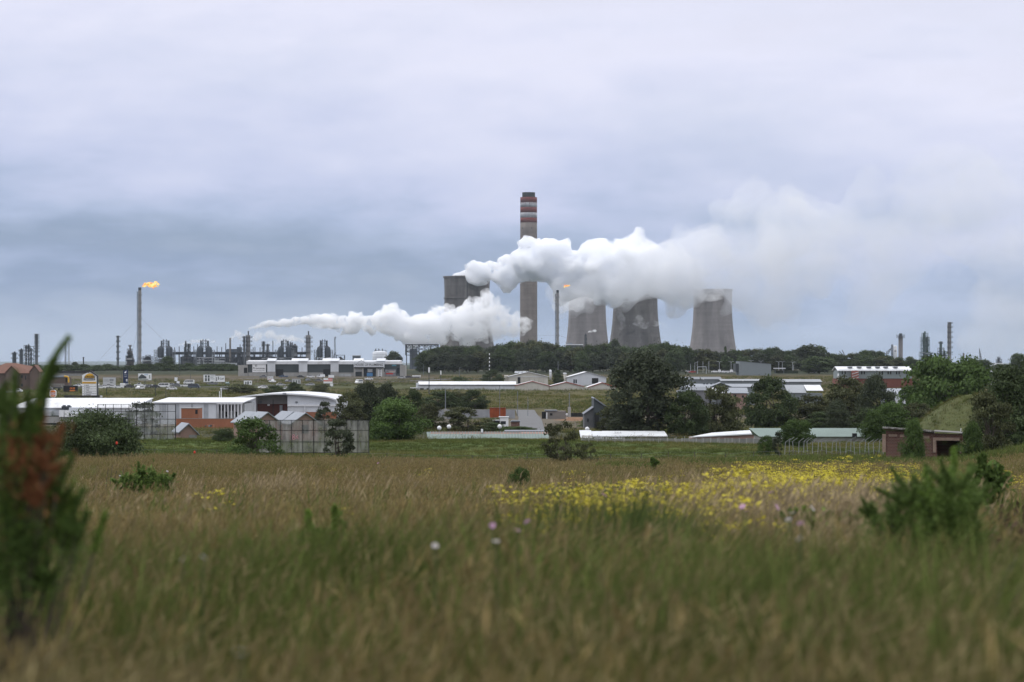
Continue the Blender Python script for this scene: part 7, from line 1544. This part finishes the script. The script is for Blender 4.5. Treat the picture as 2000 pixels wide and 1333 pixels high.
def grow_field():
    for lod, bands, hs in ((0, [(2.5, 8, 34), (8, 16, 26), (16, 32, 17)], 1.0), (1, [(32, 55, 10), (55, 90, 7)], 1.0), (2, [(90, 150, 3.4), (150, 203, 2.6)], .95)):
        P, rn = field_points(bands, 50 + lod); x, d = P[:, 0], P[:, 1]; px = x / d * F + 1000; n = len(x); u = rn.uniform(0, 1, n)
        n1 = vnoise(x, d, .11); n2 = vnoise(x, d, .35, 5); n3 = vnoise(x, d * .5, .05, 9)
        idx = np.where(u < .5, 0, 1); idx = np.where(n2 + .6 * n1 > .12, 2, idx); near = np.clip((20 - d) / 10, 0, 1); idx = np.where(rn.uniform(0, 1, n) < .26 + .6 * near, 2, idx)
        idx = np.where((rn.uniform(0, 1, n) < .035) & (d > 16), 4, idx); idx = np.where((rn.uniform(0, 1, n) < .30) & (n1 > .12) & (d < 60), 3, idx)
        el = lambda cx, cd, rx, rd_: ((px - cx) / rx) ** 2 + ((d - cd) / rd_) ** 2 < 1 + .8 * n2
        idx = np.where(el(1180, 20.5, 210, 3.2) & (rn.uniform(0, 1, n) < .85), 6, idx)
        idx = np.where(el(1090, 23, 200, 3) & (rn.uniform(0, 1, n) < .45), 3, idx)
        idx = np.where(el(560, 18.5, 260, 3) & (rn.uniform(0, 1, n) < .6), 3, idx)
        idx = np.where(el(1640, 30, 250, 12) & (rn.uniform(0, 1, n) < .75), 4, idx); idx = np.where(el(1400, 24, 260, 4) & (rn.uniform(0, 1, n) < .35), 4, idx)
        idx = np.where(el(1640, 42, 70, 4) & (rn.uniform(0, 1, n) < .8), 5, idx); idx = np.where(el(1960, 30, 110, 12) & (rn.uniform(0, 1, n) < .4), 5, idx); idx = np.where(el(520, 70, 60, 12) & (rn.uniform(0, 1, n) < .4), 4, idx)
        idx = np.where((d > 188) & (np.abs(px - 620) < 130) & (rn.uniform(0, 1, n) < .8), 3, idx); idx = np.where((d > 162) & (px > 1330) & (rn.uniform(0, 1, n) < np.clip((px - 1330) / 100, 0, .85)), 3, idx)
        idx = np.where((np.abs(d - 150) < 8) & (np.abs(px - 1230) < 60), 3, idx)
        idx = np.where(el(1600, 14, 260, 3) & (rn.uniform(0, 1, n) < .5), 3, idx)
        s = rn.uniform(.72, 1.2, n) * (1 + .22 * n1 + .26 * n2) * hs; s = np.where((idx == 4) & (d > 16), s * 1.12, s); s = np.where((idx == 6), s * 1.3, s); s = np.where((idx == 3), s * 1.15, s); s = np.where(el(1640, 42, 70, 4), s * .9, s)
        zz = gz(x, d); scl = np.stack([s * 1.1, s * 1.1, s], 1)
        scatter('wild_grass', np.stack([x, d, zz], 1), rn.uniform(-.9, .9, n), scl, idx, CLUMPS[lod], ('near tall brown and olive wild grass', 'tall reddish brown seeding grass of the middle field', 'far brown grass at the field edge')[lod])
    # the meadow
    P, rn = field_points([(203, 262, 1.5), (262, 345, .9)], 61); x, d = P[:, 0], P[:, 1]; n = len(x); px = x / d * F + 1000; n2 = vnoise(x, d * .6, .09, 3)
    idx = np.where(n2 > .12, 2, 3); idx = np.where((rn.uniform(0, 1, n) < .25) & (d < 235), 0, idx); s = rn.uniform(.25, .5, n) * np.where(d < 222, 1.5, 1) * (1 + .4 * n2); idx = np.where((px > 1300) & (d > 250) & (rn.uniform(0, 1, n) < .5), 0, idx)
    scatter('meadow_grass', np.stack([x, d, gz(x, d)], 1), rn.uniform(0, 6.28, n), np.stack([s * 2.2, s * 2.2, s], 1), idx, CLUMPS[2], 'short green meadow grass')
    P, rn = field_points([(345, 600, .10), (640, 900, .085), (900, 1360, .04)], 62); x, d = P[:, 0], P[:, 1]; n = len(x); n2 = vnoise(x, d * .5, .03, 4); px = x / d * F + 1000
    idx = np.where(n2 > .05, 2, np.where(rn.uniform(0, 1, n) < .5, 0, 3)); s = rn.uniform(.6, 1.3, n) * np.where(d > 620, 1.25, .9)
    road = (np.abs(px - 1038) < 45) & (d < 720) | ((d > 1030) & (d < 1120) & (px < 900)) | ((d > 480) & (d < 660) & (px < 900)) | ((d > 545) & (d < 650) & (np.abs(px - 1115) < 50)) | ((d > 1300) & (px < 860)); k = ~road
    scatter('veld_grass', np.stack([x, d, gz(x, d)], 1)[k], rn.uniform(0, 6.28, n)[k], np.stack([s * 3, s * 3, s], 1)[k], idx[k], CLUMPS[2], 'coarse veld grass on the far slope')
grow_field()
def mound_tufts():
    rn = np.random.RandomState(77); c = pos(1905, 300); n = 2600; a = rn.uniform(0, 6.28, n); r = np.sqrt(rn.uniform(0, 1, n)); x = c.x + np.cos(a) * r * 10; y = 300 + np.sin(a) * r * 15.6
    z = gz(x, y) + 5.9 * (1 - r * r) ** 1.25 * (1 + .05 * np.sin(a * 3)) - .3 * r - .05; s = rn.uniform(.35, .7, n)
    scatter('mound_tufts', np.stack([x, y, z], 1), rn.uniform(0, 6.28, n), np.stack([s * 1.6, s * 1.6, s], 1), rn.choice([0, 2, 2, 3], n), CLUMPS[2], 'long grass covering the mound')
mound_tufts()

def at_top(px, py, h):
    """place a plant so that its top, h above the ground, shows at a place of the picture"""
    Ds = np.linspace(5, 215, 4200); x = (px - 1000) / F * Ds; z = CZ - (py - HOR) / F * Ds; i = np.argmax(z <= gz(x, Ds) + h); return pos(px, float(Ds[i]))
# yellow wildflowers
def yellow():
    coll = bpy.data.collections.new('yellow_sources'); m = grass_mat('flower_heads', .7, .25, .15)
    for v in range(3):
        c = Clump(90 + v); c.blades(14, .10, (.2, .6), .012, .5, CG0, CG1, .05); tip, D = c.blades(10, .07, (.6, .98), .006, .32, CG0, (.12, .13, .05), .06)
        rn = c.rn
        for j in range(11):
            p = tip + rn.normal(0, 1, tip.shape) * np.array([.045, .045, .012]); n = len(p); a = rn.uniform(0, 6.28, n); r = .013 * rn.uniform(.6, 1.3, n)
            e1 = np.stack([np.cos(a) * r, np.sin(a) * r, rn.normal(0, .4, n) * r], 1); e2 = np.stack([-np.sin(a) * r, np.cos(a) * r, rn.normal(0, .4, n) * r], 1)
            c.put(np.stack([p - e1, p - e2, p + e1, p + e2], 1).reshape(-1, 3), np.arange(4 * n).reshape(-1, 4), np.repeat(np.array((.56, .48, .05))[None] * rn.uniform(.7, 1.15, n)[:, None], 4, 0))
        c.build(f'yellow_{v}', coll, m)
    rn = np.random.RandomState(8); P = []
    for cx, cy, rx, ry, k in ((1600, 922, 130, 16, 130), (1450, 955, 150, 20, 150), (1690, 940, 110, 18, 90), (1270, 975, 120, 18, 80), (1130, 992, 90, 14, 55), (1390, 985, 90, 12, 45), (1980, 938, 40, 8, 18), (1560, 968, 60, 10, 25)):
        for _ in range(k):
            px = cx + rn.normal(0, .8) * rx; py = cy + rn.normal(0, .8) * ry; P.append(at_top(px, max(905, py), .86)) if rn.uniform() < .95 else None
    for px, py in ((818, 912), (835, 915), (648, 907), (1235, 960), (420, 985), (680, 990), (940, 990), (975, 980)): P.append(at_top(px, py, .86))
    P = np.array([tuple(p) for p in P]); n = len(P); s = rn.uniform(.7, 1.3, n) * np.where(P[:, 0] / P[:, 1] * F > 420, 1.18, 1)
    scatter('yellow_wildflowers', P, rn.uniform(0, 6, n), np.stack([s * 1.35, s * 1.35, s], 1), rn.randint(0, 3, n), coll, 'drift of yellow flowering weeds in the right half of the field')
yellow()
# cosmos blossoms, one thing each
PINK = M('petal_pink', (.62, .36, .58), .6, .1, 20, transl=.3); PETW = M('petal_white', (.75, .70, .76), .6, .08, 20, transl=.3); STEM = M('flower_stem', (.06, .085, .03), .8, .2, 5); EYE = M('flower_eye', (.6, .42, .05), .8, .1, 20)
def cosmos(px, py, mat, label):
    h = 1.0; o = at_top(px, py, h); sz = min(.05, max(.012, 6.0 / F * o.y)); t = thing('cosmos_flower', label, 'flower', o, rnd.uniform(0, 6), 'cosmos flowers in the field'); tl = rnd.uniform(-.05, .05)
    MB().path([(0, 0, -.05), (tl * .4, .02, .5), (tl, 0, h)], .0035, 5).build('stem', STEM, t)
    mb = MB(); tilt = Matrix.Rotation(rnd.uniform(.5, 1.2), 3, 'X') if rnd.random() < .6 else Matrix.Rotation(.2, 3, 'Y'); c = Vector((tl, 0, h))
    for k in range(8):
        a = 2 * math.pi * k / 8; d = Vector((math.cos(a), math.sin(a), .15)); q = Vector((-math.sin(a), math.cos(a), 0)); pts = [d * .004, d * sz * .6 + q * sz * .34, d * sz * 1.08 + q * sz * .24, d * sz * 1.02, d * sz * 1.08 - q * sz * .24, d * sz * .6 - q * sz * .34]
        mb.add([c + tilt @ p for p in pts], [tuple(range(6))])
    mb.build('petals', mat, t); e = MB(); e.lathe([(.001, -.08 * sz), (.2 * sz, -.04 * sz), (.18 * sz, .12 * sz), (.001, .2 * sz)], 10); ob = e.build('flower_eye', EYE, t); ob.location = c + tilt @ Vector((0, 0, .004))
for px, py, m, lab in ((962, 1027, PINK, 'pink cosmos flower, left one of the two clear pink blooms at field centre'), (1041, 1019, PINK, 'pink cosmos flower right of centre in front of the green reeds'), (966, 1057, PETW, 'white cosmos flower just below the left pink bloom'), (858, 1067, PETW, 'blurred white cosmos flower left of the white bloom at centre'), (1008, 1037, PINK, 'faint pink cosmos flower between the two clear pink blooms'), (406, 1090, PETW, 'white cosmos flower alone in the green weeds at left'), (360, 1092, PETW, 'pale cosmos flower just left of the lone white bloom at left'),
                       (1503, 963, PINK, 'pink cosmos flower among the yellow flowers'), (1687, 969, PINK, 'pink cosmos flower above the brown dead weeds'), (1589, 993, PETW, 'brightest white pink cosmos flower beside the dead weeds'), (1519, 991, PINK, 'pink cosmos flower left of the brightest white pink one'), (1527, 1016, PETW, 'pale cosmos flower over the green weeds right of the reeds'), (1568, 1023, PINK, 'bright pink cosmos flower on the green weeds at right'), (1559, 1053, PETW, 'pale cosmos flower lowest in the right straw grass'), (1454, 990, PINK, 'faint lilac cosmos flower below the densest yellow flowers'), (1466, 998, PINK, 'second faint lilac cosmos flower below the densest yellow flowers'), (1542, 1002, PETW, 'small pale cosmos flower above the bright pink one'),
                       (490, 1314, PETW, 'blurred white flower lowest in the foreground grass'), (236, 931, PETW, 'white flower at the left of the dark weed clump'), (325, 921, PETW, 'white flower on top of the dark weed clump'), (740, 905, PINK, 'small pink flower by the green tuft at the field edge'), (1180, 968, PINK, 'small pink flower left of the yellow drift')):
    cosmos(px, py, m, lab)
REDF = M('petal_red', (.55, .05, .02), .6, .1, 10)
for px, py, D, lab in ((228, 866, 186, 'red flower head on a stalk before the big round dark bush'), (380, 884, 192, 'red flower head on a stalk at the meadow edge left')):
    o = pos(px, D); t = thing('red_hot_flower', lab, 'flower', o); H = zp(py, D) - o.z; MB().path([(0, 0, -.1), (.02, 0, H)], .012, 5).build('stem', STEM, t); MB().lathe([(.02, H - .12), (.09, H - .05), (.08, H + .06), (.01, H + .14)], 10).build('flower_head', REDF, t)

# ------------------------------------------------------------------ blurred plants close to the camera
def near_plant(name, label, cat, D, px0, greens, shoots, mats, leaf, dens, seed, asp=3.2):
    """leafy plant from lobes given as (px, py, radius px, material index) and feathery shoots"""
    L = Loc(px0, D); t = thing(name, label, cat, L.o); rn = np.random.RandomState(seed); st = MB(); base = Vector((0, 0, -.05))
    acc = {}
    def addp(mi, C, Nn, S): acc.setdefault(mi, []).append((C, Nn, S))
    for px, py, r, mi in greens:
        c = np.array([L.X(px), rn.uniform(-.25, .25), L.Z(py)]); R_ = L.m(r); n = int(dens * R_ * R_ * 4 * (.55 if mi == 1 else 1)); d = rn.normal(0, 1, (n, 3)); d /= np.linalg.norm(d, axis=1, keepdims=True)
        sp = 1 + .35 * np.sin(d[:, 0] * 6 + px) * np.sin(d[:, 2] * 7 + py); C = c + rn.normal(0, .6 if mi != 1 else 1.0, (n, 3)) * R_ * np.array([1, 1, 1.15]); C[:, 2] = np.maximum(C[:, 2], .02); nn = d + rn.normal(0, .8, (n, 3)); addp(mi, C, nn, leaf * rn.uniform(.6, 1.5, n))
        for _ in range(5):
            an = rn.normal(0, .55); ln_ = R_ * rn.uniform(1.1, 2.0); tp = c + np.array([math.sin(an), rn.normal(0, .3), math.cos(an)]) * ln_; k_ = int(260 + 1100 * ln_ * 15 / D); u = rn.uniform(.2, 1, k_)[:, None]; dd = rn.normal(0, 1, (k_, 3)); CC = c + (tp - c) * u + dd * R_ * .16 * (1.05 - u); addp(mi, CC, dd, leaf * rn.uniform(.5, 1.2, k_)); st.bar(Vector(c), Vector(tp), .004, 4, .002)
        m_ = Vector((c[0] * .55, c[1] * .5, c[2] * .6)); st.bar(base + Vector((rn.uniform(-.2, .2) * c[2], rn.uniform(-.1, .1), 0)), m_, .0055, 5, .004); st.bar(m_, Vector(c), .004, 5, .002)
    for pts, r, mi in shoots:
        P = [Vector((L.X(a), .02 * i, L.Z(b))) for i, (a, b) in enumerate(pts)]; st.path(P, .005, 5); st.bar(base, P[0], .009, 5, .005)
        for i in range(len(P) - 1):
            n = int(max(60, (P[i + 1] - P[i]).length * 2600 * 15 / D)); u = rn.uniform(0, 1, n); A, B = np.array(P[i]), np.array(P[i + 1]); d = rn.normal(0, 1, (n, 3)); d /= np.linalg.norm(d, axis=1, keepdims=True)
            f = 1 - .55 * (i + u) / (len(P) - 1); C = A + (B - A) * u[:, None] + d * (L.m(r) * rn.uniform(.1, 1, n) * f)[:, None]; addp(mi, C, d + rn.normal(0, .5, (n, 3)), leaf * rn.uniform(.5, 1.2, n))
    for mi, lst in acc.items():
        C = np.concatenate([a[0] for a in lst]); Nn = np.concatenate([a[1] for a in lst]); S = np.concatenate([a[2] for a in lst]); sh = rn.uniform(.6, 1.4, len(C))
        me = leaves_mesh(('foliage', 'rusty_foliage', 'fresh_foliage')[mi], C, S, Nn, sh, mats[mi], rn, asp); link(me.name, me, t)
    st.build('stem', BARK, t); return t
def soft_leaf(n, c): return M(n, c, .75, .3, 2.5, attr='shade', rand=.1, transl=.42, spec=.15)
FEA = soft_leaf('feather_leaves', (.105, .165, .042)); FRE = soft_leaf('bright_leaves', (.15, .235, .045)); RUSTN = soft_leaf('rust_feathers', (.25, .112, .052)); YGR = soft_leaf('soft_green_leaves', (.115, .175, .045))
near_plant('feathery_bush', 'large blurred feathery green and rust brown bush at the left edge close to the camera', 'bush', 10, 20,
    [(0, 805, 34, 0), (42, 835, 30, 0), (20, 870, 46, 0), (70, 890, 34, 0), (15, 950, 75, 0), (85, 970, 50, 0), (30, 1030, 70, 2), (100, 1020, 42, 0), (150, 1050, 28, 0), (120, 1085, 40, 0), (50, 1100, 66, 0), (0, 1150, 60, 0), (90, 1150, 40, 0), (-30, 900, 80, 0), (-40, 1030, 80, 0),
     (50, 870, 24, 1), (72, 905, 30, 1), (40, 930, 42, 1), (92, 865, 14, 1), (5, 890, 40, 1), (60, 960, 26, 1), (100, 915, 18, 1), (25, 960, 22, 1), (85, 985, 18, 1), (110, 1000, 40, 2), (20, 1000, 50, 2), (70, 1040, 30, 2)],
    [([(66, 850), (72, 800), (80, 750), (98, 702), (128, 658)], 13, 2), ([(70, 840), (84, 790), (92, 745), (112, 715)], 9, 0), ([(20, 860), (30, 800), (22, 750)], 12, 2), ([(45, 850), (52, 800), (50, 765)], 12, 0), ([(5, 860), (2, 800), (8, 760)], 12, 0), ([(95, 900), (112, 860), (118, 830)], 11, 1), ([(60, 880), (75, 840), (84, 812)], 11, 1), ([(20, 880), (34, 840), (40, 806)], 11, 1), ([(80, 960), (104, 930), (116, 905)], 11, 1), ([(110, 960), (128, 915), (140, 890)], 10, 0), ([(130, 1030), (150, 985), (158, 955)], 10, 0), ([(60, 840), (70, 790), (88, 735), (104, 700)], 16, 0), ([(185, 1075), (192, 1040), (203, 1003)], 13, 2), ([(150, 1060), (160, 1030), (166, 1000)], 12, 0), ([(20, 800), (30, 755), (26, 725)], 9, 0)],
    (FEA, RUSTN, FRE), .0060, 9500, 5, 5.5)
near_plant('leafy_bush', 'blurred bushy green plant in the right foreground', 'bush', 16, 1830,
    [(1800, 995, 52, 0), (1850, 965, 44, 0), (1885, 1000, 44, 0), (1755, 1040, 42, 0), (1830, 1050, 64, 0), (1895, 1050, 36, 0), (1775, 1090, 40, 0), (1850, 1100, 56, 0), (1720, 1020, 26, 0), (1835, 1000, 40, 2), (1900, 1090, 36, 0)],
    [([(1855, 950), (1864, 910), (1866, 876)], 15, 2), ([(1812, 970), (1812, 935), (1810, 915)], 13, 2), ([(1885, 975), (1893, 935), (1897, 905)], 12, 0), ([(1740, 1020), (1735, 990)], 10, 0)],
    (YGR, RUST, FRE), .0095, 12000, 6, 4)
near_plant('weed_clump', 'low green weed clump in the field at left', 'plant', 62, 285, [(240, 952, 15, 0), (268, 946, 19, 0), (300, 946, 19, 0), (326, 950, 15, 0), (285, 962, 24, 0), (312, 964, 20, 0), (255, 966, 18, 0)], [([(272, 950), (271, 925), (270, 903)], 4, 0), ([(322, 950), (324, 930)], 5, 0), ([(300, 945), (302, 925)], 5, 0)], (YGR, RUST, FRE), .032, 2000, 31, 4)
for i, (a, b) in enumerate(((206, 915), (214, 908), (222, 920), (236, 912))):
    L = Loc(a, 64); t = thing('dry_stalk', f'{ORD[i]} thin dark dry stalk from the left beside the low weed clump', 'stalk', L.o, 0, 'dry stalks by the weed clump'); MB().path([(0, 0, -.05), (.03, 0, L.Z(935)), (.08, 0, L.Z(b))], .008, 5).build('stalk', BARK, t)
near_plant('leafy_bush', 'smaller green bush standing behind the right foreground bush', 'bush', 38, 1922, [(1915, 930, 22, 0), (1940, 945, 22, 0), (1925, 970, 28, 0), (1905, 955, 18, 0)], [([(1945, 930), (1948, 905)], 9, 0)], (FEA, RUST, FRE), .045, 2600, 7, 2.2)
near_plant('low_weed', 'low fresh green weeds under the bright pink flower at right', 'plant', 23, 1600, [(1575, 1030, 24, 2), (1600, 1040, 26, 2), (1550, 1045, 24, 0), (1640, 1035, 22, 0), (1665, 1030, 20, 0), (1620, 1060, 26, 0)], [], (FEA, RUST, FRE), .030, 3000, 8, 2)
for i, (px, top, D, lab) in enumerate(((600, 1000, 20, 'tall leafy weed with a yellow tip left of centre in the near field'), (652, 990, 20, 'taller leafy weed with a yellow tip right of its twin'), (722, 1040, 19, 'leafy weed right of the two yellow tipped weeds'), (484, 1062, 18, 'fresh green leafy weed left of the two yellow tipped weeds'), (690, 1064, 18, 'low leafy weed under the right yellow tipped weed'), (1275, 894, 130, 'small leafy weed near the field edge right of centre'))):
    k = D / 20; near_plant('leafy_weed', lab, 'plant', D, px, [(px - 8, top + 62, 12, 0), (px + 8, top + 50, 12, 0), (px, top + 80, 17, 0)] if D < 50 else [(px, top + 12, 6, 0)], [([(px, top + 90 if D < 50 else top + 18), (px + 3, top + 40 if D < 50 else top + 10), (px + 1, top)], 9 if D < 50 else 3, 2 if i < 2 else 0)], (FEA, RUST, FRE), .032 * max(1, D / 40), 2600 / max(1, D / 30), 20 + i, 2)
def twig():
    L = Loc(1975, 11); t = thing('bare_twig', 'bare dark forked twig at the right edge of the foreground', 'twig', L.o); mb = MB()
    mb.path([(L.X(a), 0, L.Z(b)) for a, b in ((1975, 1330), (1952, 1240), (1948, 1180), (1960, 1135), (1985, 1090))], .006, 5); mb.path([(L.X(a), 0, L.Z(b)) for a, b in ((1952, 1225), (1985, 1180), (1992, 1140))], .005, 5); mb.build('twig', BARK, t)
twig()
for i, (a, b, D) in enumerate((((1835, 1345), (1890, 1245), 9), ((1890, 1345), (1985, 1190), 10))):
    L = Loc(a[0], D); t = thing('pale_stalk', ('shorter' if i == 0 else 'longer') + ' pale straw stalk leaning right at the lower right corner', 'stalk', L.o); MB().path([(0, 0, 0), (L.X((a[0] + b[0]) / 2 + 6), 0, L.Z((a[1] + b[1]) / 2)), (L.X(b[0]), 0, L.Z(b[1]))], .004, 5).build('stalk', M('straw', CSTR, .8), t)
# ------------------------------------------------------------------ the air
build_steam()
def haze():
    mb = MB(); mb.box(-14500, 14500, -120, 31500, CZ - 16, CZ + 380)
    m = bpy.data.materials.new('haze'); m.use_nodes = True; N = m.node_tree.nodes; N.remove(N['Principled BSDF'])
    v = N.new('ShaderNodeVolumePrincipled'); v.inputs['Color'].default_value = (.80, .89, 1, 1); v.inputs['Density'].default_value = 2.5e-5
    m.node_tree.links.new(v.outputs[0], N['Material Output'].inputs['Volume'])
    tag(mb.build('haze', m), kind='stuff')
haze()
